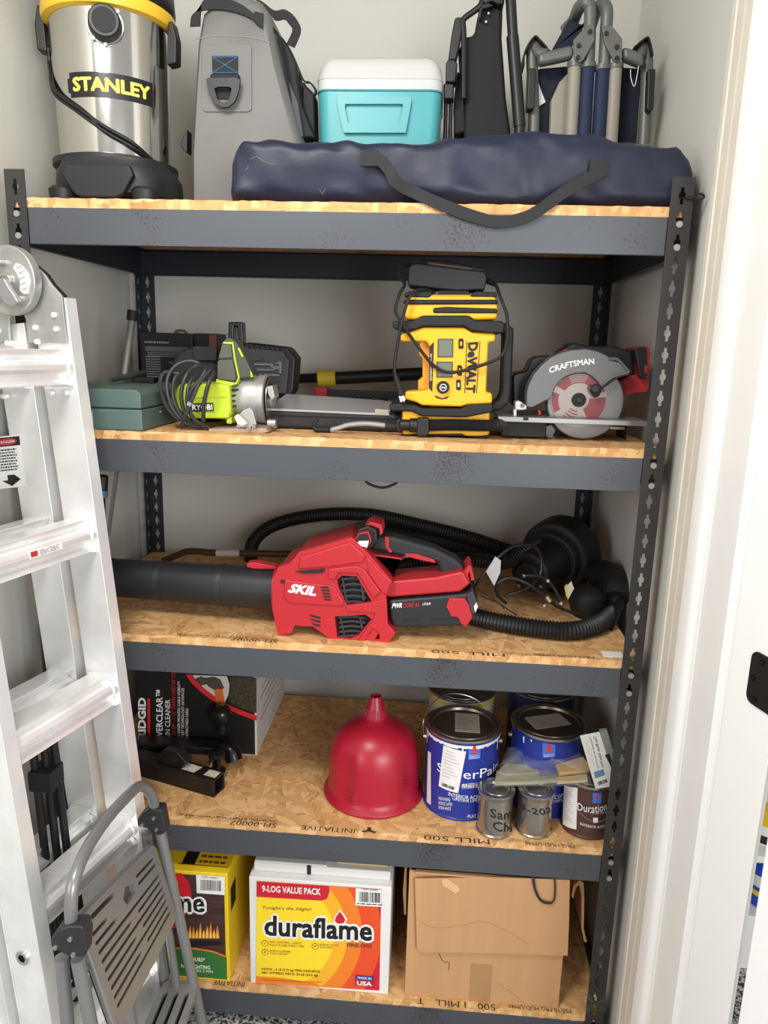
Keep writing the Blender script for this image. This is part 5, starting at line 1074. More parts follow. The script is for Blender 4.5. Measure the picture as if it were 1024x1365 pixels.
rt_('UNCLOGS 3/4" - 1 1/2" DRAIN LINES UP TO 25\'', 297, 320, 550, 40, RDP, .0); rt_('CLEAR COVER PROVIDES CABLE VISIBILITY', 334, 350, 520, 130, WHITE, .0); rt_('LATEST TECHNOLOGY ADVANCES', 358, 374, 500, 172, WHITE, .0); rt_('RETRACTABLE CABLE', 384, 400, 480, 300, WHITE, .0)
arc = [(385, 90), (420, 140), (470, 190), (540, 245), (620, 290), (700, 330), (826, 378), (826, 345), (720, 308), (640, 272), (565, 225), (500, 175), (450, 125), (418, 86)]
obj('red_arc', flat_poly(arc, lambda a, c: P(*Rq(a, c), y=yr - .0004)), RDP, rg, flat=True)
obj('picture_disc', flat_poly([(428, 92), (640, 100), (656, 150), (650, 215), (628, 262), (600, 262), (540, 225), (480, 165), (440, 115)], lambda a, c: P(*Rq(a, c), y=yr - .0002)), mat('print_pale', (196, 190, 182), .5), rg, flat=True)
obj('printed_glove', flat_poly([(500, 110), (560, 102), (600, 120), (625, 175), (560, 185), (520, 160)], lambda a, c: P(*Rq(a, c), y=yr - .0006)), mat('print_glove', (72, 64, 60), .5), rg, flat=True)
obj('printed_arm', flat_poly([(560, 182), (612, 168), (628, 270), (575, 268)], lambda a, c: P(*Rq(a, c), y=yr - .0006)), mat('print_orange', (200, 104, 44), .5), rg, flat=True)
obj('printed_tool', flat_poly([(432, 120), (480, 100), (510, 112), (515, 150), (480, 158)], lambda a, c: P(*Rq(a, c), y=yr - .0005)), mat('print_glove'), rg, flat=True)
obj('printed_scene', flat_poly([(660, 105), (824, 110), (824, 330), (700, 285), (650, 262), (660, 180)], lambda a, c: P(*Rq(a, c), y=yr - .0001)), mat('print_dark_brown', (50, 44, 32), .5, var=.6, vs_=160), rg, flat=True)
lines_on(lambda s, t: V((rx1 + .0006, .29 + .29 * s, S4 + .02 + .28 * t)), [(.05 + .1 * (i % 3), .6 + .1 * (i % 4), .2 + .07 * i, .012) for i in range(10)], mat('side_print', (120, 118, 116), .6), rg)

# ================================================================ trailer hitches
def hitch_tube(c0, c1, s, wall, m, nm, par):
    d = (c1 - c0).normalized(); u = V((0, 0, 1)); r_ = d.cross(u).normalized(); b = nb()
    def ring(p, k): return [b.verts.new(p + r_ * (a * k) + u * (c * k)) for a, c in ((-1, -1), (1, -1), (1, 1), (-1, 1))]
    A, B, C2, D2 = ring(c0, s / 2), ring(c1, s / 2), ring(c1, s / 2 - wall), ring(c1 - d * .06, s / 2 - wall)
    for k in range(4):
        j = (k + 1) % 4; b.faces.new((A[k], A[j], B[j], B[k])); b.faces.new((B[k], B[j], C2[j], C2[k])); b.faces.new((C2[k], C2[j], D2[j], D2[k]))
    b.faces.new(A[::-1]); b.faces.new(D2); return obj(nm, b, m, par, bev=.002)
HBK = mat('worn_black_steel', (30, 28, 27), .32, .2, var=.25, vs_=40)
ha = thing('hitch_mount', 'worn black square trailer hitch mount nearest the shelf edge', 'trailer hitch', (.24, .13, S4))
hs = .044; hR = V((P(296, 1065, z=S4).x - .012, .079 + .024, S4 + hs / 2)); hL = V((.085, .185, S4 + hs / 2))
hitch_tube(hL, hR, hs, .006, HBK, 'square_tube', ha)
hd_ = (hL - hR).normalized(); hn = hd_.cross(V((0, 0, 1)))
def ht(k, up=0, side=0): return hR + hd_ * k + V((0, 0, hs / 2 + up)) + hn * side
obj('tube_sticker', prism([(0, -.012), (.03, -.012), (.03, .012), (0, .012)], 0, .0006, 'z'), mat('worn_paper', (196, 188, 168), .7, var=.15, vs_=120), ha, M=Matrix.Translation(ht(.004)) @ Matrix.Rotation(math.atan2(hd_.y, hd_.x), 4, 'Z'))
obj('tube_sticker', prism([(0, -.012), (.045, -.014), (.05, .012), (.005, .014)], 0, .0006, 'z'), MATS['worn_paper'], ha, M=Matrix.Translation(ht(.055)) @ Matrix.Rotation(math.atan2(hd_.y, hd_.x), 4, 'Z'))
obj('drop_arm', prism([(.095, -.001), (.165, -.001), (.150, .032), (.105, .040), (.08, .02)], -.014, .014, 'y'), HBK, ha, bev=.003, M=Matrix.Translation(ht(0)) @ Matrix.Rotation(math.atan2(hd_.y, hd_.x), 4, 'Z'))
pk = ht(.022, 0); 
hb2 = thing('ball_hitch', 'black ball hitch lying behind the square hitch mount', 'trailer hitch', (.24, .22, S4))
za = P(*Rq(300, 560), y=.2).z; za -= .004; zt2 = P(*Rq(300, 470), y=.245).z
obj('shank', bx((.10, .20, max(S4 + .002, za - .004)), (P(*Rq(630, 500), y=.2).x, .245, zt2)), HBK, hb2, bev=.004)
obj('shank_support', bx((.12, .205, S4), (P(*Rq(530, 600), y=.21).x, .24, za)), mat('brown_wood', (118, 82, 50), .7), hb2, bev=.002)
q = P(*Rq(655, 500), y=.2); ee = obj('shank_end', tube([V((q.x - .02, .222, (za + zt2) / 2)), V((q.x, .215, (za + zt2) / 2 - .004)), V((q.x + .01, .205, S4 + .02))], .021, 18), BLKG, hb2)
q = P(*Rq(605, 335), y=.235); obj('hitch_ball', lathe([(.010, -.05), (.012, -.024), (.016, -.02), (.0235, -.008), (.025, .002), (.022, .013), (.012, .022), (0, .0235)], (q.x, .235, max(q.z, zt2 + .05)), 28), mat('ball_black', (40, 38, 36), .15, .4), hb2)
q = P(*Rq(565, 620), y=.15); obj('ball_neck', lathe([(.020, 0), (.021, .004), (.011, .012), (.010, .03), (.013, .036), (.019, .042), (.019, .05), (.013, .054)], (q.x, .165, S4 + hs - .03), 24), BLKG, hb2)

# ================================================================ red funnel
fx, fy_ = .688, .158; fz = P(511, 928, y=fy_).z - S4
fn = thing('red_funnel', 'large red plastic funnel standing upside down on the fourth shelf', 'funnel', (fx, fy_, S4))
FRD = mat('funnel_red', (166, 22, 46), .35, bump=.03, bs=120)
b = lathe([(.113, .0), (.116, .003), (.115, .008), (.106, .012), (.104, .03), (.104, .07), (.102, .10), (.097, .125), (.086, .148), (.066, .166), (.045, .177), (.030, .183), (.026, .19)], (fx, fy_, S4), 64)
for v_ in b.verts:      # two flattened grip sides
    dx, dy_ = v_.co.x - fx, v_.co.y - fy_; r = math.hypot(dx, dy_); zz = v_.co.z - S4
    if .014 < zz < .15 and r > .04:
        a = math.atan2(dx, -dy_)
        for a0 in (-.62, .95, 2.6, -2.4):
            dd = abs((a - a0 + PI) % (2 * PI) - PI)
            if dd < .3: k = 1 - .075 * math.cos(dd / .3 * PI / 2) * min(1, (zz - .014) / .02) * min(1, (.15 - zz) / .03); v_.co.x = fx + dx * k; v_.co.y = fy_ + dy_ * k
obj('funnel_cone', b, FRD, fn, smooth=60)
hh = fz
obj('funnel_spout', lathe([(.028, .186), (.029, .19), (.0245, .197), (.024, .205), (.0215, .210), (.0205, .214), (.018, .22), (.0125, hh), (.0095, hh), (.0095, hh - .03), (0, hh - .03)], (fx, fy_, S4), 36), FRD, fn, smooth=50)
for i in range(9):
    a = -1.2 + 2.4 * i / 8; b = cyl((fx + .0275 * math.sin(a), fy_ - .0275 * math.cos(a), S4 + .188), (fx + .022 * math.sin(a), fy_ - .022 * math.cos(a), S4 + .21), .002, .0014, 6); obj('spout_rib', b, FRD, fn)
for i in range(4): a, z = cyl_hit(545, 1040 + 4 * i, fx, fy_, .104); obj('grip_ridge', tube([(fx + .1045 * math.sin(a + t), fy_ - .1045 * math.cos(a + t), z) for t in (-.12, 0, .12)], .0013, 6), FRD, fn)
for i in range(5): a, z = cyl_hit(470, 1060 + 3 * i, fx, fy_, .104); obj('grip_ridge', tube([(fx + .1035 * math.sin(a + t), fy_ - .1035 * math.cos(a + t), z) for t in (-.13, 0, .13)], .0013, 6), FRD, fn)

# ================================================================ paint cans
T = zq(550, 910, 3.531)
LIDM = mat('can_lid', (112, 104, 96), .32, .8, bump=.03, bs=40); CANM = mat('can_tin', (176, 172, 166), .26, .95, bump=.02, bs=60); PBL = mat('can_blue', (30, 48, 140), .35); PBD = mat('can_navy', (34, 42, 84), .4); WDR = mat('dried_white_paint', (226, 222, 214), .5)
def can(name, label, cx, cy, r, h, lab, lid=LIDM, rim=CANM, group=None):
    t = thing(name, label, 'paint can', (cx, cy, S4), group)
    obj('can_body', lathe([(r - .003, 0), (r + .0015, .001), (r + .0015, .004), (r - .001, .006), (r - .001, h - .012), (r + .001, h - .010), (r + .002, h - .004)], (cx, cy, S4), 56, caps=False), lab, t, smooth=40)
    obj('can_rim', lathe([(r + .0016, h - .006), (r + .0028, h - .003), (r + .0022, h), (r - .006, h + .0005), (r - .008, h - .002)], (cx, cy, S4), 56, caps=False), rim, t, smooth=50)
    obj('can_lid', lathe([(r - .007, h - .003), (r - .009, h + .001), (r - .014, h + .001), (r - .016, h - .004), (r - .022, h - .0045), (0, h - .0045)], (cx, cy, S4), 56, caps=False), lid, t, smooth=50)
    return t
gr_, gh = .0825, .192
c1x, c1y = .888, .152; q = P(618, 963, z=S4 + gh); c1x, c1y = q.x, q.y
q = P(732, 961, z=S4 + gh); c2x, c2y = q.x, q.y
print('CANS', c1x, c1y, c2x, c2y)
p1 = can('paint_can', 'blue gallon paint can with dripped white paint and a paper sticker', c1x, c1y, gr_, gh, PBL)
def cm(pts, cx, cy, r): # angle/z of photo points on the can
    return [cyl_hit(u, v, cx, cy, r) for u, v in pts]
def can_quad(name, pts, cx, cy, r, m, par, lift=.0006, n=10):
    h = cm([T(*q) for q in pts], cx, cy, r)
    def f(s, t):
        a = (h[0][0] * (1 - s) + h[1][0] * s) * (1 - t) + (h[3][0] * (1 - s) + h[2][0] * s) * t; z = (h[0][1] * (1 - s) + h[1][1] * s) * (1 - t) + (h[3][1] * (1 - s) + h[2][1] * s) * t
        return V((cx + (r + lift) * math.sin(a), cy - (r + lift) * math.cos(a), z))
    if m is None: return f
    return obj(name, patch(f, n, 2), m, par)
def can_text(s, pts, cx, cy, r, m, par, bold=.01, lift=.0012, nm='lettering'): return text_on(s, can_quad('', pts, cx, cy, r, None, None, lift), m, par, bold=bold, name=nm)
rc1 = gr_ - .001
# dripped paint under the rim
b = nb(); rnd = random.Random(3)
for i in range(40):
    a0 = -1.55 + 3.1 * i / 40; a1 = a0 + 3.1 / 40; z1 = S4 + gh - .008; dp = .008 + (.03 * rnd.random() if rnd.random() < .28 else .003 * rnd.random())
    f = cylmap(c1x, c1y, rc1, a0, a1, z1 - dp, z1, .0014); w_ = [b.verts.new(f(*st)) for st in ((.3, 0), (.7, 0), (1, 1), (0, 1))] if dp > .012 else [b.verts.new(f(*st)) for st in ((0, 0), (1, 0), (1, 1), (0, 1))]
    b.faces.new(w_)
    if dp > .012: f2 = cylmap(c1x, c1y, rc1, a0, a1, z1 - .009, z1, .0013); b.faces.new([b.verts.new(f2(*st)) for st in ((0, 0), (1, 0), (1, 1), (0, 1))])
obj('paint_drips', b, WDR, p1)
can_text('SuperPaint', ((118, 425), (432, 405), (432, 345), (118, 372)), c1x, c1y, rc1, WHITE, p1, .005)
LGB = mat('label_blue', (60, 110, 200), .4)
lg = can_quad('brand_panel', ((262, 362), (318, 355), (320, 275), (264, 282)), c1x, c1y, rc1, LGB, p1, .0009); can_quad('brand_drop', ((280, 335), (302, 333), (298, 285), (286, 287)), c1x, c1y, rc1, mat('brand_red', (206, 50, 50), .4), lg, .0014)
can_text('Sherwin\nWilliams', ((266, 358), (314, 352), (314, 335), (267, 340)), c1x, c1y, rc1, WHITE, lg, 0, .0014)
can_text('PAINT AND PRIMER IN ONE', ((150, 462), (425, 445), (425, 430), (150, 446)), c1x, c1y, rc1, WHITE, p1, .01)
can_text('INTERIOR ACRYLIC', ((170, 530), (345, 536), (345, 518), (170, 513)), c1x, c1y, rc1, WHITE, p1, .0); can_text('LIFETIME LIMITED', ((190, 550), (335, 552), (335, 540), (190, 538)), c1x, c1y, rc1, WHITE, p1, .0)
can_text('HIGH HIDING\nACRYLIC LATEX\nEXTRA WHITE', ((124, 592), (188, 600), (188, 542), (124, 534)), c1x, c1y, rc1, WHITE, p1, .0); can_text('-FLAT', ((255, 634), (298, 634), (298, 618), (255, 620)), c1x, c1y, rc1, WHITE, p1, .0)
for i in range(7): h_ = can_quad('', ((232, 500), (330, 490), (330, 460), (232, 470)), c1x, c1y, rc1, None, None, .001); obj('label_swirl', tube([h_(s, .1 + .11 * i + .25 * math.sin(PI * s) * (1 if i % 2 else .4)) for s in (0, .25, .5, .75, 1)], .0003, 4), WHITE, p1)
st_ = can_quad('paper_sticker', ((125, 484), (215, 518), (252, 322), (148, 292)), c1x, c1y, rc1, mat('sticker_paper', (226, 222, 220), .6), p1, .0018); fs = can_quad('', ((125, 484), (215, 518), (252, 322), (148, 292)), c1x, c1y, rc1, None, None, .0022)
lines_on(fs, [(.12, .5 + .1 * (i % 4), .9 - .075 * i, .014) for i in range(9)], GP, st_); bars_on(fs, .15, .8, .05, .13, INK, st_)
can_quad('side_text_panel', ((68, 560), (88, 575), (88, 330), (74, 320)), c1x, c1y, rc1, MATS['sticker_paper'], p1, .0008)
def lid_label(cx, cy, z, w_, h_, ang, par):
    M_ = Matrix.Translation((cx, cy, z)) @ Matrix.Rotation(ang, 4, 'Z'); o = obj('lid_label', bx((-w_ / 2, -h_ / 2, 0), (w_ / 2, h_ / 2, .0006)), mat('lid_label_grey', (176, 168, 158), .6), par, M=M_)
    lines_on(lambda s, t: M_ @ V((-w_ / 2 + w_ * s, -h_ / 2 + h_ * t, .0009)), [(.08, .5 + .1 * (i % 4), .85 - .12 * i, .03) for i in range(7)], mat('dim_grey_print'), o)
q = P(*T(258, 188), z=S4 + gh - .004); lid_label(q.x, q.y, S4 + gh - .0045, .055, .085, -.02, p1)
def bail(cx, cy, par, pts):
    for s in (-1, 1): obj('bail_ear', cyl((cx + s * (gr_ - .001), cy, S4 + gh * .80), (cx + s * (gr_ + .006), cy, S4 + gh * .80), .008, .006, 14), CANM, par)
    obj('bail_wire', tube(pts, .0011, 6), CANM, par)
bail(c1x, c1y, p1, [V((c1x - gr_ - .005, c1y, S4 + gh * .80)), P(*T(52, 180), y=c1y), P(*T(90, 100), y=c1y + .03), P(*T(180, 52), y=c1y + .07), P(*T(300, 80), y=c1y + .08), P(*T(400, 190), y=c1y + .05), V((c1x + gr_ + .005, c1y, S4 + gh * .80))])
p2_ = can('paint_can', 'blue gallon paint can with a tilted lid label behind the brush package', c2x, c2y, gr_, gh, PBL)
bl2 = can_quad('brand_panel', ((612, 352), (672, 345), (672, 272), (612, 278)), c2x, c2y, rc1, LGB, p2_, .0009); can_quad('brand_drop', ((630, 328), (655, 325), (650, 282), (636, 284)), c2x, c2y, rc1, MATS['brand_red'], bl2, .0014)
can_text('Sherwin\nWilliams', ((618, 350), (668, 344), (668, 330), (618, 336)), c2x, c2y, rc1, WHITE, bl2, 0, .0014)
can_text('INTERIOR ACRYLIC LATEX', ((560, 536), (720, 536), (720, 518), (560, 518)), c2x, c2y, rc1, WHITE, p2_, 0); can_text('LIFETIME LIMITED', ((600, 556), (715, 556), (715, 544), (600, 544)), c2x, c2y, rc1, WHITE, p2_, 0)
for a, c in ((525, 265), (560, 260)): can_quad('paint_drip', ((a - 2, c + 18), (a + 2, c + 18), (a + 4, c - 12), (a - 4, c - 12)), c2x, c2y, rc1, WDR, p2_, .001, 2)
q = P(*T(636, 180), z=S4 + gh - .004); lid_label(q.x, q.y, S4 + gh - .0045, .09, .055, .38, p2_)
bail(c2x, c2y, p2_, [V((c2x + s * (gr_ + .005) * math.cos(a), c2y + .0 - .02 * math.sin(a), S4 + gh * .80 - .06 * math.sin(a))) for s, a in ((-1, 0), (-1, .5), (-1, 1.1), (1, 1.1), (1, .5), (1, 0))] if False else [V((c2x - (gr_ + .006) * math.cos(a), c2y + (gr_ + .006) * math.sin(a), S4 + gh * .80 - .03 * math.sin(a))) for a in (0, .5, 1, 1.57, 2.1, 2.6, 3.14)])
p3_ = can('paint_can', 'cream gallon paint can with a yellow band at the back of the shelf', c1x + .002, c1y + .185, gr_, gh, mat('can_cream', (196, 186, 168), .5))
obj('yellow_band', patch(cylmap(c1x + .002, c1y + .185, gr_ - .001, -1.5, 1.5, S4 + gh - .020, S4 + gh - .012, .0012), 24, 1), mat('band_yellow', (206, 174, 48), .5), p3_)
p4_ = can('paint_can', 'blue gallon paint can at the back right without visible lettering', c2x + .01, c2y + .185, gr_, gh, PBD)
# small tins
sr_, sh = .0375, .098
tins = []
for nm, u, ub, lab, tx in (('a', 660, 1119, 'small bare metal sample tin marked Sam, nearest the big blue can', 'Sams\nCho'), ('b', 714, 1119, 'small bare metal sample tin dated 5-2023 beside the brown can', '5-2023')):
    q = P(u, ub, z=S4); cx, cy = q.x, q.y + sr_
    t = can('sample_tin', lab, cx, cy, sr_, sh, CANM, mat('tin_lid', (150, 148, 142), .3, .85), CANM, 'small metal sample tins'); tins.append((cx, cy))
    if nm == 'a': can_text('Sams', ((366, 630), (480, 625), (480, 580), (366, 590)), cx, cy, sr_ - .001, INK, t, 0, .001, 'marker_writing'); can_text('Cho', ((378, 690), (478, 690), (478, 640), (378, 650)), cx, cy, sr_ - .001, INK, t, 0, .001, 'marker_writing')
    else: can_text('5-2023', ((514, 590), (660, 592), (660, 566), (514, 566)), cx, cy, sr_ - .001, INK, t, -.005, .001, 'marker_writing')
dr_, dh_ = .0535, .124
q = P(787, 1120, z=S4); dx_, dy2 = q.x, q.y + dr_
BRN = mat('can_brown', (78, 50, 44), .4)
dn = can('brown_paint_can', 'brown quart paint can with white lettering beside the right post', dx_, dy2, dr_, dh_, BRN)
rdr = dr_ - .001
wpn = can_quad('white_panel', ((708, 665), (772, 690), (778, 492), (716, 482)), dx_, dy2, rdr, mat('sticker_paper'), dn, .0008); lines_on(can_quad('', ((708, 665), (772, 690), (778, 492), (716, 482)), dx_, dy2, rdr, None, None, .0013), [(.2, .5 + .1 * (i % 4), .92 - .05 * i, .012) for i in range(16)], GP, wpn)
d_l = can_quad('brand_panel', ((848, 566), (888, 566), (888, 516), (848, 516)), dx_, dy2, rdr, LGB, dn, .0009); can_quad('brand_drop', ((862, 550), (876, 550), (873, 522), (865, 522)), dx_, dy2, rdr, MATS['brand_red'], d_l, .0014)
can_text('Duration', ((778, 598), (912, 598), (912, 560), (778, 564)), dx_, dy2, rdr, WHITE, dn, .005); can_text('H O M E', ((838, 614), (912, 612), (912, 604), (838, 606)), dx_, dy2, rdr, WHITE, dn, 0)
can_text('INTERIOR ACRYLIC', ((790, 668), (920, 672), (920, 660), (790, 656)), dx_, dy2, rdr, WHITE, dn, 0); can_quad('seal_mark', ((850, 658), (872, 658), (872, 634), (850, 634)), dx_, dy2, rdr, WHITE, dn, .0009); can_text('LATEX PAINT', ((840, 740), (900, 742), (900, 732), (840, 730)), dx_, dy2, rdr, WHITE, dn, 0)
hsw = can_quad('', ((785, 640), (930, 640), (930, 605), (785, 605)), dx_, dy2, rdr, None, None, .001); obj('label_swirl', tube([hsw(s, .9 - .8 * math.sin(PI * s)) for s in (0, .2, .4, .6, .8, 1)], .0004, 4), GP, dn)
# brush package lying over the tins
bz0 = S4 + sh + .003
bk = thing('brush_package', 'clear plastic package of paint brushes lying across the small tins', 'package', (P(740, 1030, z=bz0).x, .07, bz0))
def T3(a, c, z): return P(*T(a, c), z=z)
KH = mat('khaki_brush_handle', (150, 148, 112), .5); TAN = mat('tan_bristle', (188, 160, 110), .7, bump=.4, bs=300, scale=(.1, 1, 1))
def flat_piece(nm, pts, z0, z1, m, par=bk, bev=.0012): return obj(nm, prism([(p.x, p.y) for p in [T3(a, c, z0) for a, c in pts]], z0, z1, 'z'), m, par, bev=bev)
bzr = S4 + .1275
flat_piece('brush_handle', ((385, 485), (395, 430), (640, 395), (690, 420), (690, 470), (560, 482)), bz0, bz0 + .009, KH); flat_piece('brush_bristles', ((675, 400), (800, 362), (830, 400), (832, 425), (690, 440)), bzr + .006, bzr + .014, TAN); flat_piece('brush_bristles', ((680, 455), (820, 440), (825, 470), (680, 480)), bzr, bzr + .006, TAN)
flat_piece('brush_ferrule', ((590, 412), (685, 395), (690, 440), (600, 452)), bz0 + .009, bz0 + .013, mat('ferrule_silver', (170, 170, 168), .25, .8)); flat_piece('brush_handle', ((400, 425), (440, 385), (600, 400), (600, 430), (440, 440)), bz0 + .009, bz0 + .013, KH)
CLR = mat('clear_film', (225, 225, 230), .12, alpha=.14, spec=.9, bump=.25, bs=45)
o_ = [(378, 492), (383, 415), (440, 360), (540, 312), (640, 292), (735, 278), (800, 320), (850, 430), (835, 470), (600, 494)]
b = nb(); NXb = 26; NYb = 16
g = []
for j in range(NYb + 1):
    row = []
    for i in range(NXb + 1):
        s, t = i / NXb, j / NYb; xl = 378 + 60 * t; xr_ = 845 - 90 * t * t; X_ = xl + (xr_ - xl) * s; Y_ = 492 - (185 + 30 * s) * t - 8 * s
        z = bz0 + .017 + .026 * s + .010 * noise.noise(V((s * 7, t * 6, 1.7))) + .02 * t * t + .004 * noise.noise(V((s * 19, t * 16, 5)))
        if t < .05 or s in (0, 1): z = bz0 + .003 + .026 * s
        p = T3(X_, Y_, z); row.append(b.verts.new((p.x, min(p.y, .2), z)))
    g.append(row)
for j in range(NYb):
    for i in range(NXb): b.faces.new((g[j][i], g[j][i + 1], g[j + 1][i + 1], g[j + 1][i]))
obj('clear_bag', b, CLR, bk, smooth=180)
# hang card leaning at the bag's end
yc_ = .025
cpts = ((788, 250), (880, 232), (940, 420), (930, 490), (862, 500))
card = obj('hang_card', prism(pz(T, cpts, yc_), yc_, yc_ + .0012), mat('card_pale', (206, 204, 196), .6), bk)
slab('card_side', T, ((882, 232), (918, 226), (945, 320), (942, 450)), yc_ + .001, yc_ + .012, mat('card_green_grey', (120, 124, 112), .6), card, bev=.0005, ref=yc_)
slab('card_slot', T, ((905, 340), (925, 335), (942, 380), (938, 400)), yc_ - .0004, yc_ + .001, INK, card, bev=.0001, ref=yc_)
cf = fmap(T, (862, 498), (935, 470), (880, 236), (792, 252), yc_ - .0006)
text_on('Two Brush Value Pack', lambda s, t: cf(.80 - .16 * t, .95 - .62 * s), INK, card, bold=.0); text_on('Paquete de brochas', lambda s, t: cf(.55 - .14 * t, .95 - .6 * s), mat('dim_grey_print'), card, bold=0)
lines_on(lambda s, t: cf(.1 + .25 * t, .95 - .6 * s), [(.05, .9, .1 + .25 * i, .03) for i in range(4)], GP, card); obj('card_picture', flat_poly([(.15, .18), (.75, .18), (.75, .3), (.15, .3)], cf), mat('card_blue', (90, 120, 160), .5), card, flat=True); bars_on(cf, .2, .8, .03, .10, INK, card)
# ================================================================ bottom shelf: firelog cartons
Yq = zq(200, 1100, 2.844); CW = mat('white_carton', (226, 225, 221), .55); YC = mat('carton_yellow', (240, 204, 36), .45); CR = mat('carton_crimson', (204, 30, 46), .45); CO = mat('carton_orange', (238, 128, 40), .45); COR = mat('carton_red_orange', (228, 80, 38), .45); CY2 = mat('carton_amber', (246, 178, 40), .45); CYL = mat('carton_bright_yellow', (250, 216, 44), .45)
wy_ = .012; w0 = P(330, 1314, y=wy_); w1 = P(517, 1326, y=wy_); wt0 = P(328, 1166, y=wy_).z
wx0, wx1 = P(333, 1250, y=wy_).x, P(520, 1250, y=wy_).x; wt0 = P(430, 1176, y=wy_).z
wb = thing('white_firelog_carton', 'white carton of nine firelogs with yellow and orange printed front', 'carton', ((wx0 + wx1) / 2, .17, S5))
obj('carton_body', bx((wx0, wy_, S5), (wx1, .36, wt0)), CW, wb, bev=.002)
obj('carton_lid', bx((wx0 + .006, wy_ + .02, wt0), (wx1 - .004, .35, wt0 + .022)), CW, wb, bev=.003)
obj('lid_flap', bx((wx0 + .008, wy_ + .022, wt0 + .020), (wx0 + .17, .34, wt0 + .026)), mat('carton_shade_white', (212, 211, 206), .6), wb, bev=.001)
q0_, q1_ = P(*Yq(710, 150), y=.05), P(*Yq(898, 180), y=.05); obj('top_label', bx((q0_.x, .05, wt0 + .0222), (q1_.x, .10, wt0 + .0245)), YC, wb); 
obj('hand_slot', bx((P(*Yq(590, 160), y=wy_).x, wy_ + .0185, wt0 + .002), (P(*Yq(605, 160), y=wy_).x, wy_ + .03, wt0 + .023)), INK, wb)
yf = wy_ - .0006
PF = [P(*Yq(*q), y=yf) for q in ((402, 597), (870, 627), (877, 243), (405, 211))]; PF = [V((p.x, yf, p.z)) for p in PF]
pf = quadmap(*PF)
def st(a, c):
    s = (a - 403) / 470.0; top = 211 + 32 * s; bot = 597 + 30 * s; return s, 1 - (c - top) / (bot - top)
def lay(k): return lambda s, t: pf(s, t) - V((0, .0002 * k, 0))
art = obj('printed_panel', patch(lay(0)), CR, wb, flat=True)
def art_poly(nm, pts, k, m): 
    pl_ = clip([st(a, c) for a, c in pts], 0, 0, 1, 1)
    if pl_: obj(nm, flat_poly(pl_, lay(k)), m, art, flat=True)
for k, (r, m) in enumerate(((372, COR), (300, CO), (245, CY2), (195, CYL))): art_poly('printed_arc', ell(505, 415, r, r, 56), k + 1, m)
art_poly('yellow_field', ((403, 205), (560, 215), (560, 560), (403, 560)), 5, CYL); art_poly('orange_strip', ((403, 570), (500, 576), (640, 600), (660, 625), (403, 600)), 6, CO)
art_poly('title_band', [(403, 205), (676, 226), (680, 250), (670, 276), (650, 283), (403, 268)], 7, CR)
def at_(s_, a0, a1, cb0, cb1, ct0, ct1, k, m, bold=.01, shear=0, nm='lettering'):
    q = [st(a0, cb0), st(a1, cb1), st(a1, ct1), st(a0, ct0)]
    def f(s, t):
        u = [(1 - s) * (1 - t), s * (1 - t), s * t, (1 - s) * t]; return lay(k)(sum(w_ * p[0] for w_, p in zip(u, q)), sum(w_ * p[1] for w_, p in zip(u, q)))
    return text_on(s_, f, m, art, bold=bold, shear=shear, name=nm)
at_('9-LOG VALUE PACK', 424, 646, 249, 262, 225, 238, 9, WHITE, .03)
BRP = mat('brown_print', (120, 62, 30), .5)
at_("Tonight's the Night!", 426, 612, 316, 324, 301, 309, 9, BRP, .01, .25)
at_('duraflame', 426, 850, 421, 442, 327, 348, 8, WHITE, .10); at_('duraflame', 434, 842, 413, 434, 335, 356, 10, INK, .035)
art_poly('flame_outline', [(695, 362), (700, 340), (718, 316), (735, 332), (748, 352), (738, 372), (710, 374)], 9, WHITE); art_poly('printed_flame', [(701, 358), (704, 344), (719, 322), (731, 336), (741, 354), (734, 366), (712, 368)], 11, CR)
at_('FIRELOGS', 748, 842, 456, 460, 442, 446, 9, BRP, .02)
at_('FAST LIGHTING - LIGHTS\nFULLY IN LESS THAN 5 MIN.', 455, 588, 452, 458, 433, 439, 9, BRP); at_('BURNS UP TO\n4 HOURS*', 645, 716, 460, 464, 444, 447, 9, BRP); at_('BURNS CLEANER\nTHAN WOOD*', 455, 535, 484, 488, 467, 471, 9, BRP)
for a, c in ((437, 442), (437, 476), (628, 454)):
    for k_, m_ in ((9, BRP), (10, CYL)): art_poly('round_icon', ell(a, c, 13 - 2 * (k_ - 9), 12 - 2 * (k_ - 9), 18), k_, m_)
    art_poly('icon_tick', [(a - 5, c), (a - 2, c + 4), (a + 6, c - 5), (a + 5, c - 7), (a - 2, c + 1), (a - 4, c - 2)], 11, BRP)
at_('9-PACK - 6 LB (2.72 kg) FIRELOGS/LE\u00d1OS', 425, 648, 547, 558, 534, 545, 9, BRP, .02); at_('NET WT/PESO NETO: 54 LB (24.5 kg)', 425, 640, 562, 573, 550, 561, 9, BRP, .02); at_('*Duration is based on average burn time of one log under normal conditions', 428, 655, 588, 597, 580, 589, 9, BRP)
art_poly('blue_badge', ((782, 564), (850, 570), (850, 586), (782, 580)), 9, mat('badge_blue', (40, 60, 150), .45)); art_poly('red_badge', ((782, 580), (850, 586), (848, 608), (782, 602)), 9, mat('badge_red', (176, 30, 48), .45))
at_('MADE IN', 790, 842, 577, 582, 569, 573, 11, WHITE, .02); at_('USA', 788, 844, 602, 607, 586, 590, 11, WHITE, .04)
stk = art_poly('item_sticker', ((778, 228), (884, 236), (884, 306), (778, 300)), 9, WHITE)
sk = lambda s, t: lay(11)(*[(lambda A, B: A + (B - A) * 1)(0, x) for x in st(778 + 104 * s, 300 + 6 * s - 72 * t)])
lines_on(sk, [(.05, .95, .08, .05)], INK, art); bars_on(sk, .12, .9, .2, .72, INK, art, 24); at_('ITEM 00907', 800, 862, 244, 249, 236, 241, 11, INK, 0)
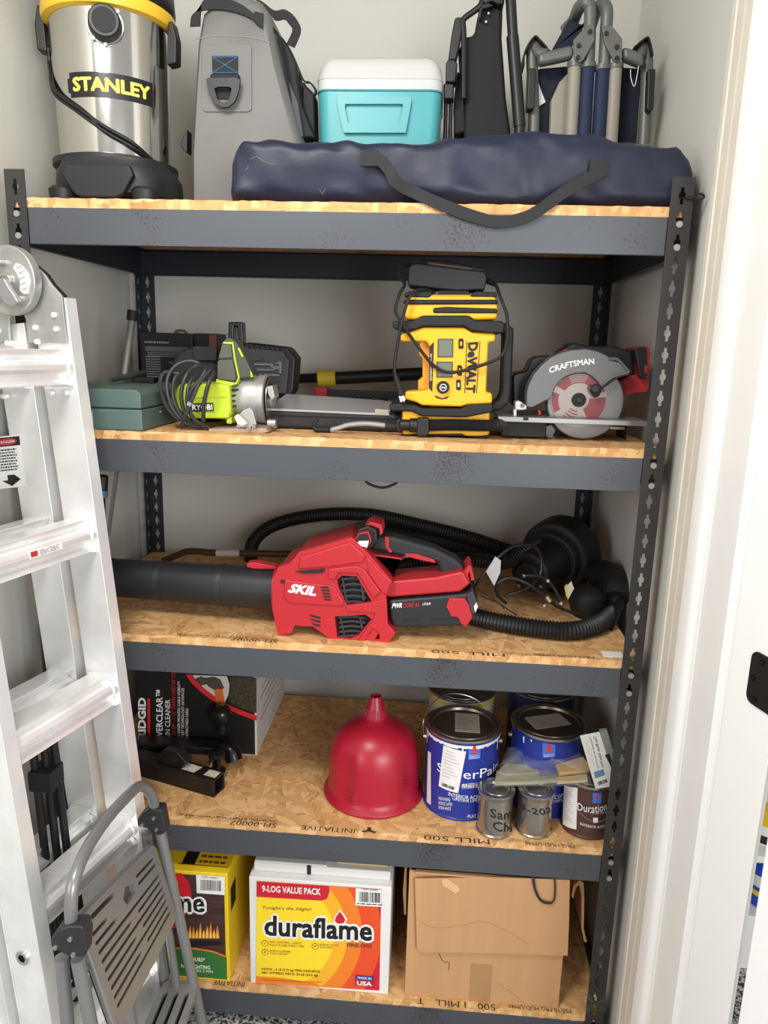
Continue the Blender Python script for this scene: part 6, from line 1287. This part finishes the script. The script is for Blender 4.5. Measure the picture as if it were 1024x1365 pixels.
# yellow carton
yy_ = .010; y1 = P(305, 1311, y=yy_); yx1 = P(305, 1240, y=yy_).x; yx0 = yx1 - .325; yzt = P(300, 1165, y=yy_).z
yb_ = thing('yellow_firelog_carton', 'yellow carton of firelogs with a dark printed front behind the step stool', 'carton', ((yx0 + yx1) / 2, .17, S5))
obj('carton_body', bx((yx0, yy_, S5), (yx1, .34, yzt)), YC, yb_, bev=.002)
yg = yy_ - .0006
def yp_(a, c, k=0): q = P(*Yq(a, c), y=yg); return V((min(max(q.x, yx0 + .004), yx1 - .006), yg - .0002 * k, min(max(q.z, S5 + .006), yzt - .006)))
def ypoly(nm, pts, k, m, par=None): return obj(nm, flat_poly(pts, lambda a, c: yp_(a, c, k)), m, par or ya, flat=True)
ya = obj('printed_panel', patch(lambda s, t: V((yx0 + .006 + (yx1 - yx0 - .014) * s, yg, S5 + .008 + (yzt - S5 - .016) * t))), mat('print_wood_dark', (66, 44, 42), .5, var=.3, vs_=30, scale=(.3, 1, 6)), yb_, flat=True)
PGN = mat('print_green', (58, 116, 54), .45)
ypoly('green_field', [(-200, 600), (296, 603), (296, 500), (240, 480), (170, 468), (90, 466), (-200, 466)], 1, PGN); ypoly('orange_arc', [(90, 462), (170, 464), (240, 476), (296, 496), (296, 502), (240, 482), (170, 470), (90, 468)], 2, CO)
ypoly('red_field', [(-200, 170), (120, 178), (150, 220), (158, 270), (140, 330), (100, 390), (-200, 400)], 1, CR); ypoly('yellow_disc', [(-200, 200), (70, 182), (104, 212), (112, 262), (96, 310), (60, 350), (-200, 350)], 2, CYL)
def ytext(s_, a0, a1, cb, ct, k, m, bold=.02): return text_on(s_, lambda s, t: yp_(a0 + (a1 - a0) * s, cb + (ct - cb) * t + 6 * s, k), m, ya, bold=bold)
ytext('duraflame', -195, 216, 332, 240, 3, WHITE, .10); ytext('duraflame', -187, 208, 324, 248, 4, INK, .035)
b = nb(); rnd = random.Random(9)
FLM = mat('print_flame_yellow', (250, 206, 96), .5); FLO = mat('print_flame_orange', (214, 128, 44), .5)
for j, m in enumerate((FLO, FLM)):
    b = nb()
    for i in range(9):
        a = 152 + 13 * i; h = rnd.uniform(34, 66) * (1 - .3 * j); b.faces.new([b.verts.new(yp_(a_, c_, 3 + j)) for a_, c_ in ((a - 8 + 3 * j, 428), (a + 8 - 3 * j, 428), (a + 5 - 2 * j, 428 - h * .5), (a + 1, 428 - h), (a - 5 + 2 * j, 428 - h * .55))])
    obj('printed_flames', b, m, ya, flat=True)
ypoly('printed_logs', [(148, 440), (270, 438), (272, 452), (150, 462)], 3, INK)
ytext('4 HOURS*', 130, 208, 512, 496, 3, WHITE); ytext('FAST LIGHTING', 118, 228, 540, 526, 3, WHITE, .03); ytext('WITHIN 5 MIN.', 140, 242, 554, 544, 3, WHITE, 0)
ypoly('item_sticker', ((175, 184), (284, 190), (284, 264), (178, 256)), 5, WHITE); ys_ = lambda s, t: yp_(176 + 108 * s, 258 + 6 * s - 72 * t, 7)
bars_on(ys_, .15, .9, .2, .75, INK, ya, 24, 4); ytext('ITEM 00907', 196, 258, 198, 190, 7, INK, 0)
obj('top_logo', patch(lambda s, t: V((P(*Yq(135, 110), y=.06).x + .03 * s, .03 + .06 * t, yzt + .0006))), INK, yb_, flat=True)
lines_on(lambda s, t: V((P(*Yq(190, 110), y=.06).x + .07 * s, .03 + .1 * t, yzt + .0006)), [(.05, .9, .1 + .18 * i, .07) for i in range(5)], BRP, yb_)
obj('flap_slit', bx((yx1 - .12, yy_ + .02, yzt - .001), (yx1 - .004, yy_ + .022, yzt + .0008)), BRP, yb_)
obj('side_mark', patch(lambda s, t: V((yx1 + .0005, .03 + .04 * s, S5 + .17 + .06 * t))), INK, yb_, flat=True)

# ================================================================ open cardboard box
Bq = zq(500, 1120, 2.6947); by_ = .015
KR = mat('kraft_cardboard', (190, 146, 102), .75, bump=.12, bs=55, scale=(2.5, 1, .15), var=.03, vs_=6); KD = mat('kraft_cardboard')
kx0, kx1_ = P(*Bq(112, 400), y=by_).x, P(*Bq(676, 420), y=by_).x; kzt = P(*Bq(400, 128), y=by_).z
kb_ = thing('cardboard_box', 'open brown cardboard box with folded flaps on the bottom shelf', 'box', ((kx0 + kx1_) / 2, .2, S5))
th = .004
for nm, lo, hi in (('front_wall', (kx0, by_, S5), (kx1_, by_ + th, kzt)), ('back_wall', (kx0, .40, S5), (kx1_, .40 + th, kzt)), ('side_wall', (kx0, by_ + th, S5), (kx0 + th, .40, kzt)), ('side_wall', (kx1_ - th, by_ + th, S5), (kx1_, .40, kzt)), ('bottom', (kx0 + th, by_ + th, S5), (kx1_ - th, .40, S5 + th))): obj(nm, bx(lo, hi), KR, kb_, bev=.0012)
fo = pz(Bq, ((143, 138), (240, 135), (430, 133), (700, 141), (697, 300), (692, 413), (520, 408), (300, 402), (176, 404), (150, 392)), by_ - .008)
obj('front_flap', prism(fo, by_ - .010, by_ - .006), KR, kb_, bev=.001)
obj('flap_fold', bx((fo[0][0], by_ - .010, kzt - .001), (fo[3][0], by_ + .003, kzt + .003)), KR, kb_, bev=.002)
tearpts = pz(Bq, ((238, 140), (258, 138), (300, 165), (305, 180), (290, 192), (262, 172), (245, 165)), by_ - .0115); obj('torn_paper', prism(tearpts, by_ - .0125, by_ - .0105), mat('torn_kraft', (214, 176, 128), .8), kb_)
obj('left_flap', prism([(kx0 - .001, kzt), (kx0 - .010, kzt + .002), (kx0 - .013, kzt - .08), (kx0 - .008, kzt - .14), (kx0 - .004, kzt - .14), (kx0 - .006, kzt - .01)], by_ + .03, .39), KR, kb_, bev=.0008)
rfl = pz(Bq, ((705, 200), (715, 160), (735, 145), (750, 155), (752, 210), (750, 320), (762, 366), (752, 366), (742, 320), (742, 200), (735, 160), (722, 170), (712, 210)), .05); obj('right_flap', prism(rfl, .05, .34), KR, kb_)
obj('packing_tape', bx((P(*Bq(342, 500), y=by_).x, by_ - .0008, S5 + .002), (P(*Bq(418, 500), y=by_).x, by_ + .0005, P(*Bq(380, 445), y=by_).z)), mat('brown_tape', (172, 132, 90), .3), kb_)
obj('tear_line', tube([P(*Bq(*q), y=by_ - .0105) for q in ((160, 290), (215, 315), (300, 308), (380, 292), (440, 310), (500, 340), (550, 375))], .0008, 5), mat('crease_kraft', (176, 134, 92), .8), kb_)
obj('tear_line', tube([P(*Bq(*q), y=by_ - .0005) for q in ((228, 405), (245, 435), (265, 440), (264, 466))], .0011, 5), mat('crease_brown', (132, 96, 64), .8), kb_)
obj('tear_line', tube([P(*Bq(*q), y=by_ - .0005) for q in ((385, 488), (440, 515), (500, 555), (535, 585))], .0006, 5), mat('crease_kraft'), kb_)
bs_ = thing('black_rope_loop', 'black rope handle loop hanging out of the cardboard box', 'rope', (P(*Bq(610, 200), y=by_ - .014).x, by_ - .014, P(*Bq(610, 225), y=by_ - .014).z))
obj('rope', tube([P(*Bq(560, 128), y=by_ + .02), P(*Bq(568, 134), y=by_ - .012), P(*Bq(575, 175), y=by_ - .014), P(*Bq(595, 215), y=by_ - .015), P(*Bq(625, 226), y=by_ - .015), P(*Bq(643, 215), y=by_ - .015), P(*Bq(647, 170), y=by_ - .014), P(*Bq(645, 136), y=by_ - .012), P(*Bq(645, 129), y=by_ + .02)], lambda i, m: .0028 if i < m * .55 else .0018, 8), mat('rope_black', (44, 42, 42), .8, bump=.5, bs=400), bs_)
rdb = thing('red_cloth', 'dark red cloth showing inside the open cardboard box', 'cloth', ((kx0 + kx1_) / 2, .2, S5 + .01))
b = nb(); g = [[b.verts.new((kx0 + .012 + (kx1_ - kx0 - .024) * i / 16, .03 + .36 * j / 10, kzt - .03 + .014 * noise.noise(V((i * .5, j * .6, 2))) + .012)) for i in range(17)] for j in range(11)]
for j in range(10):
    for i in range(16): b.faces.new((g[j][i], g[j][i + 1], g[j + 1][i + 1], g[j + 1][i]))
r_ = bmesh.ops.extrude_face_region(b, geom=b.faces[:])
for e in r_['geom']:
    if isinstance(e, bmesh.types.BMVert): e.co.z = S5 + .006
obj('folded_cloth', b, mat('dark_red_cloth', (92, 30, 34), .9, bump=.3, bs=200), rdb)

# ================================================================ folded aluminium ladder leaning on the left wall
th_l = math.atan(.0963); wv = V((.966, -.26, 0)).normalized(); rv_ = V((.26, .966, 0)).normalized()
tv = V((0, 0, 1)) * math.cos(th_l) - wv * math.sin(th_l); wp_ = wv * math.cos(th_l) + V((0, 0, 1)) * math.sin(th_l)
LO = V((.288, -.118, 0.0))
LM = Matrix(((wp_.x, rv_.x, tv.x, LO.x), (wp_.y, rv_.y, tv.y, LO.y), (wp_.z, rv_.z, tv.z, LO.z), (0, 0, 0, 1)))
def LB(u, v, bb=0.0):       # photo point on the ladder's plane b = bb -> (a, c)
    d = ray(u, v); t = (LO + rv_ * bb - CAM).dot(rv_) / d.dot(rv_); q = CAM + d * t - LO; return (q.dot(wp_), q.dot(tv))
ld = thing('folding_ladder', 'folded aluminium multi-position ladder leaning against the left wall', 'ladder', tuple(LO))
NB_ = -.245; RW = .075
def rail(a0, side, c1, nm):
    b = nb(); o = 1 if side == 'far' else -1; b0 = 0 if side == 'far' else NB_
    pr = [(a0, b0), (a0, b0 + o * .028), (a0 - .003, b0 + o * .028), (a0 - .003, b0 + o * .003), (a0 - RW + .003, b0 + o * .003), (a0 - RW + .003, b0 + o * .028), (a0 - RW, b0 + o * .028), (a0 - RW, b0)]
    prism(pr, .012, c1, 'z', bm=b); r = obj(nm, b, ALU, ld, bev=.001, M=LM)
    ft = prism([(a0 + .002, b0 - .002 * o), (a0 + .002, b0 + o * .03), (a0 - RW - .002, b0 + o * .03), (a0 - RW - .002, b0 - .002 * o)], .0, .03, 'z'); obj('rubber_foot', ft, BLKM, r, bev=.002, M=LM); return r
ctop = LB(82, 397)[1]; OFF = -.100
for a0 in (0, OFF):
    rail(a0, 'far', ctop - (.0 if a0 == 0 else .035), 'rail'); rail(a0, 'near', ctop - .03, 'rail')
rp_ = [(-.010, .031), (-.012, .026), (-.020, .015), (-.010, .011), (-.005, .004), (-.005, -.004), (-.010, -.011), (-.020, -.015), (-.012, -.026), (-.010, -.031), (-.058, -.031), (-.062, -.01), (-.062, .01), (-.058, .031)]
cs_ = [LB(u, v)[1] for u, v in ((82, 490), (112, 712), (141, 916), (168, 1102))]; print('RUNGS', cs_)
stp = (cs_[0] - cs_[-1]) / 3; cs_.append(cs_[-1] - stp)
for a0 in (0, OFF):
    for c in cs_:
        rg_ = obj('rung', prism([(a0 + x, c + z) for x, z in rp_], NB_, 0, 'y'), ALU, ld, bev=.001, M=LM)
        obj('rung_flare', prism([(a0 + x * 1.12 + .004, c + z * 1.06) for x, z in rp_], -.010, -.0005, 'y'), ALU, rg_, bev=.001, M=LM)
        if a0 == 0 and abs(c - cs_[1]) < 1e-6:
            f = lambda s, t: LM @ V((-.0044, -.16 + .075 * s, c - .006 + .013 * t)); lbq = obj('rung_label', patch(f), WHITE, rg_, flat=True); f2 = lambda s, t: f(s, t) + wp_ * .0005
            obj('danger_mark', patch(lambda s, t: f2(.04 + .2 * s, .15 + .7 * t)), mat('sticker_red', (190, 50, 60), .5), rg_, flat=True); lines_on(f2, [(.3, .9, .15 + .18 * i, .08) for i in range(4)], GP, rg_)
# hinge at the top
Lz = zq(0, 330, 4.4)
def LP(pts, bb): return [LB(*Lz(*q), bb) for q in pts]
HAL = mat('hinge_alloy', (176, 176, 172), .38, .6, var=.06, vs_=30)
def lplate(nm, pts, b0, b1, m=HAL, par=None, bev=.001): return obj(nm, prism(LP(pts, b0), b0, b1, 'y'), m, par or ld, bev=bev, M=LM)
lplate('hinge_plate', [(110, 40), (160, 62), (205, 105), (262, 160), (300, 215), (362, 285), (392, 560), (165, 560), (150, 420), (128, 372), (90, 330), (60, 120)], -.006, -.001)
lplate('hinge_plate', [(-160, 330), (-60, 200), (60, 120), (100, 340), (60, 390), (48, 435), (55, 560), (-180, 560)], -.0125, -.0075)
dcl = LB(*Lz(70, 195), -.02); dr__ = LB(*Lz(228, 195), -.02)[0] - dcl[0]
hb_ = obj('hinge_disc', cyl((dcl[0], -.030, dcl[1]), (dcl[0], -.0105, dcl[1]), dr__, n=48), HAL, ld, bev=.003, M=LM)
obj('hinge_hub', cyl((dcl[0], -.037, dcl[1]), (dcl[0], -.029, dcl[1]), .012, n=24), ZINC, hb_, bev=.002, M=LM); obj('hub_pin', cyl((dcl[0], -.044, dcl[1]), (dcl[0], -.036, dcl[1]), .0065, n=18), GB, hb_, M=LM)
for px in ((20, 90), (115, 300)): p = LB(*Lz(*px), -.03); obj('lock_pin', cyl((p[0], -.042, p[1]), (p[0], -.029, p[1]), .006, n=16), ZINC, hb_, bev=.001, M=LM)
lplate('release_handle', [(-140, 190), (20, 175), (50, 230), (108, 320), (60, 350), (25, 335), (-20, 270), (-140, 280)], -.052, -.040, mat('clear_grey_plastic', (150, 150, 148), .2, .4), hb_, .004)
dl = LP([(95, 90), (130, 105), (165, 150), (180, 200), (165, 270), (140, 272), (118, 250), (120, 200), (100, 150), (78, 120)], -.0305); obj('disc_label', prism(dl, -.0312, -.0300, 'y'), WHITE, hb_, M=LM)
rnd = random.Random(2)
for i in range(5): q = LB(*Lz(112 + 8 * i, 120 + 32 * i), -.0315); obj('label_print', prism([(q[0] - .006, q[1] - .001), (q[0] + .007, q[1] + .002), (q[0] + .007, q[1] + .004), (q[0] - .006, q[1] + .001)], -.0316, -.0311, 'y'), GP, hb_, M=LM)
lplate('black_edge', [(200, 100), (262, 155), (300, 212), (366, 282), (360, 292), (292, 222), (255, 168), (196, 112)], -.001, .012, BLKM)
for px in ((320, 395), (210, 470), (333, 478), (220, 552), (300, 853), (385, 850), (10, 490), (35, 872), (60, 560)):
    q = LB(*Lz(*px), -.006); obj('rivet', cyl((q[0], -.0105 if px[0] > 60 else -.0155, q[1]), (q[0], -.002, q[1]), .0046, .0056, 12), ALU, ld, bev=.001, M=LM)
# warning sticker on the rear rail
sq_ = [LB(u, v, -.001) for u, v in ((-2, 652), (36, 648), (27, 579), (-12, 583))]
def smap(k): return lambda s, t: LM @ V((sum(w_ * p[0] for w_, p in zip(((1 - s) * (1 - t), s * (1 - t), s * t, (1 - s) * t), sq_)), -.0008 - .0003 * k, sum(w_ * p[1] for w_, p in zip(((1 - s) * (1 - t), s * (1 - t), s * t, (1 - s) * t), sq_))))
sk_ = obj('warning_sticker', patch(smap(0)), WHITE, ld, flat=True)
obj('sticker_header', patch(lambda s, t: smap(1)(.04 + .92 * s, .80 + .17 * t)), INK, sk_, flat=True); obj('danger_oval', flat_poly(ell(.5, .885, .36, .065, 20), smap(2)), mat('sticker_red', (200, 60, 70), .5), sk_, flat=True); text_on('DANGER', lambda s, t: smap(3)(.2 + .6 * s, .86 + .05 * t), WHITE, sk_, bold=0)
lines_on(smap(1), [(.12 + .04 * (i % 3), .8 - .06 * (i % 2), .72 - .055 * i, .028) for i in range(8)], INK, sk_); obj('sticker_arrow', flat_poly([(.38, .25), (.62, .25), (.62, .15), (.82, .15), (.5, .03), (.18, .15), (.38, .15)], smap(2)), INK, sk_, flat=True)
q = LB(30, 1277, NB_ - .028)
hn_ = obj('rung_end_socket', prism(ell(q[0], q[1], .013, .013, 24), NB_ - .030, NB_ - .001, 'y', holes=[ell(q[0], q[1], .008, .008, 6)]), CHROME, ld, M=LM)
obj('socket_plate', prism([(-RW + .004, .032), (-.004, .032), (-.004, ctop - .05), (-RW + .004, ctop - .05)], NB_ - .026, NB_ - .022, 'y', holes=[ell(q[0], q[1], .010, .010, 16)]), ALU, ld, M=LM)

# ================================================================ folded step stool in front of the ladder
Sq = zq(0, 940, 3.2); yN, yF = -.45, -.12
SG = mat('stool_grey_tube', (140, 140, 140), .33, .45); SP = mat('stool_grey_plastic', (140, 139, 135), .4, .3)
def S3p(a, c, y): return P(*Sq(a, c), y=y)
so = thing('step_stool', 'folded grey step stool with slotted steps standing before the ladder', 'step stool', (.33, -.285, 0))
obj('handle_loop', tube([S3p(*q) for q in ((312, 990, yN), (308, 950, yN), (303, 850, yN), (318, 740, -.435), (372, 610, -.385), (452, 490, -.315), (540, 392, -.235), (598, 345, -.17), (645, 380, -.135), (664, 450, -.121), (672, 490, yF))], .0098, 16, k=10), SG, so)
for y, pts, pins in ((yN, ((238, 965), (290, 945), (350, 945), (365, 990), (360, 1080), (290, 1075), (215, 1035), (212, 1005)), ((237, 1033), (300, 997), (313, 1063))), (yF, ((600, 470), (640, 445), (690, 447), (708, 545), (670, 550), (640, 530), (585, 520), (583, 490)), ((606, 510), (656, 482), (667, 530)))):
    bk_ = slab('pivot_bracket', Sq, pts, y - .016, y + .012, mat('bracket_black', (40, 40, 44), .5), so, bev=.004, seg=3, ref=y - .016)
    for p in pins: c = S3p(*p, y - .016); obj('bracket_rivet', cyl(c + V((0, .001, 0)), c + V((0, -.003, 0)), .0042, .0034, 12), ZINC, bk_)
def toground(p, q): d = q - p; return p + d * ((.004 - p.z) / d.z)
legs = (((685, 540, yF), (862, 1355, yF)), ((625, 545, yF + .012), (660, 640, yF + .012)), ((330, 1080, yN), (388, 1360, yN)), ((262, 1075, yN + .01), (288, 1360, yN + .01)))
for i, (p, q) in enumerate(legs):
    p, q = S3p(*p), S3p(*q)
    if i == 1: q = p + V((.02, 0, -.3))
    g_ = toground(p, q); l_ = obj('leg', cyl(g_, p, .0105, n=18), SG, so); obj('leg_tip', cyl(V((g_.x, g_.y, 0)), g_.lerp(p, .06), .0135, n=16), BLKM, l_)
p, q = S3p(718, 955, yF - .01), S3p(750, 1175, yF - .01); obj('step_link', cyl(p, p + (q - p) * 1.6, .0085, n=16), SG, so)
obj('cross_bar', cyl((S3p(685, 700, yF).x, yF, S3p(685, 700, yF).z), (S3p(340, 1150, yN).x, yN, S3p(340, 1150, yN).z), .008, n=14), SG, so)
# platform: slotted panel, mapped from a unit square (s along y from near to far, t up)
c_nb, c_fb, c_ft, c_nt = S3p(505, 1395, -.43), S3p(752, 905, -.135), S3p(655, 588, -.135), S3p(335, 905, -.43)
pq_ = quadmap(c_nb, c_fb, c_ft, c_nt); pn = (c_fb - c_nb).cross(c_nt - c_nb).normalized()
if pn.x < 0: pn = -pn
def slotpoly(s0, s1, t, h): return [(s0, t - h), (s1, t - h), (s1 + .012, t), (s1, t + h), (s0, t + h), (s0 - .012, t)]
slots = [slotpoly(.06, .22, .80, .016), slotpoly(.66, .92, .86, .016), slotpoly(.06, .30, .72, .016), slotpoly(.66, .93, .78, .016)]
for i, t in enumerate((.64, .56, .48, .40, .32, .24, .16)):
    slots += [slotpoly(.06, .44 if i % 2 else .93, t, .016)] + ([slotpoly(.56, .93, t, .016)] if i % 2 else [])
slots += [slotpoly(.10, .36, .92, .022)]
logo = [(.46, .72), (.60, .74), (.60, .84), (.50, .88), (.44, .80)]
b = prism(rrect(0, 0, 1, 1, .07, 5), 0, 1, 'y', holes=slots + [logo])
for v_ in b.verts: s, t, k = v_.co.x, v_.co.z, v_.co.y; v_.co = pq_(s, t) - pn * (.004 + .014 * (1 - k) - .006)
plat = obj('platform', b, SP, so, smooth=30)
b = flat_poly(rrect(.02, .02, .98, .98, .06, 4), lambda s, t: pq_(s, t) - pn * .018); obj('platform_shade', b, mat('stool_shadow_black', (34, 34, 35), .7), plat, flat=True)  # black sheet behind the slots, standing in for the shade there
b = prism(logo, 0, 1, 'y');
for v_ in b.verts: v_.co = pq_(v_.co.x, v_.co.z) - pn * (.012 - .004 * v_.co.y)
obj('logo_plate', b, mat('dark_grey_logo', (82, 82, 82), .6, bump=.5, bs=300), plat)
b = tube([pq_(s, t) - pn * .004 for s, t in rrect(0, 0, 1, 1, .07, 5)], .004, 8, closed=True, sm=False); obj('platform_rim', b, SP, plat)
# lower step
fl, fr2 = S3p(690, 1212, -.13), S3p(850, 1222, -.13); tl_, tr_ = S3p(715, 1182, -.13), S3p(815, 1185, -.13)
n0_ = V((fl.x, -.43, fl.z)); n1_ = V((fr2.x, -.43, fr2.z - .01))
sq2 = quadmap(n0_, V((fl.x, -.12, fl.z)), V((fr2.x, -.12, fr2.z + .005)), n1_)
b = prism(rrect(0, 0, 1, 1, .12, 5), 0, 1, 'y', holes=[slotpoly(.08, .9, t, .05) for t in (.22, .5, .78)])
for v_ in b.verts: v_.co = sq2(v_.co.x, v_.co.z) + V((0, 0, .012 * v_.co.y))
lst = obj('lower_step', b, SP, so, smooth=30); obj('step_shade', flat_poly(rrect(.03, .03, .97, .97, .1, 4), lambda s, t: sq2(s, t) + V((0, 0, -.006))), MATS['stool_shadow_black'], lst, flat=True)  # black sheet below the step slots paints their shade

# ================================================================ black stand behind the ladder, and lint on the bag
bs2 = thing('black_stand', 'folded black metal stand leaning on the wall behind the ladder', 'stand', (.06, -.2, 0))
for k, (u, dx) in enumerate(((44, -.004), (58, 0), (70, .006))):
    t_ = P(u, 1000 - 12 * k, y=-.2 + .012 * k); obj('stand_leg', cyl((max(t_.x + .03, .0) + dx, -.2 + .012 * k, 0), (max(t_.x, -.03), -.2 + .012 * k, t_.z), .0075, n=12), BLK, bs2)
t_ = P(56, 1040, y=-.205); obj('stand_collar', bx((t_.x - .022, -.216, t_.z - .02), (t_.x + .024, -.168, t_.z + .02)), BLKM, bs2, bev=.004)
LNT = mat('pale_lint', (120, 118, 114), .9)
for pts in (((334, 212), (342, 209), (352, 215), (364, 219)), ((326, 228), (331, 222), (330, 226)), ((426, 252), (430, 258), (434, 250)), ((846, 192), (858, 194), (868, 191)), ((716, 281), (718, 288), (721, 284))):
    obj('lint', tube([P(u, v, y=.002) for u, v in pts], .00035, 5), LNT, bag)
